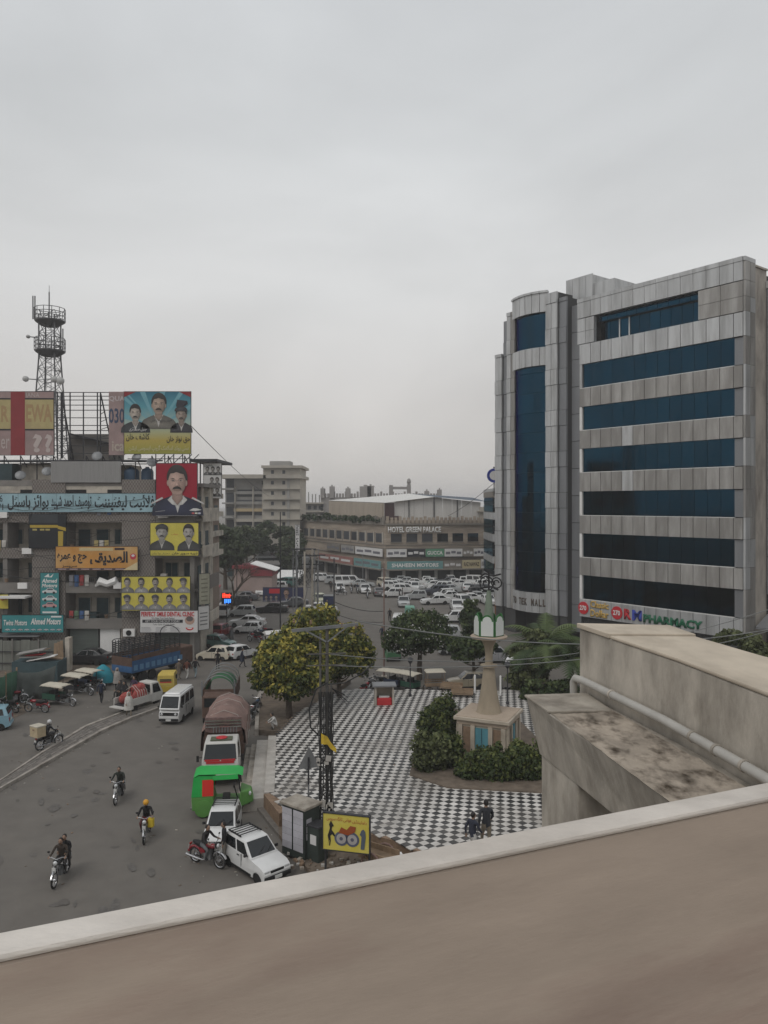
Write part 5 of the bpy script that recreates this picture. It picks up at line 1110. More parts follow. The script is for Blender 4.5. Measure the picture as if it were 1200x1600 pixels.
# yellow-green trees between road and plaza
x, y = G(452, 1122, .3); s = y/F_PX
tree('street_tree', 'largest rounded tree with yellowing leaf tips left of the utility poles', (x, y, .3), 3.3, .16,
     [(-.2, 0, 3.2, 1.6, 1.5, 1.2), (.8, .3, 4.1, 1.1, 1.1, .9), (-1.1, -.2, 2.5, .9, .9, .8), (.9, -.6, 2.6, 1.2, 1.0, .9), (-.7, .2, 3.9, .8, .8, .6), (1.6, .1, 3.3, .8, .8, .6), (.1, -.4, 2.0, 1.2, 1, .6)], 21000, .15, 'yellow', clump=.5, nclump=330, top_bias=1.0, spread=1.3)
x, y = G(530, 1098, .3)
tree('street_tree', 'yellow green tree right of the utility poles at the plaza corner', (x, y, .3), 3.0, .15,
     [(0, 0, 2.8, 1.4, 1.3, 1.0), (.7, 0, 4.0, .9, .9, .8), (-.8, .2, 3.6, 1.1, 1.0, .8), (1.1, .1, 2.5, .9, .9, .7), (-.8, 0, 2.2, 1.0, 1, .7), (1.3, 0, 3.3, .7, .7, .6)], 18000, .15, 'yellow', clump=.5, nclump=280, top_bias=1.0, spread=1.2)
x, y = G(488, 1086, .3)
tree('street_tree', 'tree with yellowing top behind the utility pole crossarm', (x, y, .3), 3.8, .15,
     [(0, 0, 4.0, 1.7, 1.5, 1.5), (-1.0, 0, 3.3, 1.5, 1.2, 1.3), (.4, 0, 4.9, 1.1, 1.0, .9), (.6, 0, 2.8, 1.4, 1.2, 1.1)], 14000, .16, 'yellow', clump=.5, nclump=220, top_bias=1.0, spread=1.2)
# flowering tree and small trees along the far plaza edge
x, y = G(655, 1062)
tf = tree('flowering_tree', 'dark leafed tree dotted with pale blossoms in front of the car park', (x, y, 0), 4.2, .17,
     [(-.2, 0, 3.4, 1.9, 1.8, 1.2), (.9, .2, 3.0, 1.5, 1.4, 1.0), (-1.2, 0, 2.7, 1.2, 1.2, .9), (.1, 0, 4.3, 1.1, 1.1, .7), (-.9, .1, 4.0, .7, .7, .6), (1.3, 0, 3.9, .7, .7, .5)], 14000, .17, 'dark', clump=.55, nclump=240, spread=1.8)
leaves('blossom', LM['bloom'], [(-.1, -.7, 3.2, 2.2, 1.8, 1.3)], 330, .11, tf, clump=.35, nclump=150, elong=1.0)
x, y = G(741, 1074)
tree('small_dark_tree', 'small dark tree with bare trunk left of the plaza fountain tower', (x, y, 0), 3.0, .13, [(-.5, 0, 2.6, 1.15, 1.0, .75), (.4, 0, 2.9, .9, .8, .6)], 4200, .17, 'dark', clump=.4, nclump=50, spread=1.0)
x, y = G(735, 1030)
tree('slim_green_tree', 'slim green tree behind the lantern of the fountain tower', (x, y, 0), 4.2, .12, [(0, 0, 3.0, .6, .6, 1.3), (.1, 0, 4.1, .5, .5, .7)], 2600, .17, 'dark', clump=.4, nclump=50, spread=.9)
# feathery palms and shrubs by the mall
def palm(label, px, py, h, n, L, seed, z=0):
    x, y = G(px, py, z); t = thing('feather_palm', label, 'palm', (x, y, z), 0, 'palms beside the mall'); rn = random.Random(seed)
    MB().tube([(0, 0, 0), (.05, 0, h*.5), (0, 0, h)], [.22, .17, .15], 10, M_bark).build('trunk', M_bark, t, smooth=True)
    vs, fs, tint = [], [], []
    for k in range(n):
        a = 2*math.pi*k/n*2.4+rn.uniform(-.3, .3); up = rn.uniform(.1, 1.25); l = L*rn.uniform(.75, 1.1); c0 = rn.uniform(.15, .9)
        d = Vector((math.cos(a), math.sin(a), 0)); p = Vector((0, 0, h)); el_ = up; N = 18
        for i in range(N):
            st = l/N; q = p+(d*math.cos(el_)+Vector((0, 0, math.sin(el_))))*st; el_ -= (.05+.06*i/N)*rn.uniform(.9, 1.3)
            side = Vector((-d.y, d.x, 0)); w = L*.20*math.sin(math.pi*min(1, (i+1.2)/(N+1)))**.6
            for sgn in (-1, 1):
                o = len(vs); tip = q+side*sgn*w+d*w*.6+Vector((0, 0, -w*.35)); vs += [p[:], q[:], tip[:]]; fs.append([o, o+1, o+2]); tint += [c0]*3
            p = q
    me = bpy.data.meshes.new('fronds'); me.from_pydata(vs, [], fs); at = me.attributes.new('tint', 'FLOAT', 'POINT'); at.data.foreach_set('value', np.clip(np.array(tint)+RNG.normal(size=len(tint))*.06, 0, 1)); me.materials.append(LM['palm'])
    link(bpy.data.objects.new('fronds', me), t); return t
palm('taller feathery palm in front of the mall entrance', 852, 1090, 3.3, 46, 3.5, 3)
palm('lower feathery palm nearest the concrete beam', 892, 1098, 2.6, 38, 3.2, 5)
x, y = G(826, 1090)
tree('leafy_shrub', 'pale leafed shrub below the curved mall bay', (x, y, 0), 2.6, .1, [(0, 0, 2.4, 1.2, 1.1, 1.4), (.5, 0, 3.6, .9, .9, .8), (-.2, -.4, 1.2, 1.1, 1.0, .9)], 6000, .17, 'olive', clump=.4, nclump=70, spread=.9, cat='shrub')
x, y = G(820, 1108)
tree('leafy_shrub', 'dark green shrub at the plaza edge under the palms', (x+.9, y, .2), 1.5, .1, [(0, 0, .8, 1.2, 1.0, .7), (1.2, 0, .9, 1.0, .9, .6)], 4200, .16, 'dark', clump=.35, nclump=60, spread=.8, cat='shrub')
x, y = XX(1160, 44), 44.0
tree('leafy_shrub', 'green shrub top showing above the concrete beam beside the mall corner', (x, y, 0), 4.2, .12, [(-.4, 0, 3.9, 1.6, 1.5, 1.2), (1.6, .2, 3.4, 1.3, 1.2, 1.0), (-.3, 0, 4.9, .8, .8, .6)], 6500, .18, 'olive', clump=.45, nclump=70, spread=1.3, cat='tree')
# far trees
for lab, px, py, Y, blobs, n in (
    ('broad grey green tree in front of the apartment block', 425, 878, 138, [(0, 0, 6.5, 5.0, 4, 2.6), (-4, 0, 5.5, 3.5, 3, 2.4), (3.6, 0, 5.2, 2.6, 3, 2.6)], 9000),
    ('rounded far tree left of the broad one', 385, 880, 128, [(0, 0, 6.4, 3.4, 3, 2.2), (-2.5, 0, 5.6, 2.6, 2.5, 2.0)], 6000),
    ('dark far tree at the corner of the side street', 352, 905, 112, [(0, 0, 6.2, 2.2, 2.2, 3.0), (1.8, 0, 5.6, 1.8, 1.8, 1.8), (-.6, 0, 8.0, 1.4, 1.4, 1.2)], 5500),
    ('shadowy tree beside the vertical hotel sign', 455, 890, 130, [(0, 0, 4.2, 2.2, 2, 3.2)], 4000)):
    x = XX(px, Y); tree('far_tree', lab, (x, Y, 0), 5.0, .3, blobs, n, .34, 'far', clump=.75, nclump=110, spread=2.6, group='trees before the apartment block')
# bare tree on the side street
bt = thing('bare_tree', 'leafless brown tree in the yard beside the neon sign', 'tree', (XX(362, 88), 88, 0)); b = MB(); rn = random.Random(4)
def branch(p, d, l, r, k):
    e = p+d*l; b.tube([p, p.lerp(e, .5)+Vector((rn.uniform(-.1, .1), 0, rn.uniform(-.05, .1)))*l, e], [r, r*.8, r*.55], 6, M_bark)
    if k == 0: return
    for j in range(3): branch(e, (d+Vector((rn.uniform(-.9, .9), rn.uniform(-.6, .6), rn.uniform(-.1, .5)))).normalized(), l*.72, r*.55, k-1)
branch(Vector((0, 0, 0)), Vector((.12, 0, 1)).normalized(), 2.2, .22, 4); b.build('branches', M_bark, bt)
# hedge plants round the fountain tower
def bush(lab, px, py, blobs, n, kind='hedge', size=.13):
    x, y = G(px, py, PZ); t = thing('hedge_bush', lab, 'bush', (x, y, PZ), 0, 'bushes round the fountain tower'); b = MB()
    for k in range(6): a = k*1.05; b.tube([(0, 0, 0), (math.cos(a)*.35, math.sin(a)*.35, .5), (math.cos(a)*.6, math.sin(a)*.6, .9)], [.03, .02, .01], 5, M_bark)
    b.build('stem', M_bark, t); rq = random.Random(px); blobs = blobs+[(q[0]+rq.uniform(-.8, .8)*q[3], q[1]+rq.uniform(-.7, .7)*q[4], q[2]+q[5]*rq.uniform(.55, 1.15), rq.uniform(.10, .26), rq.uniform(.10, .26), rq.uniform(.14, .42)) for q in blobs for _ in range(6)]
    leaves('foliage', LM[kind], blobs, int(n*1.3), size*.85, t, clump=.30, nclump=max(90, n//26), top_bias=.8); return t
bush('tallest bush at the far left side of the fountain tower', 682, 1160, [(0, 0, .9, .9, .8, .9), (.5, .6, 1.0, .7, .7, .8)], 5200)
bush('yellow tinged bush at the near left end of the hedge', 668, 1203, [(0, 0, .6, .65, .55, .65), (.6, .2, .5, .6, .5, .5)], 3800, 'olive', .12)
bush('bush left of the fountain tower steps', 700, 1196, [(0, 0, .55, .6, .5, .6)], 2600)
bush('dark bush in front of the blue door', 742, 1214, [(0, 0, .35, .75, .5, .38), (.5, .1, .4, .5, .5, .42)], 4200)
bush('full dark bush in front of the fountain tower corner', 790, 1216, [(0, 0, .48, .8, .6, .55), (-.6, 0, .42, .6, .5, .45)], 4800)
bush('bush at the right end of the hedge by the concrete column', 828, 1214, [(0, 0, .55, .7, .6, .6)], 4200)

# ================================================================= fountain tower on the plaza
ftx, fty = 4.95, 36.25
ft = thing('fountain_tower', 'beige square pavilion carrying a cone and a green arched lantern on the plaza', 'monument', (ftx, fty, PZ), R(-24))
M_bei = mat('beige_stone', (0.44, 0.385, 0.31), .85, var=.12, scale=1.4, dirt=(.22, .18, .14), dirt_amt=.6, dirt_scale=.8); M_beir = mat('beige_roof', (0.40, 0.325, 0.255), .9, var=.16, scale=1.2, dirt=(.18, .135, .10), dirt_amt=.7)
M_cone = mat('cone_render', (0.30, 0.25, 0.185), .9, var=.14, scale=2, stretch=(1, 1, .5), bump=.2)
M_bdoor = mat('blue_door', (0.09, 0.25, 0.30), .6, var=.15, scale=2)
hs_ = 1.12
MB().bx(-hs_, hs_, -hs_, hs_, 0, 1.80, M_bei).build('wall', M_bei, ft); MB().bx(-1.2, 1.2, -1.2, 1.2, 1.60, 1.80, M_beir).build('cornice', M_beir, ft, bevel=.02); MB().bx(-1.32, 1.32, -1.32, 1.32, 1.803, 1.96, M_bei).build('roof_slab', M_bei, ft, bevel=.02); MB().bx(-1.22, 1.22, -1.22, 1.22, 1.96, 1.985, M_beir).build('roof_screed', M_beir, ft)
MB().bx(-1.3, 1.3, -1.3, 1.3, 0, .22, M_bei).build('plinth', M_bei, ft)
for k in range(4):
    a = R(90*k); fc = Vector((math.cos(a), math.sin(a))); tg = Vector((-fc.y, fc.x))
    def fpart(nm_, u0, u1, z0, z1, d0, d1, m):
        c_ = fc*(hs_+(d0+d1)/2)+tg*((u0+u1)/2); p_ = piece(nm_, ft, m, 0, abs(d1-d0), 0, u1-u0, z0, z1); p_.location = (c_.x, c_.y, (z0+z1)/2); p_.rotation_euler = (0, 0, a)
    for u in (-1.02, -.42, .42, 1.02): fpart('pilaster', u-.10, u+.10, .22, 1.60, 0.0, .12, M_bei)
    for u0, u1 in ((-.90, -.54), (.54, .90)): fpart('side_panel', u0, u1, .35, 1.5, .0, .035, M_brown)
    fpart('door', -.31, .31, .30, 1.5, .0, .05, M_bdoor); fpart('door_seam', -.012, .012, .30, 1.5, .05, .06, M_ink)
MB().lathe([(.66, 1.98), (.62, 2.03), (.50, 2.6), (.38, 3.3), (.285, 4.25)], 24, m=M_cone).build('cone', M_cone, ft, smooth=True)
MB().lathe([(.30, 4.25), (.44, 4.28), (.44, 4.36), (.30, 4.40)], 24, m=M_cone).build('collar', M_cone, ft, smooth=True)
MB().lathe([(.20, 4.36), (.19, 4.9), (.23, 5.25), (.36, 5.55), (.48, 5.68)], 24, m=M_cone).build('neck', M_cone, ft, smooth=True)
MB().lathe([(.48, 5.68), (.92, 5.72), (.95, 5.80), (.90, 5.84), (.1, 5.86)], 30, m=M_beir).build('lantern_tray', M_beir, ft, smooth=True)
M_gtr = mat('green_trim', (.03, .13, .035), .5); M_opal = mat('opal_panel', (.60, .62, .60), .4)
lr = .74
for k in range(6):
    a = R(60*k-21); L_ = lr; u = Vector((-math.sin(a), math.cos(a))); c_ = Vector((math.cos(a), math.sin(a)))*lr*math.cos(R(30)); w = lr*.5
    def arch(s_, z0, hs, n=12):
        pts = [(-w*s_, z0), (w*s_, z0), (w*s_, z0+hs)]+[(w*s_*.76, z0+hs)]
        pts += [(w*s_*.74*math.cos(R(180*i/n)), z0+hs+.02+w*s_*.72*math.sin(R(180*i/n))) for i in range(n+1)]+[(-w*s_*.76, z0+hs), (-w*s_, z0+hs)]
        return pts
    for nm_, pl, th0, th1, m in (('arch_frame', arch(1.0, 5.86, .80), -.03, .03, M_gtr), ('arch_panel', arch(.84, 5.90, .72), .031, .055, M_opal)):
        n = len(pl); f = lambda q, d: (c_.x*(1)+u.x*q[0]+math.cos(a)*d, c_.y+u.y*q[0]+math.sin(a)*d, q[1])
        MB().add([f(q, th0) for q in pl]+[f(q, th1) for q in pl], [list(range(n))[::-1], list(range(n, 2*n))]+[[i, (i+1) % n, n+(i+1) % n, n+i] for i in range(n)], m).build(nm_, m, ft)
MB().lathe([(.34, 5.86), (.27, 6.6), (.17, 7.6), (.10, 8.1)], 16, m=mat('green_grey_spire', (.17, .21, .16), .8, var=.15, scale=2)).build('spire', MATS['green_grey_spire'], ft, smooth=True)
b = MB()
for dx, dz, r in ((-.12, 8.45, .36), (.40, 8.5, .26)):
    b.tube([(dx+r*math.cos(R(20*k)), 0.02*k/18, dz+r*math.sin(R(20*k))) for k in range(19)], .036, 6)
    b.tube([(dx+r*.5*math.cos(R(30*k)), 0, dz+r*.5*math.sin(R(30*k))) for k in range(9)], .034, 6)
b.tube([(-.5, 0, 8.75), (-.2, 0, 8.95), (.25, 0, 8.85), (.62, 0, 8.95)], .05, 6); b.tube([(0, 0, 8.05), (0, 0, 9.0)], .05, 6); b.tube([(-.45, 0, 8.2), (.1, 0, 8.3), (.5, 0, 8.15)], .05, 6)
b.build('iron_emblem', M_black, ft)
for o in ft.children:
    if o.name.split('.')[0] in ('cone', 'collar', 'neck', 'lantern_tray', 'arch_frame', 'arch_panel', 'spire', 'iron_emblem'): o.scale = (.92, .92, .935); o.location = (0, 0, 1.985*(1-.935))
for k in range(3): piece('step', ft, M_bei, -1.32-.3*k-.3, -1.32-.3*k, -.4, .4, 0, .45-.15*k)

# ================================================================= plaza fittings
kx, ky = G(600, 1100, PZ)
ks_ = thing('plaza_kiosk', 'small open concrete stall with a red counter at the far plaza edge', 'kiosk', (kx, ky, PZ), R(4))
MB().bx(-.56, -.46, -.4, .4, 0, 1.1, M_conc).build('side_wall', M_conc, ks_); MB().bx(.46, .56, -.4, .4, 0, 1.1, M_conc).build('side_wall', M_conc, ks_); MB().bx(-.46, .46, .3, .4, 0, 1.1, M_bei).build('back_wall', M_bei, ks_)
MB().bx(-.7, .7, -.5, .5, 1.1, 1.2, M_panelg).build('roof', M_panelg, ks_, bevel=.01); MB().bx(-.44, .44, -.36, .1, 0, .42, M_red).build('counter', M_red, ks_, bevel=.05); MB().bx(-.3, .3, -.2, .1, .43, .5, M_white).build('goods', M_white, ks_)
def plamp(lab, px, py, h, z=PZ):
    x, y = G(px, py, z); t = thing('plaza_lamp', lab, 'lamp post', (x, y, z), 0, 'lamp posts on the plaza')
    MB().lathe([(.09, 0), (.09, .12), (.04, .2), (.035, h)], 10, m=M_steel).build('post', M_steel, t); MB().lathe([(.05, h), (.14, h+.12), (.14, h+.28)], 10, m=M_steel).build('lantern', M_white, t); MB().lathe([(.2, h+.28), (.05, h+.40)], 10, m=M_steel).build('cap', M_steel, t)
plamp('lamp post right of the small plaza kiosk', 641, 1088, 2.0); plamp('lamp post right of the fountain tower', 793, 1100, 2.1)
for lab, px, py, h in (('white marker post behind the fountain tower', 782, 1087, 1.2), ('white marker post left of the fountain tower cone', 742, 1083, 1.1)):
    x, y = G(px, py, PZ); tag(MB().lathe([(.06, 0), (.06, h), (.03, h+.04)], 10, m=M_white).build('marker_post', M_white, None, (x, y, PZ)), lab, 'post')
# tall thin poles
def pole(lab, px, py, ytop, r=.07, m=None, arms=()):
    x, y = G(px, py); h = ZZ(ytop, y); t = thing('street_pole', lab, 'pole', (x, y, 0)); MB().lathe([(r*1.3, 0), (r*1.2, .4), (r, .5), (r*.7, h)], 10, m=m or M_galv).build('shaft', m or M_galv, t)
    MB().box((0, 0, .06), (.4, .4, .12), M_conc).build('footing', M_conc, t)
    for z, w in arms: MB().bx(-w, w, -.05, .05, h-z-.06, h-z+.06, M_steel).build('crossarm', M_steel, t)
    return t
M_rust = mat('rusty_pole', (.20, .13, .11), .8, var=.25, scale=2)
pole('reddish thin pole standing beside the flowering tree', 600, 1058, 880, .06, M_rust)
pole('dark pole on the road left of the parked cars', 522, 985, 872, .08, M_steel); pole('grey pole beside the side street parked cars', 438, 990, 800, .07, M_steel); pole('thin pole in front of the pink shed', 370, 960, 878, .05, M_steel)
pole('signal pole near the hotel shop fronts', 567, 912, 866, .08, M_galv)
for k, (lab, px, py, yt, arms) in enumerate((('thick concrete power pole in the middle cluster', 488, 985, 858, ((.6, 1.3), (1.5, 1.1))), ('second power pole of the cluster with tangled cables', 476, 990, 862, ((.4, 1.2),)), ('left pole of the power pole cluster', 463, 1000, 866, ()), ('slim steel pole at the right of the cluster', 496, 978, 880, ()))):
    pole(lab, px, py, yt, .13 if k < 2 else .08, M_conc if k < 2 else M_galv, arms)
cl = thing('transformer_rack', 'tangled transformer rack and cable loops between the power poles', 'transformer', (XX(478, 90), 90, 0)); b = MB(); rn = random.Random(9)
for k in range(26):
    p = [Vector((rn.uniform(-1.6, 1.2), rn.uniform(-.4, .4), rn.uniform(2.5, 7.2))) for _ in range(2)]; m_ = (p[0]+p[1])/2+Vector((rn.uniform(-.3, .3), 0, -rn.uniform(.2, .8))); b.tube([p[0], m_, p[1]], .03, 5)
b.build('cable_loops', M_wire, cl); MB().bx(-1.7, 1.2, -.1, .1, 7.1, 7.25, M_steel).bx(-1.7, 1.2, -.1, .1, 4.9, 5.0, M_steel).build('rack_beam', M_steel, cl)
MB().lathe([(.4, 4.95), (.45, 5.2), (.45, 6.2), (.35, 6.3)], 14, m=M_galv).build('transformer', M_galv, cl)
b = MB()
for sx in (-1.5, 1.0):
    b.bar((sx, 0, 0), (sx, 0, 7.2), .12)
    for k in range(6): b.bar((sx, 0, 1.2*k), (sx+.45, 0, 1.2*k+.6), .05)
    b.bar((sx+.45, 0, 0), (sx+.45, 0, 7.2), .1)
b.build('lattice_leg', M_galv, cl)

# ================================================================= near utility pole, cabinet, banner
ux0, uy0 = G(508, 1336); us = F_PX/uy0; uzp = lambda p: ZZ(p, uy0)
up = thing('utility_pole', 'tall cable-laden steel utility pole pair beside the electrical cabinet', 'utility pole', (ux0, uy0, 0))
M_pol = mat('pole_steel', (.11, .105, .098), .7, .2, var=.3, scale=3)
for dx, yt, r in ((-.17, 990, .042), (.07, 975, .058), (.22, 1070, .038)): MB().tube([(dx, 0, 0), (dx, 0, uzp(yt))], r, 8, M_pol).build('shaft', M_pol, up)
b = MB(); z = .5
while z < 4.4: b.bar((-.17, 0, z), (.07, 0, z+.3), .03); b.bar((.07, 0, z), (-.17, 0, z+.3), .03); z += .3
z = .6
while z < 5: b.bar((.07, 0, z), (.22, 0, z+.25), .03); z += .28
b.build('lacing', M_pol, up)
ca = MB().bar((XX(456, uy0)-ux0, -.08, uzp(985)), (XX(560, uy0)-ux0, -.08, uzp(975)), .07, M_galv, .11).build('crossarm', M_galv, up)
MB().bar((.05, -.1, uzp(1002)), (-.75, -.1, uzp(983)), .045).bar((.09, -.1, uzp(1002)), (.8, -.1, uzp(978)), .045).build('arm_brace', M_galv, up)
for q in (1022, 1040): MB().bar((-.65, -.05, uzp(q)), (.75, -.05, uzp(q-2)), .04).build('step_bar', M_pol, up)
for dx in (-1.1, -.5, .6, 1.1): MB().lathe([(.03, 0), (.05, .05), (.03, .08), (.05, .12), (.02, .16)], 8, m=M_brown).build('insulator', M_brown, up, (dx, -.08, uzp(979)+.04-dx*.085))
b = MB(); b.tube([(.1, -.12, uzp(1065)), (-.3, -.15, uzp(1075)), (-.55, -.15, uzp(1105)), (-.5, -.15, uzp(1135)), (-.2, -.12, uzp(1148))], .03, 6); b.tube([(.1, -.12, uzp(1068)), (.7, -.1, uzp(1066)), (1.3, -.1, uzp(1052)), (1.7, .3, uzp(1040))], .025, 6)
rn = random.Random(5)
for k in range(16):
    x0 = rn.uniform(-.24, .28); b.tube([(x0+rn.uniform(-.04, .04), -.09, uzp(1080+q*28)) for q in range(9)], .014, 5)
for k in range(5): b.bar((.25, -.05, uzp(1075)), (.8+rn.uniform(-.1, .1), -.05, uzp(1085+k*4)), .02)
b.build('cable', M_wire, up)
M_rag = mat('rag_pale', (.40, .38, .35), .9)
for k in range(10): q = rn.uniform(1160, 1300); MB().box((rn.uniform(-.25, .2), -.12, uzp(q)), (rn.uniform(.08, .2), .03, rn.uniform(.1, .3)), M_rag, M=Matrix.Rotation(rn.uniform(-.4, .4), 3, 'Y')).build('paper_scrap', M_rag, up)
fl = thing('yellow_flag', 'small crumpled yellow flag tied to the utility pole', 'flag', (ux0+.02, uy0-.14, uzp(1164)))
vs = [(.0+.6*i/5*.9-.15, -.04*math.sin(i*1.7), (.46-.38*(j/3))*(1-.12*i)-.05*i*(i > 2)) for j in range(4) for i in range(6)]
MB().add(vs, [[j*6+i, j*6+i+1, (j+1)*6+i+1, (j+1)*6+i] for j in range(3) for i in range(5)], mat('flag_yellow', (.55, .38, .04), .8, var=.2, scale=5)).build('cloth', MATS['flag_yellow'], fl, smooth=True)
sx0, sy0 = G(481, 1262, .0); sx0, sy0 = XX(482, 28.6), 28.6
ts = thing('road_sign', 'triangular road sign seen from its grey back beside the utility pole', 'road sign', (sx0, sy0, .15))
MB().tube([(0, 0, 0), (0, 0, 2.9)], .03, 8, M_galv).build('post', M_galv, ts); MB().prism([(-.42, ZZ(1203, sy0)-.15), (.42, ZZ(1199, sy0)-.15), (.02, ZZ(1167, sy0)-.15)], .035, .05, M_galv, 'y').build('plate', M_galv, ts); MB().bx(-.03, .03, -.032, .034, 1.9, 2.9, M_steel).build('plate_bracket', M_steel, ts)
cbx, cby = G(458, 1335); cb = thing('electrical_cabinet', 'grey street cabinet plastered with paper bills beside the utility pole', 'cabinet', (XX(470, 27.2), 27.2, .12), R(-38))
M_cab = mat('cabinet_dark', (.035, .045, .04), .6, var=.2, scale=3); M_bill = mat('paper_bill', (.40, .39, .42), .8, var=.12, scale=4, objvar=.12)
MB().bx(-.55, .55, -.38, .38, 0, 1.75, M_cab).build('body', M_cab, cb, bevel=.01); MB().box((0, 0, 1.80), (1.25, .9, .1), M_concd).build('roof_slab', M_concd, cb, bevel=.02)
for k in range(2):
    dr = MB().bx(-.52+.54*k, -.02+.54*k, -.405, -.385, .25, 1.7, M_cab).build('door', M_cab, cb)
    for r in range(6): piece('paper_bill', cb, M_bill, -.51+.54*k+.005, -.03+.54*k-.005, -.416-.002*(r % 2), -.408, .28+r*.235, .28+r*.235+.225)
for r in range(3): piece('paper_bill', cb, M_bill, .56, .57, -.3, -.05, .7+r*.25, .92+r*.25)
bx_ = thing('meter_box', 'dark dented metal box next to the papered cabinet', 'box', (XX(496, 26.7), 26.7, .12), R(-38)); MB().bx(-.28, .28, -.25, .25, 0, 1.2, M_cab).build('body', M_cab, bx_, bevel=.03); MB().box((0, 0, 1.24), (.62, .56, .08), M_steel).build('lid', M_steel, bx_, bevel=.02); piece('paper_bill', bx_, M_wp, -.1, .18, -.262, -.252, .62, .95)
t, W, H = sign('roadside_yellow_banner', 'yellow roadside banner with horse and carriage pictures at the foot of the utility pole', 'banner', 25.6, 505, 577, 1270, 1326, mat('bright_yellow_print', (.60, .50, .07), .6, var=.06, scale=1.2, dirt=(.58, .52, .22), dirt_amt=.5), rz=R(-14))
bk = pm((.02, .017, .015)); b = MB()
hs = [(.10, .12), (.12, .30), (.10, .42), (.13, .55), (.15, .66), (.13, .76), (.17, .88), (.21, .80), (.24, .72), (.20, .70), (.19, .60), (.24, .52), (.27, .44), (.25, .40), (.20, .47), (.16, .42), (.17, .28), (.15, .12), (.13, .12), (.14, .28), (.125, .28)]
layer(b, [(W*x_, H*z_*.92) for x_, z_ in hs], -.012, bk)
for q in (.40, .64):
    layer(b, ell(W*q, H*.34, H*.20, H*.20), -.012, pm((.10, .11, .16))); layer(b, ell(W*q, H*.34, H*.14, H*.14), -.018, pm((.38, .36, .35))); layer(b, ell(W*q, H*.34, H*.05, H*.05), -.024, pm((.1, .1, .14)))
layer(b, [(W*.34, H*.50), (W*.40, H*.66), (W*.52, H*.60), (W*.60, H*.72), (W*.72, H*.70), (W*.70, H*.56), (W*.55, H*.45)], -.024, pm((.30, .07, .02)))
layer(b, [(W*.82, H*.10), (W*.84, H*.45), (W*.80, H*.50), (W*.84, H*.62), (W*.88, H*.66), (W*.92, H*.6), (W*.93, H*.45), (W*.90, H*.1)], -.018, pm((.09, .11, .14)))
b.build('carriage_print', None, t); lettering(t, urdu('عوامی تانگہ سروس'), W*.08, W*.62, H*.80, H*.94, -.02, pm((.42, .06, .03))); lettering(t, urdu('راولپنڈی'), W*.64, W*.95, H*.78, H*.90, -.02, pm((.42, .06, .03)))
for p in (0.02, .98): MB().bx(W*p-.03, W*p+.03, .13, .18, -ZZ(1326, 25.6)+.1, H+.05, M_steel).build('post', M_steel, t)
# junk heap by the banner: cart wheel, crates
jc = thing('broken_handcart', 'old wooden handcart with a spoked wheel beside the yellow banner', 'cart', (XX(592, 25.8), 25.8, .16), R(-35))
MB().bx(-.6, .6, -.35, .35, .45, .53, M_wood).build('bed', M_wood, jc); MB().bx(-.6, .6, -.37, -.33, .53, .72, M_wood).bx(-.6, .6, .33, .37, .53, .72, M_wood).build('side_board', M_wood, jc)
for s_ in (-1, 1):
    w_ = MB(); w_.tube([(.38*math.cos(R(18*k)), s_*.45, .38+.38*math.sin(R(18*k))) for k in range(21)], .035, 6, M_rust)
    for k in range(8): w_.bar((0, s_*.45, .38), (.36*math.cos(R(45*k)), s_*.45, .38+.36*math.sin(R(45*k))), .025, M_wood)
    w_.build('wheel', M_rust, jc)
MB().bar((-.6, -.2, .5), (-1.5, -.2, .75), .05).bar((-.6, .2, .5), (-1.5, .2, .75), .05).build('shaft', M_wood, jc)
cr = thing('crate', 'pale crate of goods lying by the handcart', 'crate', (XX(613, 25.6), 25.6, .16), R(20)); MB().bx(-.4, .4, -.3, .3, 0, .4, M_apg).build('box', M_apg, cr); MB().box((0, 0, .45), (.9, .7, .06), M_white, M=Matrix.Rotation(.12, 3, 'X')).build('cover', M_white, cr)
b = MB(); rn = random.Random(11)
for k in range(130):
    x, y = rn.uniform(-2.6, 2.4), rn.uniform(-1.1, 1.1); s_ = rn.uniform(.03, .13); b.box((XX(560, 26.3)+x, 26.0-x*.28+y*.6, .17+s_*.3), (s_*1.5, s_, s_*.8), (M_dirt, M_brown, M_concd, M_rag)[rn.choice((0, 0, 1, 2, 3))], rz=rn.uniform(0, 3))
tag(b.build('rubble'), 'loose stones and rubbish along the plaza foot', 'rubble', kind='stuff')
# wires across the view
def wire(lab, pts, r=.018, m=None, sag=.3, n=16):
    a, c = Vector(pts[0]), Vector(pts[1]); q = []
    for k in range(n+1):
        t_ = k/n; p = a.lerp(c, t_); p.z -= sag*4*t_*(1-t_); q.append(p)
    return tag(MB().tube(q, r, 5, m or M_wirel).build('overhead_wire', m or M_wirel, None), lab, 'wire', 'overhead wires')
cl_, cr_ = Vector((ux0-1.05, uy0-.08, uzp(977))), Vector((ux0+1.15, uy0-.08, uzp(970)))
wire('upper wire from the crossarm across the fountain lantern', (cr_, P(1260, 972, 34)), .022, sag=.9)
wire('lower wire from the crossarm passing behind the fountain tower', (Vector((ux0+.3, uy0, uzp(1040))), P(1000, 1018, 34)), .02, sag=.3)
wire('wire from the pole to the concrete beam', (Vector((ux0+.1, uy0, uzp(1022))), P(905, 1020, 40)), .02, sag=.35)
wire('thin wire running from the pole towards the far power poles', (cl_, P(489, 862, 75)), .02, M_wire, sag=.9); wire('dark cable low over the road to the reddish pole', (P(522, 940, 70), P(600, 955, 70)), .03, M_wire, sag=.3); wire('second dark cable over the road to the reddish pole', (P(522, 958, 70), P(600, 972, 70)), .025, M_wire, sag=.3)
wire('upper wire in front of the mall corner', (P(960, 1010, 38), P(1260, 932, 34)), .02, sag=.25); wire('lower wire in front of the mall corner', (P(1085, 1012, 38), P(1260, 966, 34)), .02, sag=.15)
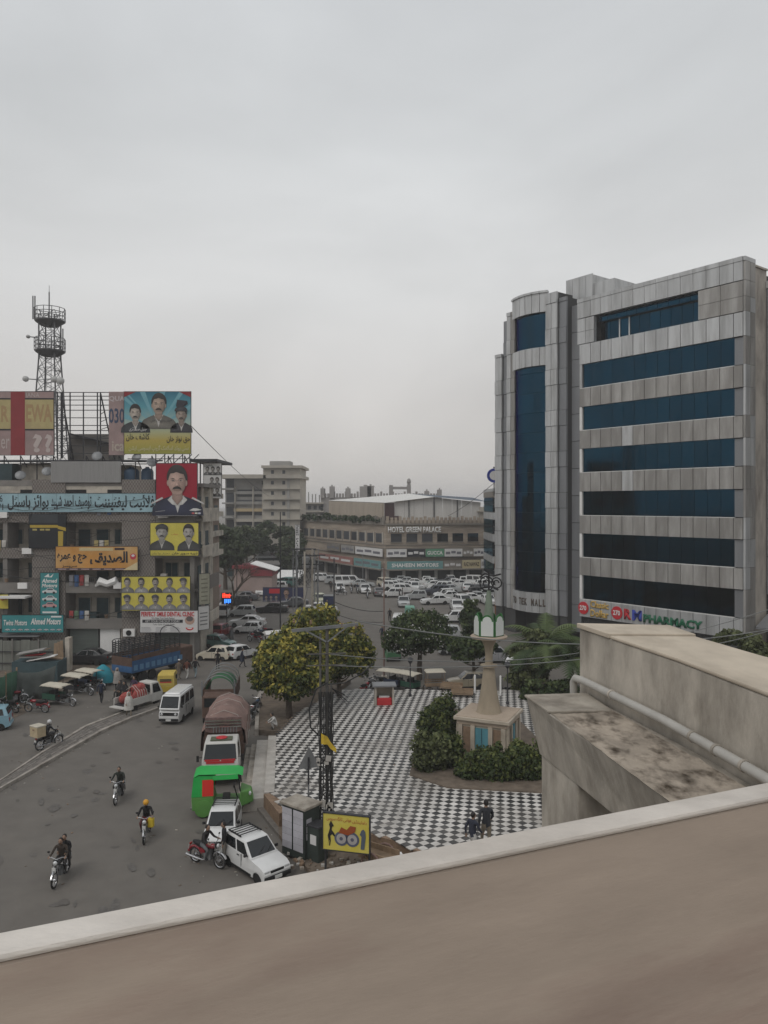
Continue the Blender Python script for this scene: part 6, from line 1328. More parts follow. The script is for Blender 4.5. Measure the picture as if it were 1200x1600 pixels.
wire('thin stay wire from the billboard down to the far roofs', (P(298, 665, 62), P(420, 775, 150)), .03, M_wire, sag=.5); wire('thin cable from the hotel roof up to the mall', (P(700, 806, 124), P(775, 752, 84)), .03, M_wire, sag=.3)

# ================================================================= fences at the left
fn = thing('concrete_panel_fence', 'grey corrugated sheet fence in front of the hostel shops', 'fence'); FY = 57.5
M_fs = mat('fence_sheet', (.16, .165, .145), .8, var=.2, scale=1.2, stretch=(3, 1, .3), objvar=.15)
for k in range(10): p0, p1 = -40+k*14.5, -40+(k+1)*14.5; piece('fence_sheet', fn, M_fs, XX(p0, FY), XX(p1, FY)-.03, FY+random.uniform(0, .06), FY+.12, 0, ZZ(1001+random.uniform(-1, 1), FY))
for q in (1018, 1036): piece('rail', fn, M_steel, XX(-40, FY), XX(105, FY), FY-.08, FY-.01, ZZ(q+.6, FY), ZZ(q-.6, FY))
for p in (20, 61, 104): piece('post', fn, M_hs, XX(p-.8, FY), XX(p+.8, FY), FY-.12, FY-.085, 0, ZZ(998, FY))
MB().bx(XX(103, FY), XX(110, FY), FY-.2, FY+.4, 0, ZZ(996, FY), M_hw).build('end_pier', M_hw, fn)
for k, p in enumerate((88, 93, 97)):
    x = XX(p, FY-.6); o = MB().bar((x+.4*k*.2, FY-.9, 0), (x-.2, FY-.25, ZZ(1004-k*2, FY)), .22, M_wood, .06).build('leaning_plank', M_wood, None); tag(o, ('pale', 'brown', 'dark')[k]+' plank leaning against the fence end pier', 'plank')
gf = thing('green_net_fence', 'green cloth fence at the left picture edge with grey net beside it', 'fence'); M_gn = mat('green_cloth', (.035, .095, .06), .85, var=.2, scale=2); M_net = mat('grey_net', (.075, .085, .08), .9, var=.2, scale=2)
g0, g1 = G(-30, 1128), G(25, 1098); a_ = math.atan2(g1[1]-g0[1], g1[0]-g0[0]); L_ = math.dist(g0, g1)
n = 14; vs = []
for j in (0, 1):
    for i in range(n+1): t_ = i/n; q = math.sin(i*2.1)*.06; vs.append((g0[0]+(g1[0]-g0[0])*t_-math.sin(a_)*q, g0[1]+(g1[1]-g0[1])*t_+math.cos(a_)*q, .05 if j == 0 else 2.05+.05*math.sin(i*1.3)))
me = MB().add(vs, [[i, i+1, n+2+i, n+1+i] for i in range(n)], M_gn).build('green_cloth', M_gn, gf, smooth=True); me.modifiers.new('s', 'SOLIDIFY').thickness = .03
for i in range(4): MB().bx(g0[0]+(g1[0]-g0[0])*i/3-.04, g0[0]+(g1[0]-g0[0])*i/3+.04, g0[1]+(g1[1]-g0[1])*i/3+.05, g0[1]+(g1[1]-g0[1])*i/3+.13, 0, 2.2, M_wood).build('post', M_wood, gf)
g2 = G(88, 1086); vs = []
for j in range(5):
    for i in range(n+1): t_ = i/n; vs.append((g1[0]+(g2[0]-g1[0])*t_, g1[1]+(g2[1]-g1[1])*t_+.25*math.sin(i*1.1+j*.6)*(1-j/5)-.5*(1-j/4)*.8, .05+1.9*j/4-.25*math.sin(math.pi*t_)*(j/4)))
me = MB().add(vs, [[j*(n+1)+i, j*(n+1)+i+1, (j+1)*(n+1)+i+1, (j+1)*(n+1)+i] for j in range(4) for i in range(n)], M_net).build('grey_net', M_net, gf, smooth=True); me.modifiers.new('s', 'SOLIDIFY').thickness = .03
jk = thing('junk_pile', 'heap of boards, cloth and scrap stacked behind the grey net', 'junk heap', (XX(56, 54), 54.2, 0)); rn = random.Random(2)
MB().box((0, .4, .7), (3.2, 1.6, 1.4), M_door).build('scrap_base', M_door, jk)
for k, m in enumerate((M_wood, M_white, M_apg, M_red, M_wood, M_apg)): MB().box((rn.uniform(-1, 1), rn.uniform(-.2, .6), 1.5+.12*k), (rn.uniform(1.2, 2.4), rn.uniform(.5, .9), .06), m, rz=rn.uniform(-.4, .4), M=Matrix.Rotation(rn.uniform(-.25, .25), 3, 'Y')).build('board', m, jk)

# ================================================================= vehicles
M_paint = mat('car_paint', (.6, .6, .6), .35, 0.0, objcolor=True, coat=.5, var=.06, scale=1.2, spec=.5, coords='obj')
M_cgl = mat('car_glass', (.010, .013, .015), .06, 0.0, spec=.55, var=.2, scale=1.5)
M_tyre = mat('tyre', (.018, .018, .018), .85); M_rim = mat('wheel_rim', (.32, .32, .33), .4, .6); M_lamp = mat('lamp_glass', (.55, .56, .56), .15, .2, spec=.8); M_tail = mat('tail_lamp', (.28, .015, .012), .25, spec=.7)
M_chr = mat('chrome', (.45, .45, .46), .25, .9); M_plate = mat('number_plate', (.60, .60, .58), .5); M_plg = mat('plate_green', (.05, .30, .14), .5)
CAR = {  # length, width, height, wheel radius, wheelbase, profile of the lower body, cabin
 'hatch': dict(L=3.3, W=1.40, H=1.41, r=.26, wb=2.18, nose=.56, hood=.80, cowl=.85, belt=.90, xh=.62, x0=.72, x1=-1.56, r0=.12, r1=-1.30, deck=.90, tail=.60),
 'mini':  dict(L=3.45, W=1.48, H=1.56, r=.28, wb=2.42, nose=.62, hood=.92, cowl=.98, belt=1.00, xh=.85, x0=.98, x1=-1.66, r0=.42, r1=-1.45, deck=1.0, tail=.65),
 'sedan': dict(L=4.55, W=1.76, H=1.46, r=.31, wb=2.65, nose=.62, hood=.86, cowl=.95, belt=.97, xh=.80, x0=.95, x1=-1.75, r0=.20, r1=-1.02, deck=1.02, tail=.70),
 'suv':   dict(L=4.55, W=1.82, H=1.72, r=.35, wb=2.65, nose=.75, hood=1.05, cowl=1.12, belt=1.13, xh=.88, x0=1.02, x1=-2.15, r0=.42, r1=-1.92, deck=1.13, tail=.75),
 'van':   dict(L=3.35, W=1.42, H=1.86, r=.27, wb=1.85, nose=.70, hood=.98, cowl=1.02, belt=1.06, xh=1.50, x0=1.60, x1=-1.64, r0=1.18, r1=-1.58, deck=1.06, tail=.70),
 'hiace': dict(L=4.7, W=1.70, H=1.98, r=.32, wb=2.57, nose=.75, hood=1.05, cowl=1.10, belt=1.14, xh=2.05, x0=2.2, x1=-2.3, r0=1.62, r1=-2.24, deck=1.14, tail=.75),
}
_wheel = {}
def wheel_mesh(r, w):
    k = (round(r, 3), w)
    if k not in _wheel:
        b = MB(); prof = [(r*.62, -w/2), (r*.93, -w/2), (r, -w*.32), (r, w*.32), (r*.93, w/2), (r*.62, w/2)]; b.lathe(prof, 20, m=M_tyre)
        b.lathe([(r*.64, -w*.40), (r*.60, -w*.46), (r*.22, -w*.30), (r*.18, -w*.48), (.01, -w*.5)], 20, m=M_rim, cap=False); b.lathe([(r*.64, w*.40), (r*.60, w*.46), (r*.22, w*.30), (r*.18, w*.48), (.01, w*.5)], 20, m=M_rim, cap=False)
        for q in range(5):
            a = R(72*q)
            for s in (-1, 1): b.box((r*.42*math.cos(a), r*.42*math.sin(a), s*w*.40), (r*.12, r*.16, .01), M_black, rz=a)
        me = b.mesh('wheel'); smooth_mesh(me, 30); me.transform(Matrix.Rotation(R(90), 4, 'X')); _wheel[k] = me
    return _wheel[k]
def arcpts(cx, r, z0, n=8): return [(cx+r*math.cos(math.pi-math.pi*k/n), z0+r*math.sin(math.pi-math.pi*k/n)) for k in range(n+1)]
PROTO = {}
def car_proto(kind, rack=False, far=False):
    key = (kind, rack)
    if key in PROTO: return PROTO[key]
    c = CAR[kind]; L, W, H, r = c['L'], c['W'], c['H'], c['r']; hw_ = W/2; xf, xb = L/2, -L/2; wx = c['wb']/2; wf, wr = wx+(.08 if kind != 'van' else -.1), -wx+(.08 if kind != 'van' else -.1)
    parts = []
    zb = r*.72
    prof = [(xb+.04, zb+.05), (xb, c['tail']*.75), (xb+.02, c['tail']), (xb+.07, c['deck']-.02), (c['x1'], c['deck']), (c['x0'], c['cowl']), (c['xh'], c['hood']+.04), (xf-.28, c['hood']-.07), (xf-.06, c['nose']+.06), (xf, c['nose']-.08), (xf-.02, zb+.1), (xf-.10, zb)]
    prof += arcpts(wf, r*1.14, zb)[::-1]+arcpts(wr, r*1.14, zb)[::-1]
    n = len(prof); vs, fs = [], []
    secs = (-1.0, -.97, .97, 1.0)
    def yy(s, x, z):
        t = max(0, (abs(x)-L*.30)/(L*.20)); k = 1-.085*t*t; zz_ = max(0, (z-c['belt']*.62)/(c['belt']*.38)); k *= 1-.05*min(1, zz_); k *= 1-.03*max(0, (zb+.25-z)/.25)
        return s*hw_*k
    for s in (-1, 1):
        for x, z in prof: vs.append((x, yy(s, x, z), z))
    fs = [list(range(n)), list(range(n, 2*n))[::-1]]+[[i, n+i, n+(i+1) % n, (i+1) % n] for i in range(n)]
    b = MB().add(vs, fs, M_paint); parts.append(('body', b, True, .035))
    # cabin
    zt = H; kb, kt = .945, .80 if kind not in ('van', 'hiace') else .86
    x0, x1, r0, r1 = c['x0'], c['x1'], c['r0'], c['r1']; zc0, zc1 = c['cowl']-.03, c['deck']-.03
    cb = [(x0, -hw_*kb, zc0), (x0, hw_*kb, zc0), (x1, hw_*kb, zc1), (x1, -hw_*kb, zc1)]; zr0, zr1 = zt-.05, zt-.06
    ct = [(r0, -hw_*kt, zr0), (r0, hw_*kt, zr0), (r1, hw_*kt, zr1), (r1, -hw_*kt, zr1)]
    xm = (r0*.45+r1*.55); ctm = [(xm, -hw_*kt, zt), (xm, hw_*kt, zt)]
    v = cb+ct+ctm
    b = MB().add(v, [[0, 1, 5, 4], [2, 3, 7, 6], [1, 2, 6, 9, 5], [3, 0, 4, 8, 7], [4, 5, 9, 8], [8, 9, 6, 7]], M_paint); parts.append(('cabin', b, True, .05))
    def bil(q, u, w): a, b_, c_, d = [Vector(p) for p in q]; return a.lerp(b_, u).lerp(d.lerp(c_, u), w)
    def glass(q, nm, off, us, ws):
        a, b_, c_, d = [Vector(p) for p in q]; nrm = (b_-a).cross(d-a).normalized()
        if nrm.dot((a+b_+c_+d)/4-Vector((0, 0, .9))) < 0: nrm = -nrm
        P4 = [bil(q, us[0], ws[0]), bil(q, us[1], ws[0]), bil(q, us[1], ws[1]), bil(q, us[0], ws[1])]
        vs = [tuple(p+nrm*off) for p in P4]+[tuple(p-nrm*.02) for p in P4]
        parts.append((nm, MB().add(vs, [[0, 1, 2, 3], [7, 6, 5, 4], [0, 4, 5, 1], [1, 5, 6, 2], [2, 6, 7, 3], [3, 7, 4, 0]], M_cgl), False, 0))
    glass([cb[0], cb[1], ct[1], ct[0]], 'windscreen', .008, (.06, .94), (.10, .93)); glass([cb[2], cb[3], ct[3], ct[2]], 'rear_window', .008, (.09, .91), (.16, .90))
    for s in (0, 1):
        q = [cb[1], cb[2], ct[2], ct[1]] if s else [cb[0], cb[3], ct[3], ct[0]]
        cuts = ((.07, .44), (.49, .90)) if kind not in ('suv', 'van', 'hiace') else ((.06, .32), (.36, .64), (.68, .95))
        for u in cuts: glass(q, 'side_window', .008, u, (.10, .88))
    # trims
    bump = M_black if kind in ('hatch', 'van') else M_paint
    parts.append(('bumper', MB().box((xf-.02, 0, zb+.14), (.16, W*.90, .17), bump), True, .04)); parts.append(('bumper', MB().box((xb+.02, 0, zb+.16), (.16, W*.90, .17), bump), True, .04))
    parts.append(('grille', MB().box((xf-.045, 0, c['nose']-.02), (.07, W*.46, .11), M_black), False, .01))
    for s in (-1, 1):
        parts.append(('headlight', MB().box((xf-.075, s*W*.345, c['nose']-.005), (.10, W*.17, .13), M_lamp), False, .02)); parts.append(('tail_light', MB().box((xb+.035, s*W*.375, c['tail']+.06), (.07, W*.12, .24 if kind in ('suv', 'van', 'hiace', 'mini') else .14), M_tail), False, .015))
        parts.append(('mirror', MB().box((c['x0']-.25, s*(hw_+.06), c['belt']+.06), (.08, .15, .11), bump), False, .02)); parts.append(('door_handle', MB().box((-.2, s*hw_*.99, c['belt']-.13), (.14, .03, .03), M_black), False, 0)); parts.append(('door_seam', MB().box((c['x0']*.25-.15, s*hw_*.972, (zb+c['belt'])/2+.06), (.012, .03, c['belt']-zb-.18), M_ink), False, 0))
        parts.append(('side_sill', MB().box((0, s*hw_*.93, zb+.05), (c['wb']-2.6*r, .08, .10), M_black), False, 0))
    parts.append(('number_plate', MB().box((xf+.065, 0, zb+.15), (.02, .34, .13), M_plate), False, 0)); parts.append(('number_plate', MB().box((xb+.0, 0, c['tail']-.02), (.03, .36, .13), M_plate), False, 0))
    parts.append(('underbody', MB().box((0, 0, zb+.02), (L*.92, W*.78, .14), M_black), False, 0))
    if kind in ('hatch', 'van'):
        parts.append(('wiper', MB().bar((x0-.02, -.25, zc0+.10), ((x0*.65+r0*.35), .15, zc0+.30), .02, M_black).bar((x0-.02, .2, zc0+.10), ((x0*.65+r0*.35), .5, zc0+.28), .02, M_black), False, 0))
    if rack:
        b = MB()
        for k in range(5): b.bx(r1+.15+k*.2, r1+.19+k*.2, -hw_*.72, hw_*.72, zt+.05, zt+.075, M_black)
        for s in (-1, 1): b.bx(r1+.1, r1+1.05, s*hw_*.72-.02, s*hw_*.72+.02, zt+.0, zt+.055, M_black)
        parts.append(('roof_rack', b, False, 0))
    if kind == 'van':
        parts.append(('face_band', MB().box((xf-.03, 0, c['nose']), (.07, W*.84, .20), M_black), False, .01))
        for s in (-1, 1): o_ = MB().ball((xf+.01, s*W*.32, c['nose']), (.04, .085, .085), M_lamp); parts.append(('round_lamp', o_, True, 0))
        parts.append(('roof_cap', MB().box((xm, 0, zt+.02), (abs(r0-r1)*.94, W*.74, .10), M_paint, taper=.94), True, .04))
    ms = []
    for nm, b, sm, bev in parts:
        me = b.mesh(nm)
        if bev:
            bm = bmesh.new(); bm.from_mesh(me); ed = [e for e in bm.edges if len(e.link_faces) == 2 and e.calc_face_angle(0) > R(20)]
            try: bmesh.ops.bevel(bm, geom=ed, offset=bev, segments=2, affect='EDGES', profile=.6, clamp_overlap=True)
            except Exception: pass
            bm.to_mesh(me); bm.free()
        if sm: smooth_mesh(me, 45)
        ms.append((nm, me))
    wm = wheel_mesh(r, .18 if W < 1.6 else .21); wl_ = [(x, s*(hw_-.10), r) for x in (wf, wr) for s in (-1, 1)]
    PROTO[key] = (ms, wm, wl_); return PROTO[key]
def car(name, label, cat, x, y, head, kind, color, group=None, rack=False, scale=1.0, skip=()):
    ms, wm, wl_ = car_proto(kind, rack); t = thing(name, label, cat, (x, y, 0), R(head), group); t.scale = (scale*.82,)*3
    for nm, me in ms:
        if nm in skip: continue
        o = link(bpy.data.objects.new(nm, me), t); o.color = (*color, 1)
    for p in wl_: o = link(bpy.data.objects.new('wheel', wm), t); o.location = p
    return t
WHITE, SILV, GREY, BLK, CREAM = (.64, .64, .63), (.38, .39, .39), (.09, .095, .105), (.018, .018, .02), (.55, .50, .40)
car('hatchback', 'white hatchback with roof rack parked askew nearest the parapet', 'car', -4.42, 26.25, -47, 'hatch', WHITE, rack=True)
car('hatchback', 'white hatchback with roof rack squeezed between green rickshaw and motorcycle', 'car', -6.0, 28.6, -87, 'hatch', WHITE, rack=True)
car('minivan', 'white minivan driving towards the viewer on the road', 'van', *G(277, 1122), -94, 'van', WHITE, scale=1.06)
car('sedan', 'pale blue hatchback cut off by the left picture edge', 'car', *G(-26, 1140), 196, 'mini', (.22, .38, .46))
car('sedan', 'black saloon parked in front of the hostel shutters', 'car', *G(136, 1037), 178, 'sedan', BLK)
x, y = G(335, 1031); car('hatchback', 'white hatchback with its tail towards the teal car', 'car', x, y, 172, 'hatch', CREAM)
x, y = G(378, 1028); car('hatchback', 'white hatchback seen from behind near the pedestrian in dark clothes', 'car', x, y, 52, 'hatch', WHITE)
x, y = G(344, 1012); car('hatchback', 'teal green small car with a large windscreen parked by the hostel corner', 'car', x, y, -20, 'hatch', (.06, .15, .14))
for lab, px, py, hd, kd, c_ in (
 ('white fastback saloon in the side street', 386, 979, 178, 'sedan', WHITE), ('white estate hatchback in front of the white fastback saloon', 388, 989, 176, 'hatch', WHITE), ('silver tall hatchback parked in the side street', 379, 963, 178, 'mini', SILV),
 ('black car behind the silver tall hatchback', 374, 946, 178, 'mini', BLK), ('white van parked by the yard wall', 350, 964, 95, 'van', WHITE), ('long black saloon below the portrait banner', 425, 957, 180, 'sedan', BLK), ('dark car in the yard before the pale shed', 382, 938, 178, 'sedan', GREY),
 ('white car facing out beside the pale shed', 408, 930, -90, 'mini', WHITE), ('pale car behind the portrait banner', 434, 922, 180, 'mini', WHITE), ('white saloon half hidden by the power poles', 502, 957, 0, 'sedan', WHITE), ('cream taxi behind the power poles', 500, 943, -70, 'mini', (.5, .5, .36)),
 ('dark green pickup under the far stall roof', 446, 916, 160, 'suv', (.05, .14, .13)), ('grey car left of the power poles', 452, 938, 190, 'sedan', GREY), ('second grey car left of the power poles', 458, 948, 188, 'sedan', GREY)):
    x, y = G(px, py); car('parked_car', lab, 'car', x, y, hd, kd, c_, 'cars in the side street')
rem = lambda p: p if p >= 935 else 935-(935-p)*.66
for lab, px, py, hd, kd, c_ in (
 ('white saloon driving towards the plaza on the main road', 570, 921, -82, 'sedan', WHITE), ('dark grey saloon waiting at the edge of the car park', 592, 928, 95, 'sedan', (.11, .10, .10)), ('silver saloon crossing before the hotel side street', 566, 908, 3, 'sedan', SILV), ('white crossover behind the silver saloon', 553, 903, 5, 'suv', WHITE),
 ('white van in the hotel side street', 541, 905, 8, 'hiace', WHITE), ('silver estate in the hotel side street', 526, 901, 6, 'suv', SILV), ('white jeep farthest down the hotel side street', 506, 895, 5, 'suv', WHITE), ('cream jeep at the hotel corner', 604, 908, -60, 'suv', CREAM),
 ('white taxi behind the motorcyclists', 530, 919, -75, 'mini', WHITE), ('white minivan stopped on the road beside the flowering tree', 622, 985, -92, 'van', WHITE), ('white hatchback behind the right side of the flowering tree', 711, 972, 182, 'mini', WHITE), ('silver hatchback behind the lower right of the flowering tree', 696, 998, 182, 'mini', SILV),
 ('silver hatchback parked right of the fountain tower neck', 775, 1034, 2, 'mini', (.30, .30, .31)), ('white car nose showing beneath the palms', 806, 1037, -120, 'hatch', WHITE), ('pale car behind the small dark tree', 712, 1022, 180, 'mini', SILV)):
    x, y = G(px, rem(py)); car('street_car', lab, 'car', x, y, hd, kd, c_, 'cars on the main road')
lot = [(714, 953, -92, 'sedan', WHITE, 'white saloon facing the plaza at the front of the car park'), (744, 951, -90, 'van', WHITE, 'white minivan facing the plaza at the front right of the car park'), (681, 944, 186, 'sedan', WHITE, 'white saloon side-on in the front row of the car park'), (650, 937, 184, 'mini', SILV, 'silver white hatchback at the front left of the car park'),
 (707, 937, 10, 'sedan', WHITE, 'white saloon pointing away in the second row'), (614, 932, 178, 'mini', WHITE, 'white hatchback at the left end of the car park'), (682, 927, 184, 'suv', (.05, .055, .075), 'dark blue off-roader in the middle of the car park'), (712, 926, 8, 'sedan', WHITE, 'white saloon beside the dark off-roader'),
 (634, 923, 4, 'suv', WHITE, 'white pickup behind the left end hatchback'), (657, 920, 182, 'sedan', WHITE, 'white saloon behind the silver white hatchback'), (688, 917, 182, 'suv', WHITE, 'white estate behind the dark off-roader'), (616, 915, 0, 'suv', WHITE, 'white off-roader with dark windows at the left edge of the lot'),
 (645, 913, -50, 'sedan', WHITE, 'white saloon turned askew in the third row'), (667, 912, 180, 'sedan', WHITE, 'white saloon right of the askew one'), (626, 909, 2, 'sedan', WHITE, 'white saloon in the fourth row at left'), (741, 938, 175, 'sedan', SILV, 'silver saloon behind the front right minivan'),
 (731, 941, 185, 'sedan', WHITE, 'white saloon left of the silver saloon'), (644, 906, 180, 'sedan', WHITE, 'white saloon before the teal dealer sign'), (663, 905, 178, 'sedan', WHITE, 'white saloon below the mottled brown sign'), (677, 906, -40, 'mini', WHITE, 'white hatchback turned towards the hotel shops'), (698, 907, 180, 'sedan', WHITE, 'white saloon near the cream shop sign'),
 (714, 909, 182, 'sedan', WHITE, 'white saloon left of the black pickup'), (699, 902, 180, 'sedan', GREY, 'grey saloon at the hotel columns'), (716, 903, 20, 'suv', WHITE, 'white off-roader near the hotel columns'), (731, 902, 0, 'mini', WHITE, 'white hatchback in the last row at right'), (748, 905, -30, 'hiace', WHITE, 'tall white van in the last row at right'),
 (662, 930, 180, 'sedan', WHITE, 'white saloon just behind the silver white hatchback'), (638, 929, 2, 'sedan', WHITE, 'white saloon beside the left end hatchback'), (694, 934, 190, 'mini', WHITE, 'white hatchback wedged behind the side-on saloon'), (724, 931, 170, 'sedan', WHITE, 'white saloon before the black pickup'), (763, 944, -80, 'sedan', WHITE, 'white saloon nearest the banner post'), (758, 934, 185, 'mini', SILV, 'silver hatchback near the banner post'), (656, 908, 182, 'sedan', SILV, 'silver saloon in the fourth row'), (682, 911, 4, 'sedan', WHITE, 'white saloon in the middle of the fourth row'), (633, 902, 180, 'sedan', SILV, 'grey saloon before the hotel corner columns'), (762, 912, 0, 'suv', WHITE, 'white off-roader beside the blue glass building'), (700, 921, 178, 'sedan', SILV, 'silver saloon right of the white estate'),
 (731, 924, 182, 'suv', BLK, 'black pickup at the right side of the lot'), (752, 920, 175, 'sedan', GREY, 'dark saloon by the iron emblem of the fountain tower'), (748, 930, 0, 'mini', BLK, 'black hatchback under the iron emblem')]
_ord = ['first', 'second', 'third', 'fourth', 'fifth', 'sixth', 'seventh', 'eighth', 'ninth', 'tenth', 'eleventh', 'twelfth']
for r_, (py_, p0_, st_, nn_, nm_) in enumerate(((899, 612, 13.2, 12, 'the row against the hotel shops'), (905, 616, 13.2, 12, 'the second row from the hotel shops'), (911, 618, 13.2, 12, 'the third row from the hotel shops'), (917, 620, 13.6, 11, 'the fourth row from the hotel shops'), (923, 622, 13.8, 11, 'the fifth row from the hotel shops'), (930, 640, 14.5, 9, 'the sixth row from the hotel shops'), (937, 636, 15.0, 9, 'the seventh row from the hotel shops'), (946, 630, 15.5, 9, 'the front row behind the flowering tree'))):
    for k in range(nn_): q_ = random.random(); c_ = WHITE if q_ < .68 else SILV if q_ < .85 else GREY; lot.append((p0_+k*st_+random.uniform(-2, 2), py_+random.uniform(-1, 1), random.choice((-90, -88, -92, -85, 90, -75)), random.choice(('sedan', 'sedan', 'mini', 'suv')), c_, '%s car, %s from the left in %s' % ({WHITE: 'white', SILV: 'silver', GREY: 'grey'}[c_], _ord[k], nm_)))
_pos = []
for px, py, hd, kd, c_, lab in lot:
    x, y = G(px, rem(py))
    if any(abs(x-q[0]) < 2.7 and abs(y-q[1]) < 1.6 for q in _pos): continue
    _pos.append((x, y))
    car('parked_car', lab, 'car', x, y, hd+random.uniform(-4, 4), kd, c_, 'cars in the crowded car park')

# ---- trucks
def wheels(t, pts, r, w=.24):
    for p in pts: o = link(bpy.data.objects.new('wheel', wheel_mesh(r, w)), t); o.location = p
M_trb = mat('truck_blue', (.035, .10, .22), .55, var=.2, scale=2, coords='obj'); M_tarp = mat('brown_tarp', (.22, .145, .125), .85, var=.18, scale=1.6, bump=.3, bscale=6, coords='obj', dirt=(.13, .085, .075), dirt_amt=.6); M_truw = mat('truck_white', (.52, .51, .48), .45, var=.08, scale=2, coords='obj'); M_gtarp = mat('green_tarp', (.03, .12, .05), .8, var=.2, scale=2, coords='obj')
M_rust2 = mat('rusty_side', (.10, .06, .045), .8, var=.3, scale=2, coords='obj')
t = thing('covered_truck', 'white cabbed truck with brown tarpaulin load parked behind the green rickshaw', 'truck', (-7.6, 36.9, 0), R(-83)); t.scale = (.87,)*3
# local x forward, front at +3.5
MB().add([(3.5, -.92, .55), (3.5, .92, .55), (1.75, .92, .55), (1.75, -.92, .55), (3.5, -.92, 1.32), (3.5, .92, 1.32), (1.75, .92, 1.35), (1.75, -.92, 1.35), (3.08, -.82, 2.14), (3.08, .82, 2.14), (1.78, .82, 2.18), (1.78, -.82, 2.18)],
         [[3, 2, 1, 0], [0, 1, 5, 4], [1, 2, 6, 5], [2, 3, 7, 6], [3, 0, 4, 7], [4, 5, 9, 8], [5, 6, 10, 9], [6, 7, 11, 10], [7, 4, 8, 11], [8, 9, 10, 11]], M_truw).build('cab', M_truw, t, smooth=True, bevel=.05)
MB().add([(3.47, -.82, 1.38), (3.47, .82, 1.38), (3.125, .74, 2.06), (3.125, -.74, 2.06), (3.44, -.82, 1.36), (3.44, .82, 1.36), (3.09, .74, 2.05), (3.09, -.74, 2.05)], [[0, 1, 2, 3], [0, 4, 5, 1], [1, 5, 6, 2], [2, 6, 7, 3], [3, 7, 4, 0]], M_cgl).build('windscreen', M_cgl, t)
for s in (-1, 1):
    MB().add([(3.30, s*.925, 1.40), (2.35, s*.925, 1.40), (2.35, s*.835, 2.05), (2.98, s*.835, 2.05)], [[0, 1, 2, 3]], M_cgl).build('side_window', M_cgl, t); MB().box((3.52, s*.68, .98), (.06, .26, .18), M_lamp).build('headlight', M_lamp, t); MB().box((3.45, s*1.12, 1.45), (.06, .12, .3), M_black).bar((3.4, s*.9, 1.5), (3.45, s*1.12, 1.5), .03, M_black).build('mirror', M_black, t)
MB().box((3.52, 0, .98), (.05, 1.0, .22), M_chr).bx(3.50, 3.56, -.5, .5, .9, .93, M_black).build('grille', M_chr, t); MB().box((3.56, 0, .62), (.16, 1.8, .2), M_truw).build('bumper', M_truw, t, bevel=.02); MB().bx(3.505, 3.53, -.7, .7, 1.2, 1.31, M_red).build('red_trim', M_red, t)
MB().bx(3.40, 3.52, -.78, -.02, 1.32, 1.40, M_red).bx(3.40, 3.52, .05, .76, 1.32, 1.40, M_red).build('dash_garland', M_red, t)
MB().prism([(-.95, 2.3), (-.7, 2.22), (.7, 2.22), (.95, 2.3), (.95, 3.0), (-.95, 3.0)], 1.45, 1.62, mat('truck_crest', (.16, .10, .09), .7, var=.4, scale=6, coords='obj'), 'x').build('crown_board', MATS['truck_crest'], t)
for k in range(3): MB().bar((1.72, -.95, 2.55+k*.16), (1.72, .95, 2.55+k*.16), .05, M_chr).build('crown_rail', M_chr, t)
for k in range(9): MB().bar((1.76, -.5+k*.15, 2.25), (1.74, -.5+k*.15, 2.52), .04, M_galv).build('crown_slat', M_galv, t)
MB().lathe([(.24, 0), (.3, .06), (.1, .12)], 14, sy=1.0).build('red_emblem', M_red, t, (2.6, 0, 2.2)); MB().bx(2.3, 2.9, -.55, .55, 2.17, 2.22, mat('roof_olive', (.10, .11, .07), .7)).build('roof_mat', MATS['roof_olive'], t)
MB().bx(-3.5, 1.45, -1.0, 1.0, .85, 1.0, M_steel).build('chassis', M_steel, t); MB().bx(-3.5, 1.45, -1.06, -1.0, 1.0, 1.95, M_rust2).bx(-3.5, 1.45, 1.0, 1.06, 1.0, 1.95, M_rust2).bx(1.4, 1.46, -1.0, 1.0, 1.0, 2.3, M_rust2).bx(-3.5, -3.44, -1.0, 1.0, 1.0, 1.95, M_rust2).build('cargo_side', M_rust2, t)
nx, ny = 34, 22; vs = []; rn = random.Random(8)
for i in range(nx+1):
    x = -3.62+5.2*i/nx
    for j in range(ny+1):
        u = -1+2*j/ny; e = 1-abs(2*i/nx-1)**6
        if abs(u) < .72: y = u/.72*1.08; z = 2.05+(1.12+.16*math.sin(x*1.3+.5))*(1-abs(u/.72)**2.8*.62)*(.55+.45*e)
        else: s = (abs(u)-.72)/.28; y = math.copysign(1.08+.08*math.sin(x*5)*s+.05, u); z = 2.05+1.12*.38*(.55+.45*e)-s*(1.05+.18*math.sin(x*2.3+u))
        vs.append((x, y+rn.gauss(0, .012), z+.05*math.sin(x*3.1+u*4)+.03*math.sin(x*7+u*9)+rn.gauss(0, .012)))
MB().add(vs, [[i*(ny+1)+j, i*(ny+1)+j+1, (i+1)*(ny+1)+j+1, (i+1)*(ny+1)+j] for i in range(nx) for j in range(ny)], M_tarp).build('tarpaulin', M_tarp, t, smooth=True)
MB().bx(1.42, 1.60, -.75, .75, 2.5, 2.85, M_trb).build('blue_load', M_trb, t)
b = MB()
for k in range(4): x = -2.9+1.3*k; b.tube([(x, -1.2, 1.3), (x, -1.15, 2.2), (x+.1, -.7, 3.0), (x+.1, 0, 3.26), (x+.1, .7, 3.0), (x, 1.15, 2.2), (x, 1.2, 1.3)], .015, 5)
b.build('lashing_rope', M_rag, t); wheels(t, [(2.55, -.8, .4), (2.55, .8, .4), (-2.2, -.8, .4), (-2.2, .8, .4)], .4)
t = thing('hooped_truck', 'open truck with bare hoops and green sheet behind the covered truck', 'truck', (-9.75, 46.0, 0), R(-84)); t.scale = (.84,)*3
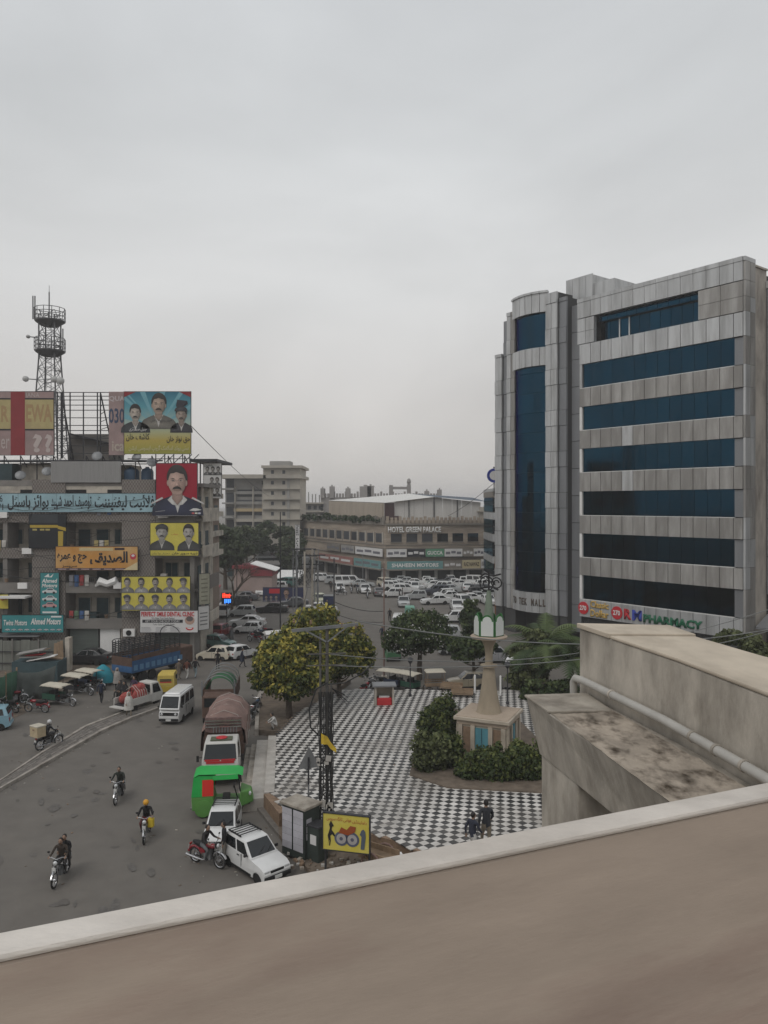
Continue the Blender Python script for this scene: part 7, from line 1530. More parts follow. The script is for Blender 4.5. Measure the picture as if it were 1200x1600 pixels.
MB().bx(-2.8, 1.9, -1.05, 1.05, .8, 1.0, M_steel).build('chassis', M_steel, t); MB().bx(-2.8, 1.9, -1.1, -1.05, 1.0, 2.0, M_rust2).bx(-2.8, 1.9, 1.05, 1.1, 1.0, 2.0, M_rust2).bx(1.85, 1.92, -1.05, 1.05, 1.0, 2.1, M_rust2).build('cargo_side', M_rust2, t)
for k in range(5):
    x = -2.5+1.05*k; MB().tube([(x, 1.08*math.cos(R(15*q)), 1.95+1.05*math.sin(R(15*q))) for q in range(13)], .035, 6, M_galv).build('hoop', M_galv, t)
vs = []
for i in range(2):
    for q in range(13): vs.append((1.0-3.2*i, .98*math.cos(R(15*q)), 1.75+.95*math.sin(R(15*q))-(.25 if i else 0)))
o = MB().add(vs, [[q, q+1, 14+q, 13+q] for q in range(12)], M_gtarp).build('green_sheet', M_gtarp, t, smooth=True); o.modifiers.new('s', 'SOLIDIFY').thickness = .02
MB().bx(2.0, 3.5, -.9, .9, .55, 2.0, M_rust2).build('cab', M_rust2, t, bevel=.1); MB().bx(3.49, 3.52, -.75, .75, 1.3, 1.9, M_cgl).build('windscreen', M_cgl, t)
for s in (-1, 1): MB().box((1.95, s*1.1, 2.2), (.1, .1, 1.0), M_galv).build('corner_post', M_galv, t)
wheels(t, [(2.6, -.8, .4), (2.6, .8, .4), (-1.7, -.8, .4), (-1.7, .8, .4)], .4)
t = thing('cattle_truck', 'long blue truck with tall slatted cage body in front of the hostel', 'truck', (-17.0, 55.6, 0), R(60)); t.scale = (.82,)*3; XA, XB = -3.0, 2.5; hwid = 1.22
MB().bx(XA, XB+1.9, -.5, .5, .7, .95, M_steel).build('chassis', M_steel, t); MB().bx(XA, XB, -hwid, hwid, .95, 1.08, M_trb).build('floor', M_trb, t)
for s in (-1, 1):
    MB().bx(XA, XB, s*hwid-.03, s*hwid+.03, 1.0, 2.0, M_trb).build('side_panel', M_trb, t)
    for k in range(9): x = XA+.35+k*.65; piece('panel_ornament', t, mat('ornament_blue', (.10, .22, .36), .5), x-.2, x+.2, s*(hwid+.03), s*(hwid+.05), 1.15, 1.6)
    for k in range(9): piece('cage_bar', t, M_steel, XA, XB, s*hwid-.025, s*hwid+.025, 2.05+k*.155, 2.11+k*.155)
    for k in range(10): x = XA+.02+k*(XB-XA-.08)/9; piece('cage_post', t, M_steel, x, x+.07, s*hwid-.035, s*hwid+.035, 2.0, 3.42)
    MB().bx(XA, XB, s*hwid-.04, s*hwid+.04, 2.0, 2.42, M_rust2).build('plank_band', M_rust2, t)
gt = MB().bx(XA-.05, XA, -hwid, hwid, 1.0, 1.5, M_trb).bx(XA-.05, XA, -hwid, hwid, 1.5, 2.25, M_rust2).build('tail_gate', M_rust2, t)
for k in range(7): piece('gate_bar', t, M_steel, XA-.04, XA, -hwid, hwid, 2.35+k*.16, 2.40+k*.16)
for k in range(7): y = -hwid+.05+k*(2*hwid-.1)/6; piece('gate_post', t, M_steel, XA-.05, XA-.005, y-.025, y+.025, 2.2, 3.4+.32*(1-(y/hwid)**2))
MB().tube([(XA-.02, hwid*math.cos(R(15*q)), 3.4+.38*math.sin(R(15*q))) for q in range(13)], .04, 6, M_steel).build('gate_arch', M_steel, t); MB().tube([(XB-.02, hwid*math.cos(R(15*q)), 3.4+.75*math.sin(R(15*q))) for q in range(13)], .04, 6, M_steel).build('front_arch', M_steel, t)
MB().bx(XB+.15, XB+1.9, -1.0, 1.0, .6, 2.2, M_rust2).build('cab', M_trb, t, bevel=.12); MB().bx(XB+1.89, XB+1.93, -.85, .85, 1.4, 2.0, M_cgl).build('windscreen', M_cgl, t)
wheels(t, [(XB+1.1, -.95, .45), (XB+1.1, .95, .45), (-1.6, -.95, .45), (-1.6, .95, .45), (-.6, -.95, .45), (-.6, .95, .45)], .45, .28)
# pickup with red bundle
t = thing('loaded_pickup', 'small white pickup carrying bulging red bundles beside the median', 'pickup', (-15.0, 47.0, 0), R(62)); t.scale = (.86,)*3
MB().add([(1.65, -.68, .35), (1.65, .68, .35), (.55, .68, .35), (.55, -.68, .35), (1.68, -.68, .95), (1.68, .68, .95), (.55, .68, .95), (.55, -.68, .95), (1.3, -.58, 1.72), (1.3, .58, 1.72), (.6, .58, 1.74), (.6, -.58, 1.74)], [[3, 2, 1, 0], [0, 1, 5, 4], [1, 2, 6, 5], [2, 3, 7, 6], [3, 0, 4, 7], [4, 5, 9, 8], [5, 6, 10, 9], [6, 7, 11, 10], [7, 4, 8, 11], [8, 9, 10, 11]], M_truw).build('cab', M_truw, t, smooth=True, bevel=.05)
for s in (-1, 1): MB().add([(1.45, s*.685, 1.0), (.7, s*.685, 1.0), (.72, s*.60, 1.6), (1.25, s*.60, 1.6)], [[0, 1, 2, 3]], M_cgl).build('side_window', M_cgl, t); MB().bx(-1.65, .5, s*.68-.03, s*.68+.03, .5, .98, M_truw).build('bed_side', M_truw, t)
MB().add([(.535, -.55, 1.05), (.535, .55, 1.05), (.56, .48, 1.6), (.56, -.48, 1.6)], [[0, 1, 2, 3]], M_cgl).build('rear_window', M_cgl, t); MB().bx(-1.65, .5, -.65, .65, .48, .56, M_steel).build('bed_floor', M_steel, t); o = MB().bx(-2.1, -1.66, -.66, .66, .44, .5, M_truw).build('tail_gate', M_truw, t)
M_rbun = mat('red_bundle', (.27, .045, .04), .85, var=.3, scale=3, coords='obj', dirt=(.38, .16, .14), dirt_amt=.6, dirt_scale=4)
for k, (x, y, z, rx, ry, rz) in enumerate(((-.2, .28, 1.0, .62, .38, .5), (-.2, -.3, 1.0, .62, .38, .5), (-1.0, .25, .9, .5, .4, .4), (-.1, 0, 1.45, .55, .5, .35), (-1.0, -.25, .85, .45, .35, .35))):
    b = MB().ball((x, y, z), (rx, ry, rz), M_rbun, 16, 10)
    b.v = [(p[0]+.03*math.sin(9*p[1]+k), p[1], p[2]+.03*math.sin(8*p[0]+5*p[1])) for p in b.v]; o = b.build('red_bundle', M_rbun, t, smooth=True)
b = MB()
for k in range(5): b.tube([(-.75+k*.22, -.72, .9), (-.72+k*.22, -.6, 1.35), (-.7+k*.22, -.1, 1.72), (-.7+k*.22, .5, 1.4)], .02, 5, M_rag)
b.build('rope', M_rag, t); wheels(t, [(1.1, -.58, .27), (1.1, .58, .27), (-1.0, -.58, .27), (-1.0, .58, .27)], .27, .16)
# ---- three wheelers
def rickshaw(lab, x, y, head, body, canopy, panel=None, back=None):
    t = thing('auto_rickshaw', lab, 'rickshaw', (x, y, 0), R(head)); t.scale = (.88,)*3
    mb_ = mat('rick_'+body[0], body[1], .5, var=.12, scale=2, coords='obj'); mc = mat('rickc_'+canopy[0], canopy[1], .6, var=.1, scale=2, coords='obj')
    MB().add([(-1.25, -.62, .32), (-1.25, .62, .32), (.55, .62, .30), (.55, -.62, .30), (-1.28, -.62, .85), (-1.28, .62, .85), (-.45, .62, .85), (-.45, -.62, .85), (.55, .60, .5), (.55, -.60, .5), (-.38, .62, .52), (-.38, -.62, .52)],
             [[0, 1, 2, 3][::-1], [0, 1, 5, 4][::-1], [4, 5, 6, 7], [6, 10, 11, 7], [10, 8, 9, 11], [8, 2, 3, 9], [1, 2, 8, 10, 6, 5], [0, 4, 7, 11, 9, 3]], mb_).build('tub', mb_, t, bevel=.03)
    MB().add([(.55, -.58, .32), (.55, .58, .32), (1.15, .2, .42), (1.15, -.2, .42), (.62, -.55, .98), (.62, .55, .98), (1.05, .22, .92), (1.05, -.22, .92)], [[0, 1, 5, 4], [1, 2, 6, 5], [2, 3, 7, 6], [3, 0, 4, 7], [4, 5, 6, 7], [3, 2, 1, 0]], mb_).build('front_cowl', mb_, t, bevel=.05, smooth=True)
    MB().add([(-1.28, -.62, .86), (-1.28, .62, .86), (-1.2, .58, 1.62), (-1.2, -.58, 1.62), (.50, -.52, 1.68), (.50, .52, 1.68), (.72, .50, 1.60), (.72, -.50, 1.60), (-1.0, .56, 1.72), (-1.0, -.56, 1.72)], [[0, 1, 2, 3][::-1], [2, 8, 9, 3], [8, 5, 4, 9], [5, 6, 7, 4]], mc).build('canopy', mc, t, smooth=True)
    for s in (-1, 1):
        MB().add([(-1.28, s*.622, .86), (-.45, s*.622, .86), (-.45, s*.57, 1.66), (-1.0, s*.57, 1.68), (-1.2, s*.59, 1.6)], [[0, 1, 2, 3, 4]], mc).build('side_curtain', mc, t)
        if panel: MB().add([(-.86, s*.632, .88), (-.42, s*.632, .88), (-.42, s*.59, 1.52), (-.86, s*.59, 1.52)], [[0, 1, 2, 3]], mat('panel_'+panel[0], panel[1], .6)).build('side_panel', MATS['panel_'+panel[0]], t)
        MB().add([(-.45, s*.62, 1.50), (.55, s*.58, 1.5), (.52, s*.53, 1.68), (-.45, s*.575, 1.67)], [[0, 1, 2, 3]], mc).build('canopy_valance', mc, t); MB().bar((.62, s*.54, .98), (.55, s*.52, 1.66), .045, M_black).build('screen_post', M_black, t)
        MB().ball((1.0, s*.28, .80), (.06, .09, .09), M_lamp).build('headlight', M_lamp, t); MB().lathe([(.34, -.05), (.34, .05), (.2, .06)], 14, m=mb_).build('mudguard', mb_, t, (-.82, s*.60, .40)).rotation_euler = (R(90), 0, 0)
    MB().add([(.66, -.5, 1.0), (.66, .5, 1.0), (.70, .48, 1.58), (.70, -.48, 1.58)], [[0, 1, 2, 3]], M_cgl).build('windscreen', M_cgl, t)
    MB().bx(-1.0, -.5, -.5, .5, .55, .72, M_black).bx(-1.1, -.98, -.5, .5, .72, 1.2, M_black).build('rear_seat', M_black, t, bevel=.04); MB().bx(-.1, .2, -.25, .25, .52, .7, M_black).build('driver_seat', M_black, t, bevel=.03); MB().bar((.5, 0, .5), (.35, 0, 1.05), .04, M_black).bar((.35, -.3, 1.08), (.35, .3, 1.08), .03, M_black).build('handlebar', M_black, t)
    MB().box((-1.22, 0, .4), (.2, 1.2, .08), M_chr).build('rear_bumper', M_chr, t); MB().tube([(.95, 0, .65), (1.05, 0, .24)], .05, 8, M_black).build('fork', M_black, t)
    if back:
        MB().add([(-1.292, -.5, .95), (-1.292, .5, .95), (-1.235, .48, 1.42), (-1.235, -.48, 1.42)], [[0, 1, 2, 3]], back[0]).build('rear_panel', back[0], t)
        for k in range(3): MB().add([(-1.298+.006*k, -.42, 1.32-.1*k), (-1.298+.006*k, .42, 1.32-.1*k), (-1.292+.006*k, .42, 1.39-.1*k), (-1.292+.006*k, -.42, 1.39-.1*k)], [[0, 1, 2, 3]], M_ink if k < 2 else M_letr).build('rear_lettering', M_ink, t).location = (-.012, 0, 0)
    wheels(t, [(-.82, -.56, .24), (-.82, .56, .24), (1.05, 0, .24)], .24, .12); return t
rickshaw('bright green rickshaw with a red side panel behind the parked hatchbacks', -6.45, 31.2, 8, ('green', (.10, .26, .06)), ('bright', (.02, .36, .07)), ('red', (.60, .03, .02))).scale = (1.0,)*3
x, y = G(263, 1084); rickshaw('yellow rickshaw seen from behind beside the cage truck', x, y, 97, ('yellow', (.50, .36, .05)), ('yellowtop', (.48, .36, .08)), None, (mat('rick_back', (.50, .38, .08), .6), 0))
M_cnv = mat('canvas_cream', (.50, .46, .38), .85, var=.1, scale=2, coords='obj')
# ---- motorcycles
MOTO = {}
def moto_proto(tank):
    if tank in MOTO: return MOTO[tank]
    tc_ = {'red': (.22, .012, .02), 'black': (.015, .015, .017), 'blue': (.02, .04, .12)}[tank]; mt = mat('tank_'+tank, tc_, .25, coat=.6, coords='obj'); P_ = []; r = .30
    def wh(name, x):
        b = MB(); b.tube([(x+r*.92*math.cos(R(18*k)), 0, r+r*.92*math.sin(R(18*k))) for k in range(21)], .038, 8, M_tyre, cap=False); b.tube([(x+r*.78*math.cos(R(18*k)), 0, r+r*.78*math.sin(R(18*k))) for k in range(21)], .022, 6, M_chr, cap=False)
        b.lathe([(.06, -.06), (.06, .06)], 10, m=M_chr); o = len(b.v)-20
        for i in range(o, len(b.v)): p = b.v[i]; b.v[i] = (p[0]+x, p[2], p[1]+r)
        for k in range(10): b.bar((x, 0, r), (x+r*.78*math.cos(R(36*k)), 0, r+r*.78*math.sin(R(36*k))), .008, M_chr)
        P_.append((name, b, True))
    wh('front_wheel', .63); wh('rear_wheel', -.62)
    P_.append(('frame', MB().tube([(.40, 0, .88), (.05, 0, .72), (-.35, 0, .66), (-.75, 0, .70)], .03, 6, M_black).tube([(.38, 0, .8), (.2, 0, .32), (-.2, 0, .30), (-.62, 0, .30)], .028, 6, M_black), True))
    P_.append(('engine', MB().box((.08, 0, .42), (.34, .24, .24), M_galv).box((.14, 0, .58), (.16, .18, .14), M_galv).box((.0, .15, .38), (.2, .06, .16), M_chr), False))
    P_.append(('fuel_tank', MB().ball((.20, 0, .83), (.27, .13, .11), mt, 14, 8), True)); P_.append(('seat', MB().tube([(.0, 0, .80), (-.25, 0, .79), (-.5, 0, .82), (-.72, 0, .84)], [.09, .12, .12, .06], 10, M_black), True))
    P_.append(('side_cover', MB().box((-.18, .11, .62), (.28, .03, .16), mt).box((-.18, -.11, .62), (.28, .03, .16), mt), False))
    b = MB()
    for s in (-1, 1): b.tube([(.44, s*.07, .92), (.63, s*.07, .30)], .022, 6, M_chr)
    P_.append(('fork', b, True)); P_.append(('handlebar', MB().tube([(.34, -.36, 1.02), (.40, -.2, 1.06), (.42, 0, .98), (.40, .2, 1.06), (.34, .36, 1.02)], .016, 6, M_chr).tube([(.34, -.36, 1.02), (.32, -.24, 1.025)], .024, 6, M_black).tube([(.34, .36, 1.02), (.32, .24, 1.025)], .024, 6, M_black), True))
    P_.append(('headlight', MB().ball((.56, 0, .90), (.06, .09, .09), M_lamp, 12, 8).box((.50, 0, .9), (.08, .17, .18), M_black), True)); P_.append(('front_fender', MB().tube([(.63+.35*math.cos(R(a)), 0, .30+.35*math.sin(R(a))) for a in range(25, 165, 14)], .05, 6, M_chr), True)); P_.append(('rear_fender', MB().tube([(-.62+.36*math.cos(R(a)), 0, .30+.36*math.sin(R(a))) for a in range(20, 180, 16)], .06, 6, mt), True))
    P_.append(('exhaust', MB().tube([(.12, -.12, .36), (-.1, -.15, .26), (-.4, -.17, .28), (-.95, -.18, .34)], [.025, .03, .05, .055], 8, M_chr), True)); P_.append(('tail_light', MB().box((-.86, 0, .72), (.05, .12, .08), M_tail), False)); P_.append(('number_plate', MB().box((.70, 0, .70), (.01, .14, .20), M_plate).box((-.92, 0, .58), (.01, .16, .14), M_plate), False))
    b = MB()
    for s in (-1, 1): b.tube([(.36, s*.26, 1.05), (.34, s*.32, 1.22)], .008, 5, M_black); b.ball((.34, s*.33, 1.24), (.02, .06, .04), M_black, 8, 5)
    P_.append(('mirror', b, True)); b = MB()
    for s in (-1, 1):
        b.tube([(-.62, s*.14, .30), (-.5, s*.14, .62)], .03, 6, M_chr)
    P_.append(('shock_absorber', b, True)); ms = []
    for nm, b, sm in P_:
        me = b.mesh(nm)
        if sm: smooth_mesh(me, 50)
        ms.append((nm, me))
    MOTO[tank] = ms; return ms
def moto(label, x, y, head, tank='black', z=0, lean=0, group=None):
    t = thing('motorcycle', label, 'motorcycle', (x, y, z), R(head), group); t.scale = (.86,)*3; t.rotation_euler = (R(lean), 0, R(head))
    for nm, me in moto_proto(tank): link(bpy.data.objects.new(nm, me), t)
    return t
def qingqi(lab, x, y, head, col_, z=0, cat='rickshaw'):
    t = thing('motorcycle_rickshaw', lab, cat, (x, y, z), R(head), 'canopied motorcycle rickshaws'); t.scale = (.76,)*3
    for nm, me in moto_proto('black'):
        if nm in ('rear_wheel', 'number_plate', 'mirror', 'rear_fender'): continue
        o = link(bpy.data.objects.new(nm, me), t); o.location = (.85, 0, 0)
    m = mat('qingqi_'+col_[0], col_[1], .6, var=.15, scale=2, coords='obj')
    MB().bx(-1.25, .15, -.55, .55, .42, .5, M_steel).build('floor', M_steel, t); MB().bx(-1.25, .15, .52, .56, .5, .95, m).bx(-1.25, .15, -.56, -.52, .5, .95, m).bx(-1.27, -1.23, -.52, .52, .5, .9, m).build('side_panel', m, t); MB().bx(-.75, -.35, -.5, .5, .5, .75, M_black).bx(-.58, -.52, -.5, .5, .75, 1.2, M_black).build('bench', M_black, t, bevel=.03)
    b = MB()
    for sx in (-1.2, .12):
        for sy in (-.53, .53): b.bar((sx, sy, .5), (sx, sy, 1.62), .035)
    b.bar((.12, -.5, 1.62), (1.25, -.4, 1.66), .03); b.bar((.12, .5, 1.62), (1.25, .4, 1.66), .03); b.build('canopy_post', M_steel, t)
    nx_, ny_ = 12, 8; vs = [(-1.42+2.3*i/nx_, -.68+1.36*j/ny_, 1.62+.13*(1-(2*j/ny_-1)**2)*(1-.3*abs(2*i/nx_-1))-.06*(i in (0, nx_))-.05*(j in (0, ny_))+.015*math.sin(i*2.3+j)) for i in range(nx_+1) for j in range(ny_+1)]
    o = MB().add(vs, [[i*(ny_+1)+j, i*(ny_+1)+j+1, (i+1)*(ny_+1)+j+1, (i+1)*(ny_+1)+j] for i in range(nx_) for j in range(ny_)], M_cnv).build('canopy', M_cnv, t, smooth=True); o.modifiers.new('s', 'SOLIDIFY').thickness = .03
    wheels(t, [(-.75, -.66, .28), (-.75, .66, .28)], .28, .1); return t
x, y = G(92, 1101); qingqi('nearest cream canopied motorcycle rickshaw beside the grey net', x, y, -22, ('green', (.03, .09, .06)))
x, y = G(122, 1084); qingqi('middle cream canopied motorcycle rickshaw in the parked row', x, y, -25, ('black', (.03, .03, .035)))
x, y = G(142, 1076); qingqi('farthest cream canopied motorcycle rickshaw in the parked row', x, y, -28, ('navy', (.03, .04, .07)))
x, y = G(606, 1075); qingqi('cream canopied motorcycle rickshaw by the reddish pole', x, y, 152, ('navy', (.03, .04, .07)))
x, y = G(634, 1079); qingqi('cream canopied motorcycle rickshaw behind the plaza lamp post', x, y, 138, ('green', (.03, .09, .06)))
x, y = G(808, 1090); qingqi('white canopied motorcycle rickshaw right of the fountain tower cone', x, y, 190, ('black', (.03, .03, .035)))
# wooden seated carts
def bench_cart(lab, px, py, head, can):
    x, y = G(px, py, .35); t = thing('wooden_cart', lab, 'cart', (x, y, .35 if py > 1078 else 0), R(head)); t.scale = (.8,)*3
    for k in range(5): piece('plank', t, M_wood, -.85, .85, -.55+k*.22, -.36+k*.22, .62, .67)
    MB().bx(-.85, .85, -.6, -.55, .67, .9, M_wood).build('front_board', M_wood, t); [piece('back_slat', t, M_wood, -.8, .8, .5, .55, .75+.17*k, .86+.17*k) for k in range(2)]
    for sx in (-.6, .6):
        w_ = MB(); w_.tube([(.30*math.cos(R(18*k))+sx*1.0, -.62, .30+.30*math.sin(R(18*k))) for k in range(21)], .03, 6, M_tyre)
        for k in range(6): w_.bar((sx, -.62, .3), (sx+.29*math.cos(R(60*k)), -.62, .3+.29*math.sin(R(60*k))), .02, M_wood)
        w_.build('wheel', M_tyre, t); w2 = w_.build('wheel', M_tyre, t); w2.location = (0, 1.2, 0)
    if can:
        b = MB()
        for sx in (-.7, .7):
            for sy in (-.4, .55): b.bar((sx, sy, .67), (sx, sy, 1.75), .04)
        b.build('canopy_post', M_wood, t); MB().box((0, .08, 1.8), (1.7, 1.2, .14), M_cnv, taper=.85).build('canopy', M_cnv, t, bevel=.04)
    return t
bench_cart('wooden cart with cream canopy at the far plaza edge', 680, 1074, 8, True); bench_cart('low wooden cart without canopy left of the fountain tower cone', 722, 1096, 172, False); bench_cart('wooden cart behind the small dark tree', 705, 1086, 165, False)
x, y = G(730, 1075); car('parked_car', 'old beige car with raised bonnet behind the fountain tower cone', 'car', x, y, 185, 'hatch', (.30, .26, .19))

# ================================================================= people
SKIN = mat('skin', (.26, .165, .115), .6); HAIR = mat('hair', (.018, .015, .014), .6)
_CL = {}
def cloth(c):
    k = tuple(round(v, 3) for v in c)
    if k not in _CL: _CL[k] = mat('cloth_%d' % len(_CL), c, .9, var=.18, scale=9, coords='obj')
    return _CL[k]
def _sym(d): return d
POSES = {
 'stand': dict(pel=(0, 0, .93), ch=(.01, 0, 1.33), nk=(.01, 0, 1.47), hd=(.03, 0, 1.60), sh=(0, .18, 1.40), el=((.0, .25, 1.13), (-.02, -.25, 1.13)), wr=((.08, .25, .90), (.05, -.25, .88)), hip=(0, .095, .90), kn=((.03, .10, .50), (.02, -.10, .50)), an=((0, .10, .09), (.03, -.11, .09))),
 'walk': dict(pel=(0, 0, .92), ch=(.03, 0, 1.32), nk=(.04, 0, 1.46), hd=(.06, 0, 1.59), sh=(.03, .18, 1.39), el=((-.10, .25, 1.13), (.12, -.24, 1.12)), wr=((-.06, .26, .90), (.28, -.22, .98)), hip=(0, .09, .89), kn=((.20, .10, .52), (.02, -.10, .48)), an=((.26, .10, .10), (-.24, -.10, .15))),
 'ride': dict(pel=(-.22, 0, .88), ch=(-.06, 0, 1.24), nk=(-.02, 0, 1.38), hd=(.02, 0, 1.51), sh=(-.05, .19, 1.31), el=((.10, .29, 1.08), (.10, -.29, 1.08)), wr=((.30, .30, 1.05), (.30, -.30, 1.05)), hip=(-.20, .10, .86), kn=((.20, .21, .72), (.20, -.21, .72)), an=((.02, .17, .36), (.02, -.17, .36))),
 'pill': dict(pel=(-.55, 0, .86), ch=(-.42, 0, 1.22), nk=(-.40, 0, 1.36), hd=(-.36, 0, 1.49), sh=(-.42, .18, 1.29), el=((-.36, .25, 1.10), (-.36, -.25, 1.10)), wr=((-.16, .17, 1.02), (-.16, -.17, 1.02)), hip=(-.56, .12, .88), kn=((-.20, .25, .72), (-.20, -.25, .72)), an=((-.30, .22, .38), (-.30, -.22, .38))),
 'squat': dict(pel=(-.12, 0, .28), ch=(.10, 0, .66), nk=(.16, 0, .79), hd=(.22, 0, .90), sh=(.10, .18, .73), el=((.30, .22, .55), (.30, -.22, .55)), wr=((.48, .12, .48), (.48, -.12, .48)), hip=(-.10, .10, .27), kn=((.28, .16, .52), (.26, -.16, .50)), an=((.12, .13, .09), (.12, -.13, .09))),
 'sit': dict(pel=(0, 0, .50), ch=(.02, 0, .90), nk=(.03, 0, 1.04), hd=(.05, 0, 1.17), sh=(.02, .18, .97), el=((.08, .25, .70), (.08, -.25, .70)), wr=((.32, .18, .62), (.32, -.18, .62)), hip=(0, .10, .48), kn=((.42, .12, .50), (.42, -.12, .50)), an=((.40, .12, .09), (.46, -.12, .09))),
}
_PM = {}
def body_mesh(pose):
    if pose in _PM: return _PM[pose]
    p = POSES[pose]; V = [Vector(p['pel'])]; Rr = [(.135, .115)]; E = []; bone = []
    def add(co, r, par, reg): V.append(Vector(co)); Rr.append(r); E.append((par, len(V)-1)); bone.append((par, len(V)-1, reg)); return len(V)-1
    mid = Vector(p['pel']).lerp(Vector(p['ch']), .5); sp = add(mid, (.125, .10), 0, 2); ch = add(p['ch'], (.15, .105), sp, 2); nk = add(p['nk'], (.055, .055), ch, 2); hd_ = Vector(p['hd']); add(Vector(p['nk']).lerp(hd_, .6), (.052, .052), nk, 0)
    for s in (0, 1):
        sg = 1 if s == 0 else -1; sh_ = Vector(p['sh']); sh_.y *= sg
        a = add(sh_, (.062, .062), ch, 2); e = add(p['el'][s], (.046, .046), a, 2); w = add(Vector(p['el'][s]).lerp(Vector(p['wr'][s]), .95), (.031, .031), e, 2)
        d = (Vector(p['wr'][s])-Vector(p['el'][s])).normalized(); add(Vector(p['wr'][s])+d*.075, (.034, .022), w, 0)
        h = Vector(p['hip']); h.y *= sg; hp = add(h+Vector((0, 0, -.03)), (.098, .098), 0, 3); k = add(p['kn'][s], (.062, .062), hp, 3); an = add(p['an'][s], (.043, .043), k, 3); add(Vector(p['an'][s])+Vector((.15, sg*.015, -.05)), (.042, .032), an, 4)
    me = bpy.data.meshes.new('b'); me.from_pydata([v[:] for v in V], E, []); o = bpy.data.objects.new('b', me); col.objects.link(o)
    m_ = o.modifiers.new('skin', 'SKIN'); m_.use_smooth_shade = True
    for i, sv_ in enumerate(me.skin_vertices[0].data): sv_.radius = Rr[i]; sv_.use_root = (i == 0)
    o.modifiers.new('sub', 'SUBSURF').levels = 1; o.modifiers['sub'].render_levels = 1
    bpy.context.view_layer.update(); dg = bpy.context.evaluated_depsgraph_get(); ev = bpy.data.meshes.new_from_object(o.evaluated_get(dg)); bpy.data.objects.remove(o)
    b = MB(); mats_ = [SKIN, HAIR, cloth((.1, .1, .1)), cloth((.2, .2, .2)), M_black]; b.mats = list(mats_)
    b.v = [v.co[:] for v in ev.vertices]; b.f = [list(f.vertices) for f in ev.polygons]
    def seg(q, a, c): t_ = max(0, min(1, (q-a).dot(c-a)/max((c-a).length_squared, 1e-9))); return (q-(a+(c-a)*t_)).length
    for f in ev.polygons:
        q = f.center; best = min(bone, key=lambda B: seg(q, V[B[0]], V[B[1]])/max(Rr[B[1]][0], .03)); b.m.append(best[2])
    # head with face and hair, hands with fingers, all in the one body mesh
    b.ball(hd_, (.098, .076, .122), SKIN, 14, 10); b.ball(hd_+Vector((-.022, 0, .028)), (.094, .083, .112), HAIR, 14, 8)
    b.ball(hd_+Vector((.100, 0, -.012)), (.022, .014, .026), SKIN, 6, 5)
    for s in (-1, 1): b.ball(hd_+Vector((.086, s*.032, .018)), (.012, .016, .009), HAIR, 6, 4); b.ball(hd_+Vector((0, s*.079, -.005)), (.018, .01, .03), SKIN, 6, 5)
    b.ball(hd_+Vector((.092, 0, -.045)), (.012, .032, .009), HAIR, 8, 4)
    for s in (0, 1):
        w = Vector(p['wr'][s]); d = (w-Vector(p['el'][s])).normalized(); side = d.cross(Vector((0, 0, 1))); side = side.normalized() if side.length > .1 else Vector((1, 0, 0)); dn = d.cross(side).normalized()
        for k in range(4): q = w+d*.06+side*(.025-.017*k); b.tube([q, q+d*(.045+.008*(k in (1, 2))), q+d*(.068+.012*(k in (1, 2)))+dn*.018], [.0095, .0085, .006], 6, SKIN)
        q = w+d*.02+side*.028; b.tube([q, q+side*.026+d*.03, q+side*.03+d*.062], [.011, .010, .007], 6, SKIN)
    me = b.mesh('body'); smooth_mesh(me, 60); _PM[pose] = me; return me
def person(label, pose, x, y, head, shirt, trousers, z=0, hat=None, kameez=False, shawl=None, bag=None, skin=True, group=None, s=1.0):
    o = bpy.data.objects.new('person', body_mesh(pose)); link(o); o.location = (x, y, z); o.rotation_euler = (0, 0, R(head)); o.scale = (s*.86,)*3; tag(o, label, 'person', group)
    for i, m in ((2, cloth(shirt)), (3, cloth(trousers))): o.material_slots[i].link = 'OBJECT'; o.material_slots[i].material = m
    for i in (0, 1, 4): pass
    p = POSES[pose]; hd_ = Vector(p['hd'])
    if hat == 'cap': MB().lathe([(.10, .05), (.105, .085), (.08, .13), (.02, .15)], 14).build('cap', M_white, o, tuple(hd_), smooth=True)
    elif hat: MB().ball((hd_.x-.01, 0, hd_.z+.035), (.135, .125, .13), hat, 14, 9).build('helmet', hat, o, smooth=True)
    if kameez: MB().lathe([(.15, 1.12), (.165, .95), (.19, .75), (.215, .55)], 16, m=cloth(shirt), sy=.9, cap=False).build('kameez', cloth(shirt), o, smooth=True)
    if shawl:
        pr = [(.02, hd_.z+.15), (.10, hd_.z+.12), (.13, hd_.z), (.13, hd_.z-.12), (.24, hd_.z-.26), (.27, hd_.z-.5), (.30, hd_.z-.8), (.33, hd_.z-1.05)]
        b = MB().lathe([(r_, z_) for r_, z_ in pr[::-1]], 18, m=cloth(shawl), sy=1.0, cap=False)
        b.v = [(q[0]*(.85+.05*math.sin(7*math.atan2(q[1], q[0])))-.02, q[1]*(1+.05*math.sin(5*math.atan2(q[1], q[0]))), q[2]) for q in b.v]
        b.f = [f for f in b.f if not (sum(b.v[i][2] for i in f)/len(f) > hd_.z-.09 and sum(b.v[i][2] for i in f)/len(f) < hd_.z+.06 and sum(b.v[i][0] for i in f)/len(f) > .06)]; b.m = b.m[:len(b.f)]
        b.build('shawl', cloth(shawl), o, smooth=True)
    if bag: MB().box((.05, -.32, .62), (.28, .14, .34), bag).build('bag', bag, o, bevel=.03)
    return o
DK, DK2, DNV, BRN, GRY, WHT, KHA = (.018, .018, .02), (.03, .028, .028), (.02, .025, .045), (.12, .045, .03), (.12, .125, .13), (.48, .47, .45), (.20, .17, .13)
M_hely = mat('helmet_yellow', (.60, .30, .03), .4); M_helb = mat('helmet_black', (.012, .012, .012), .3); M_helw = mat('helmet_white', (.55, .55, .55), .35)
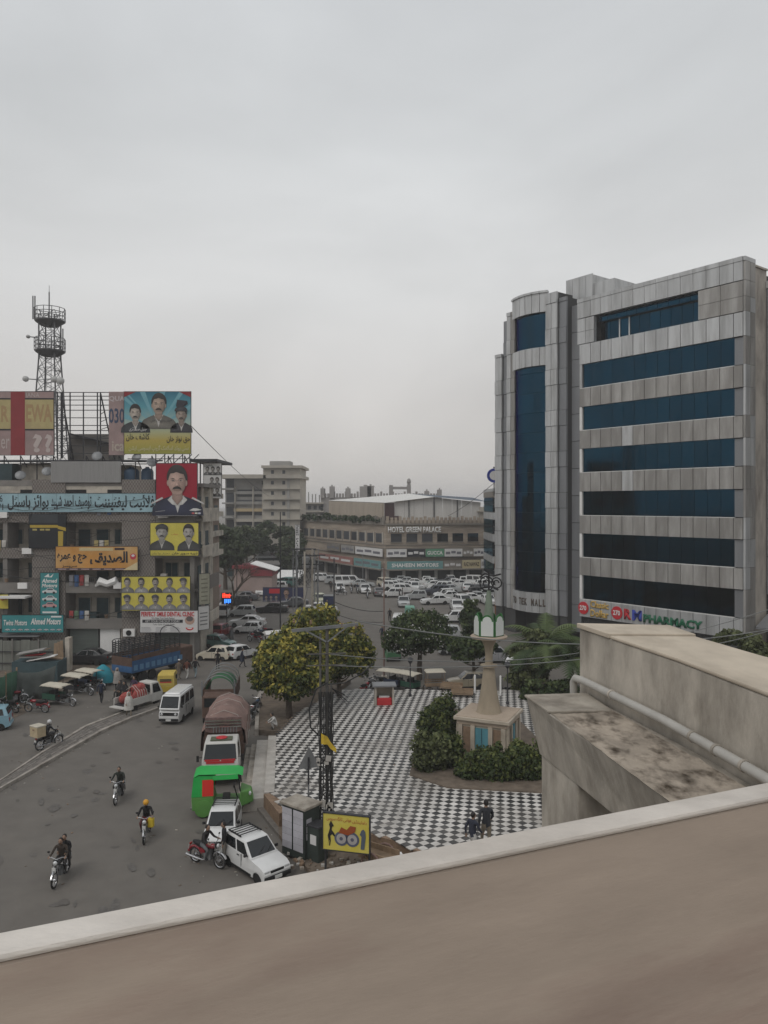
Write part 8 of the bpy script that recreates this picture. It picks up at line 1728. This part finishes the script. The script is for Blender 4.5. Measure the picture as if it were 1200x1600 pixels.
def rider(lab_m, lab_p, px, py, head, tank, shirt, trou, hat=None, lean=0):
    x, y = G(px, py); moto(lab_m, x, y, head, tank, lean=lean, group='motorcycles'); return person(lab_p, 'ride', x, y, head, shirt, trou, hat=hat), x, y
rider('black motorcycle ridden by the man in dark clothes, farther of the two solo riders', 'rider in dark jacket alone on the farther motorcycle', 186, 1250, -86, 'black', (.03, .035, .03), DK2)
_, x, y = rider('red motorcycle ridden by the man in a yellow helmet', 'rider in yellow helmet and black jacket with pale sleeves', 228, 1309, -80, 'red', DK, (.10, .03, .03), M_hely)
o = MB().box((0, 0, 0), (.22, .2, .34), mat('yellow_bag', (.55, .40, .03), .7)).build('shopping_bag', MATS['yellow_bag'], None, (x+.25, y-.2, .66), bevel=.04); tag(o, 'yellow bag hanging from the red motorcycle', 'bag')
_, x, y = rider('black motorcycle carrying two men nearest the viewer', 'front rider in brown jacket on the nearest moving motorcycle', 95, 1375, -88, 'black', (.05, .038, .03), DK2)
person('passenger with dark hair behind the front rider on the nearest motorcycle', 'pill', x, y, -88, DK, DK2)
_, x, y = rider('black motorcycle with a beige delivery box', 'delivery rider with a white helmet seen from behind', 77, 1168, 58, 'black', DK, DK2, M_helw)
db = thing('delivery_box', 'beige cardboard delivery box on the back of the motorcycle beside the median', 'box', (x-.64*math.cos(R(58)), y-.64*math.sin(R(58)), .74), R(58)); db.scale = (.82,)*3; M_card = mat('beige_box', (.42, .34, .22), .8, var=.15, scale=4)
MB().bx(-.3, .3, -.38, .38, 0, .62, M_card).build('box_body', M_card, db, bevel=.02); MB().bx(-.32, .32, -.4, .4, .62, .70, M_cnv).build('lid', M_cnv, db, bevel=.02); MB().bx(-.31, -.302, -.09, .09, .4, .5, M_brown).build('clasp', M_brown, db)
x, y = G(324, 1352); moto('red tanked motorcycle stopped side-on in front of the parked hatchbacks', x, y, -28, 'red', group='motorcycles'); person('man with scarf sitting on the stopped motorcycle', 'ride', x, y, -28, DK2, GRY)
x, y = G(348, 1356); person('man standing beside the stopped motorcycle in a black jacket and pale trousers', 'stand', x, y+.25, 200, DK, (.26, .24, .21))
x, y = G(58, 1113); moto('red motorcycle parked side-on beside the net fence', x, y, 172, 'red', lean=-8, group='motorcycles'); x, y = G(14, 1113); moto('black motorcycle behind the pale blue car', x, y, 160, 'black', lean=-8, group='motorcycles')
x, y = G(201, 1121); person('woman in a long white shawl crossing the median', 'walk', x, y, -60, WHT, KHA, shawl=(.50, .485, .45))
x, y = G(158, 1100); person('man in dark clothes walking away between rickshaws and pickup', 'walk', x, y, 92, DNV, DK)
x, y = G(279, 1063); person('man in brown waistcoat and white cap walking by the yellow rickshaw', 'walk', x, y, 60, (.14, .11, .085), KHA, hat='cap', kameez=True)
x, y = G(292, 1062); person('man in rust red jacket and white trousers walking beside the cage truck', 'walk', x, y, 70, BRN, WHT); x, y = G(305, 1060); person('man in black jacket and pale jeans walking beside the cage truck', 'walk', x, y, 75, DK, (.22, .27, .29))
x, y = G(340, 1047); person('man in black coat behind the hooped truck', 'stand', x, y, 80, DK, DK); x, y = G(378, 1043); person('man in long dark coat walking behind the white hatchback', 'walk', x, y, 10, DNV, DK2, kameez=True)
x, y = G(361, 1007); person('person in grey shawl standing by the side street cars', 'stand', x, y, 200, GRY, GRY, shawl=(.10, .10, .10))
x, y = G(760, 1335, PZ); person('taller man in dark sweater walking on the plaza behind the parapet', 'walk', XX(760, 26.0), 26.0, 95, (.03, .032, .038), KHA, z=PZ, s=1.2); person('shorter man with dark waistcoat over white beside the taller one on the plaza', 'walk', XX(738, 25.4), 25.4, 40, (.03, .034, .05), WHT, z=PZ, s=1.08)
x, y = G(430, 1139, .3); person('man in white clothes squatting under the yellowing trees', 'squat', x, y, 200, WHT, WHT, z=.3)
x, y = G(719, 977); person('man in dark clothes and white cap standing in the car park', 'stand', x, y, -90, DNV, DNV, hat='cap', kameez=True)
for lab, px, py, hd, c_ in (('person in black at the left end of the car park', 624, 938, 0, DK), ('second person in black at the left end of the car park', 628.5, 936, 0, DK2), ('person in black walking past the reddish pole', 609, 972, -90, DK), ('person in dark clothes by the foot of the reddish pole', 597, 1003, -90, DNV), ('person beside the power poles', 511, 957, -90, DNV)):
    x, y = G(px, rem(py) if py < 940 else py); person(lab, 'stand' if 'black at' in lab else 'walk', x, y, hd, c_, DK2)
for k, (lm, lp, px, py, hd, hat) in enumerate((('motorcycle crossing before the white taxi', 'rider crossing before the white taxi', 533, 927, -10, None), ('motorcycle left of the white saloon on the main road', 'rider left of the white saloon on the main road', 549, 922, -88, None), ('motorcycle beside the front wing of the white saloon', 'rider beside the front wing of the white saloon', 558.5, 923, -84, None), ('motorcycle coming down the empty middle of the road', 'rider coming down the empty middle of the road', 574, 934, -86, M_helb))):
    rider(lm, lp, px, rem(py), hd, 'black', (DK, (.05, .04, .035), DNV, DK2)[k], DK2, hat)
for k, (px, py, hd, lab) in enumerate(((398, 1003, 150, 'first motorcycle in the parked bunch behind the white kiosk van'), (404, 1000, 155, 'second motorcycle in the parked bunch'), (411, 997, 150, 'third motorcycle in the parked bunch'), (418, 994, 160, 'farthest motorcycle in the parked bunch'), (396, 1129, 75, 'motorcycle between covered truck and tree bed'), (403, 1115, 80, 'motorcycle under the yellowing trees by the kerb'), (574, 1086, 60, 'pale motorcycle leaning at the plaza corner by the rickshaws'), (582, 1080, 100, 'dark motorcycle beside the kiosk rickshaws'))):
    x, y = G(px, py); moto(lab, x, y, hd, ('red', 'black', 'blue')[k % 3], lean=-8, group='motorcycles')
x, y = G(203, 1098); person('person in black shawl sitting at the back of the loaded pickup', 'sit', x-.35, y+.1, -120, DK, DK, z=.2, shawl=DK); person('person in black veil on the tail gate of the loaded pickup', 'sit', x-.75, y+.4, -120, DK2, DK2, z=.2, shawl=DK2); person('person in maroon sitting atop the red bundles', 'sit', -15.25, 46.9, -100, (.05, .03, .06), BRN, z=.85)
x, y = G(183, 1078); person('woman in pale veil behind the loaded pickup', 'stand', x, y, -60, GRY, DK, shawl=(.30, .28, .26)); x, y = G(150, 1080); 
um = thing('turquoise_sheet', 'turquoise plastic sheet over goods behind the motorcycle rickshaws', 'tarpaulin', (XX(161, 53), 53, .2)); M_tq = mat('turquoise', (.02, .22, .28), .6, var=.15, scale=3)
MB().lathe([(.75, .0), (.7, .5), (.45, .95), (.1, 1.2)], 12, m=M_tq, sx=1.0, sy=.7).build('sheet', M_tq, um, smooth=True)
# kiosk van with hatch, goods carts on the road
kv = thing('snack_van', 'small white food van with open hatch left of the yellowing trees', 'food van', (*G(428, 1012), 0), R(25)); kv.scale = (.85,)*3; MB().bx(-.9, .9, -.6, .6, .35, 1.35, M_white).build('box_body', M_white, kv, bevel=.04); MB().add([(-1.05, -.75, 1.5), (1.0, -.75, 1.5), (1.0, .7, 1.5), (-1.05, .7, 1.5), (-.95, 0, 1.78), (.9, 0, 1.78)], [[0, 1, 5, 4], [2, 3, 4, 5], [0, 4, 3], [1, 2, 5], [3, 2, 1, 0]], M_white).build('roof', M_white, kv)
MB().bx(-.25, .25, -.62, -.595, .5, 1.3, M_dark).build('hatch', M_dark, kv); MB().bx(-.91, -.9, -.3, .3, .6, 1.25, M_cgl).build('end_window', M_cgl, kv)
for s in (-.7, .7): MB().bx(s-.12, s+.12, -.615, -.6, .8, 1.2, M_cgl).build('side_window', M_cgl, kv)
for sx in (-.8, .8):
    for sy in (-.55, .55): MB().bar((sx, sy, 1.3), (sx, sy, 1.52), .05, M_white).build('roof_post', M_white, kv)
wheels(kv, [(-.55, -.55, .24), (.55, -.55, .24), (-.55, .55, .24), (.55, .55, .24)], .24, .12)
oc = thing('fruit_cart', 'handcart heaped with orange goods at the roadside behind the crossarm', 'cart', (*G(518, 984), 0), R(10)); MB().bx(-.9, .9, -.5, .5, .7, .8, M_wood).build('bed', M_wood, oc); MB().bx(-.9, .9, -.52, -.48, .5, .8, M_rust2).build('side_board', M_rust2, oc); M_org = mat('orange_fruit', (.50, .19, .05), .7, var=.3, scale=6)
b = MB(); rn = random.Random(3)
for k in range(60): a, rr = rn.uniform(0, 6.28), rn.uniform(0, 1)**.5; b.ball((rr*.75*math.cos(a), rr*.38*math.sin(a), .85+.35*(1-rr)), .08, M_org, 6, 5)
tag(b.build('heaped_fruit', M_org, oc), kind='stuff'); wheels(oc, [(-.6, -.5, .35), (.6, -.5, .35), (-.6, .5, .35), (.6, .5, .35)], .35, .06)
br_ = thing('blue_loader', 'dark blue loader rickshaw beside the dark pole', 'rickshaw', (*G(514, 950), 0), R(88)); MB().bx(-.9, .5, -.6, .6, .45, 1.5, mat('loader_blue', (.02, .03, .08), .6)).build('cargo_box', MATS['loader_blue'], br_); MB().bx(-.92, .52, -.62, .62, 1.5, 1.56, M_galv).build('box_roof', M_galv, br_); MB().bx(.6, 1.2, -.4, .4, .4, 1.1, M_trb).build('cab', M_trb, br_, bevel=.1); wheels(br_, [(-.5, -.55, .25), (-.5, .55, .25), (1.1, 0, .25)], .25, .1)
gr = rickshaw('pale green rickshaw roof showing beside the flowering tree', *G(640, 968), 90, ('pale', (.10, .24, .17)), ('paletop', (.16, .34, .26)))
gr2 = rickshaw('green rickshaw below the white minivan left of the flowering tree', *G(612, 1030), 100, ('moss', (.06, .16, .08)), ('mosstop', (.16, .22, .17)))

# ================================================================= litter and street clutter
for k, (px, py, hd, lab) in enumerate(((306, 1000, 140, 'motorcycle parked nearest the white side sign'), (313, 995, 150, 'motorcycle parked second from the white side sign'), (321, 990, 145, 'motorcycle parked beside the yard wall'), (22, 1100, 20, 'motorcycle half hidden by the green cloth fence'))):
    x, y = G(px, py); moto(lab, x, y, hd, ('black', 'red')[k % 2], lean=-8, group='motorcycles')
x, y = G(346, 994); car('parked_car', 'dark red small car by the yard wall', 'car', x, y, 80, 'mini', (.16, .015, .02), 'cars in the side street')
for lab, px, py, hd, c_ in (('man in dark clothes under the dental clinic sign', 296, 1012, -60, DK), ('man in grey under the white side sign', 312, 1010, 120, GRY), ('man in brown by the yard wall', 330, 985, -90, KHA), ('person in black beside the hotel side street cars', 517, 925, -90, DK)):
    x, y = G(px, py); person(lab, 'stand', x, y, hd, c_, DK2)
b = MB(); rn = random.Random(21)
for k in range(420):
    r_ = rn.random()
    if r_ < .35: i = rn.randrange(0, 40); q = lo[i] if rn.random() < .6 else hi[i]; x, y = q[0]+rn.gauss(0, .35), q[1]+rn.gauss(0, .35)
    elif r_ < .6: x, y = rn.uniform(-7.2, -3.0), rn.uniform(24.5, 36)
    elif r_ < .8: x, y = G(rn.uniform(20, 260), rn.uniform(1050, 1110))
    else: x, y = G(rn.uniform(30, 640), rn.uniform(960, 1400))
    z = 0.004
    if inside((x, y), plaza_poly): z = PZ+.006
    elif inside((x, y), fw): z = .135
    s_ = rn.uniform(.015, .06); b.box((x, y, z+s_*.12), (s_*rn.uniform(1, 2.2), s_, s_*.25), rn.choice((M_rag, M_dirt, M_dirt, M_brown, M_concd, M_conc)), rz=rn.uniform(0, 3))
tag(b.build('litter'), 'scraps of litter and grit scattered along the kerbs', 'litter', kind='stuff')

# ================================================================= haze
hz_ = MB().bx(-950, 950, -250, 2550, -1.2, 37).build('haze'); hz_['kind'] = 'stuff'; hz_['label'] = 'thin pale winter haze over the whole street'; hz_['category'] = 'haze'
mh = bpy.data.materials.new('haze'); mh.use_nodes = True; nt = mh.node_tree; nt.nodes.clear(); vo = nt.nodes.new('ShaderNodeVolumePrincipled'); vo.inputs['Color'].default_value = (.93, .93, .94, 1); vo.inputs['Density'].default_value = .0008; vo.inputs['Anisotropy'].default_value = .2
ou = nt.nodes.new('ShaderNodeOutputMaterial'); nt.links.new(vo.outputs[0], ou.inputs['Volume']); hz_.data.materials.append(mh)
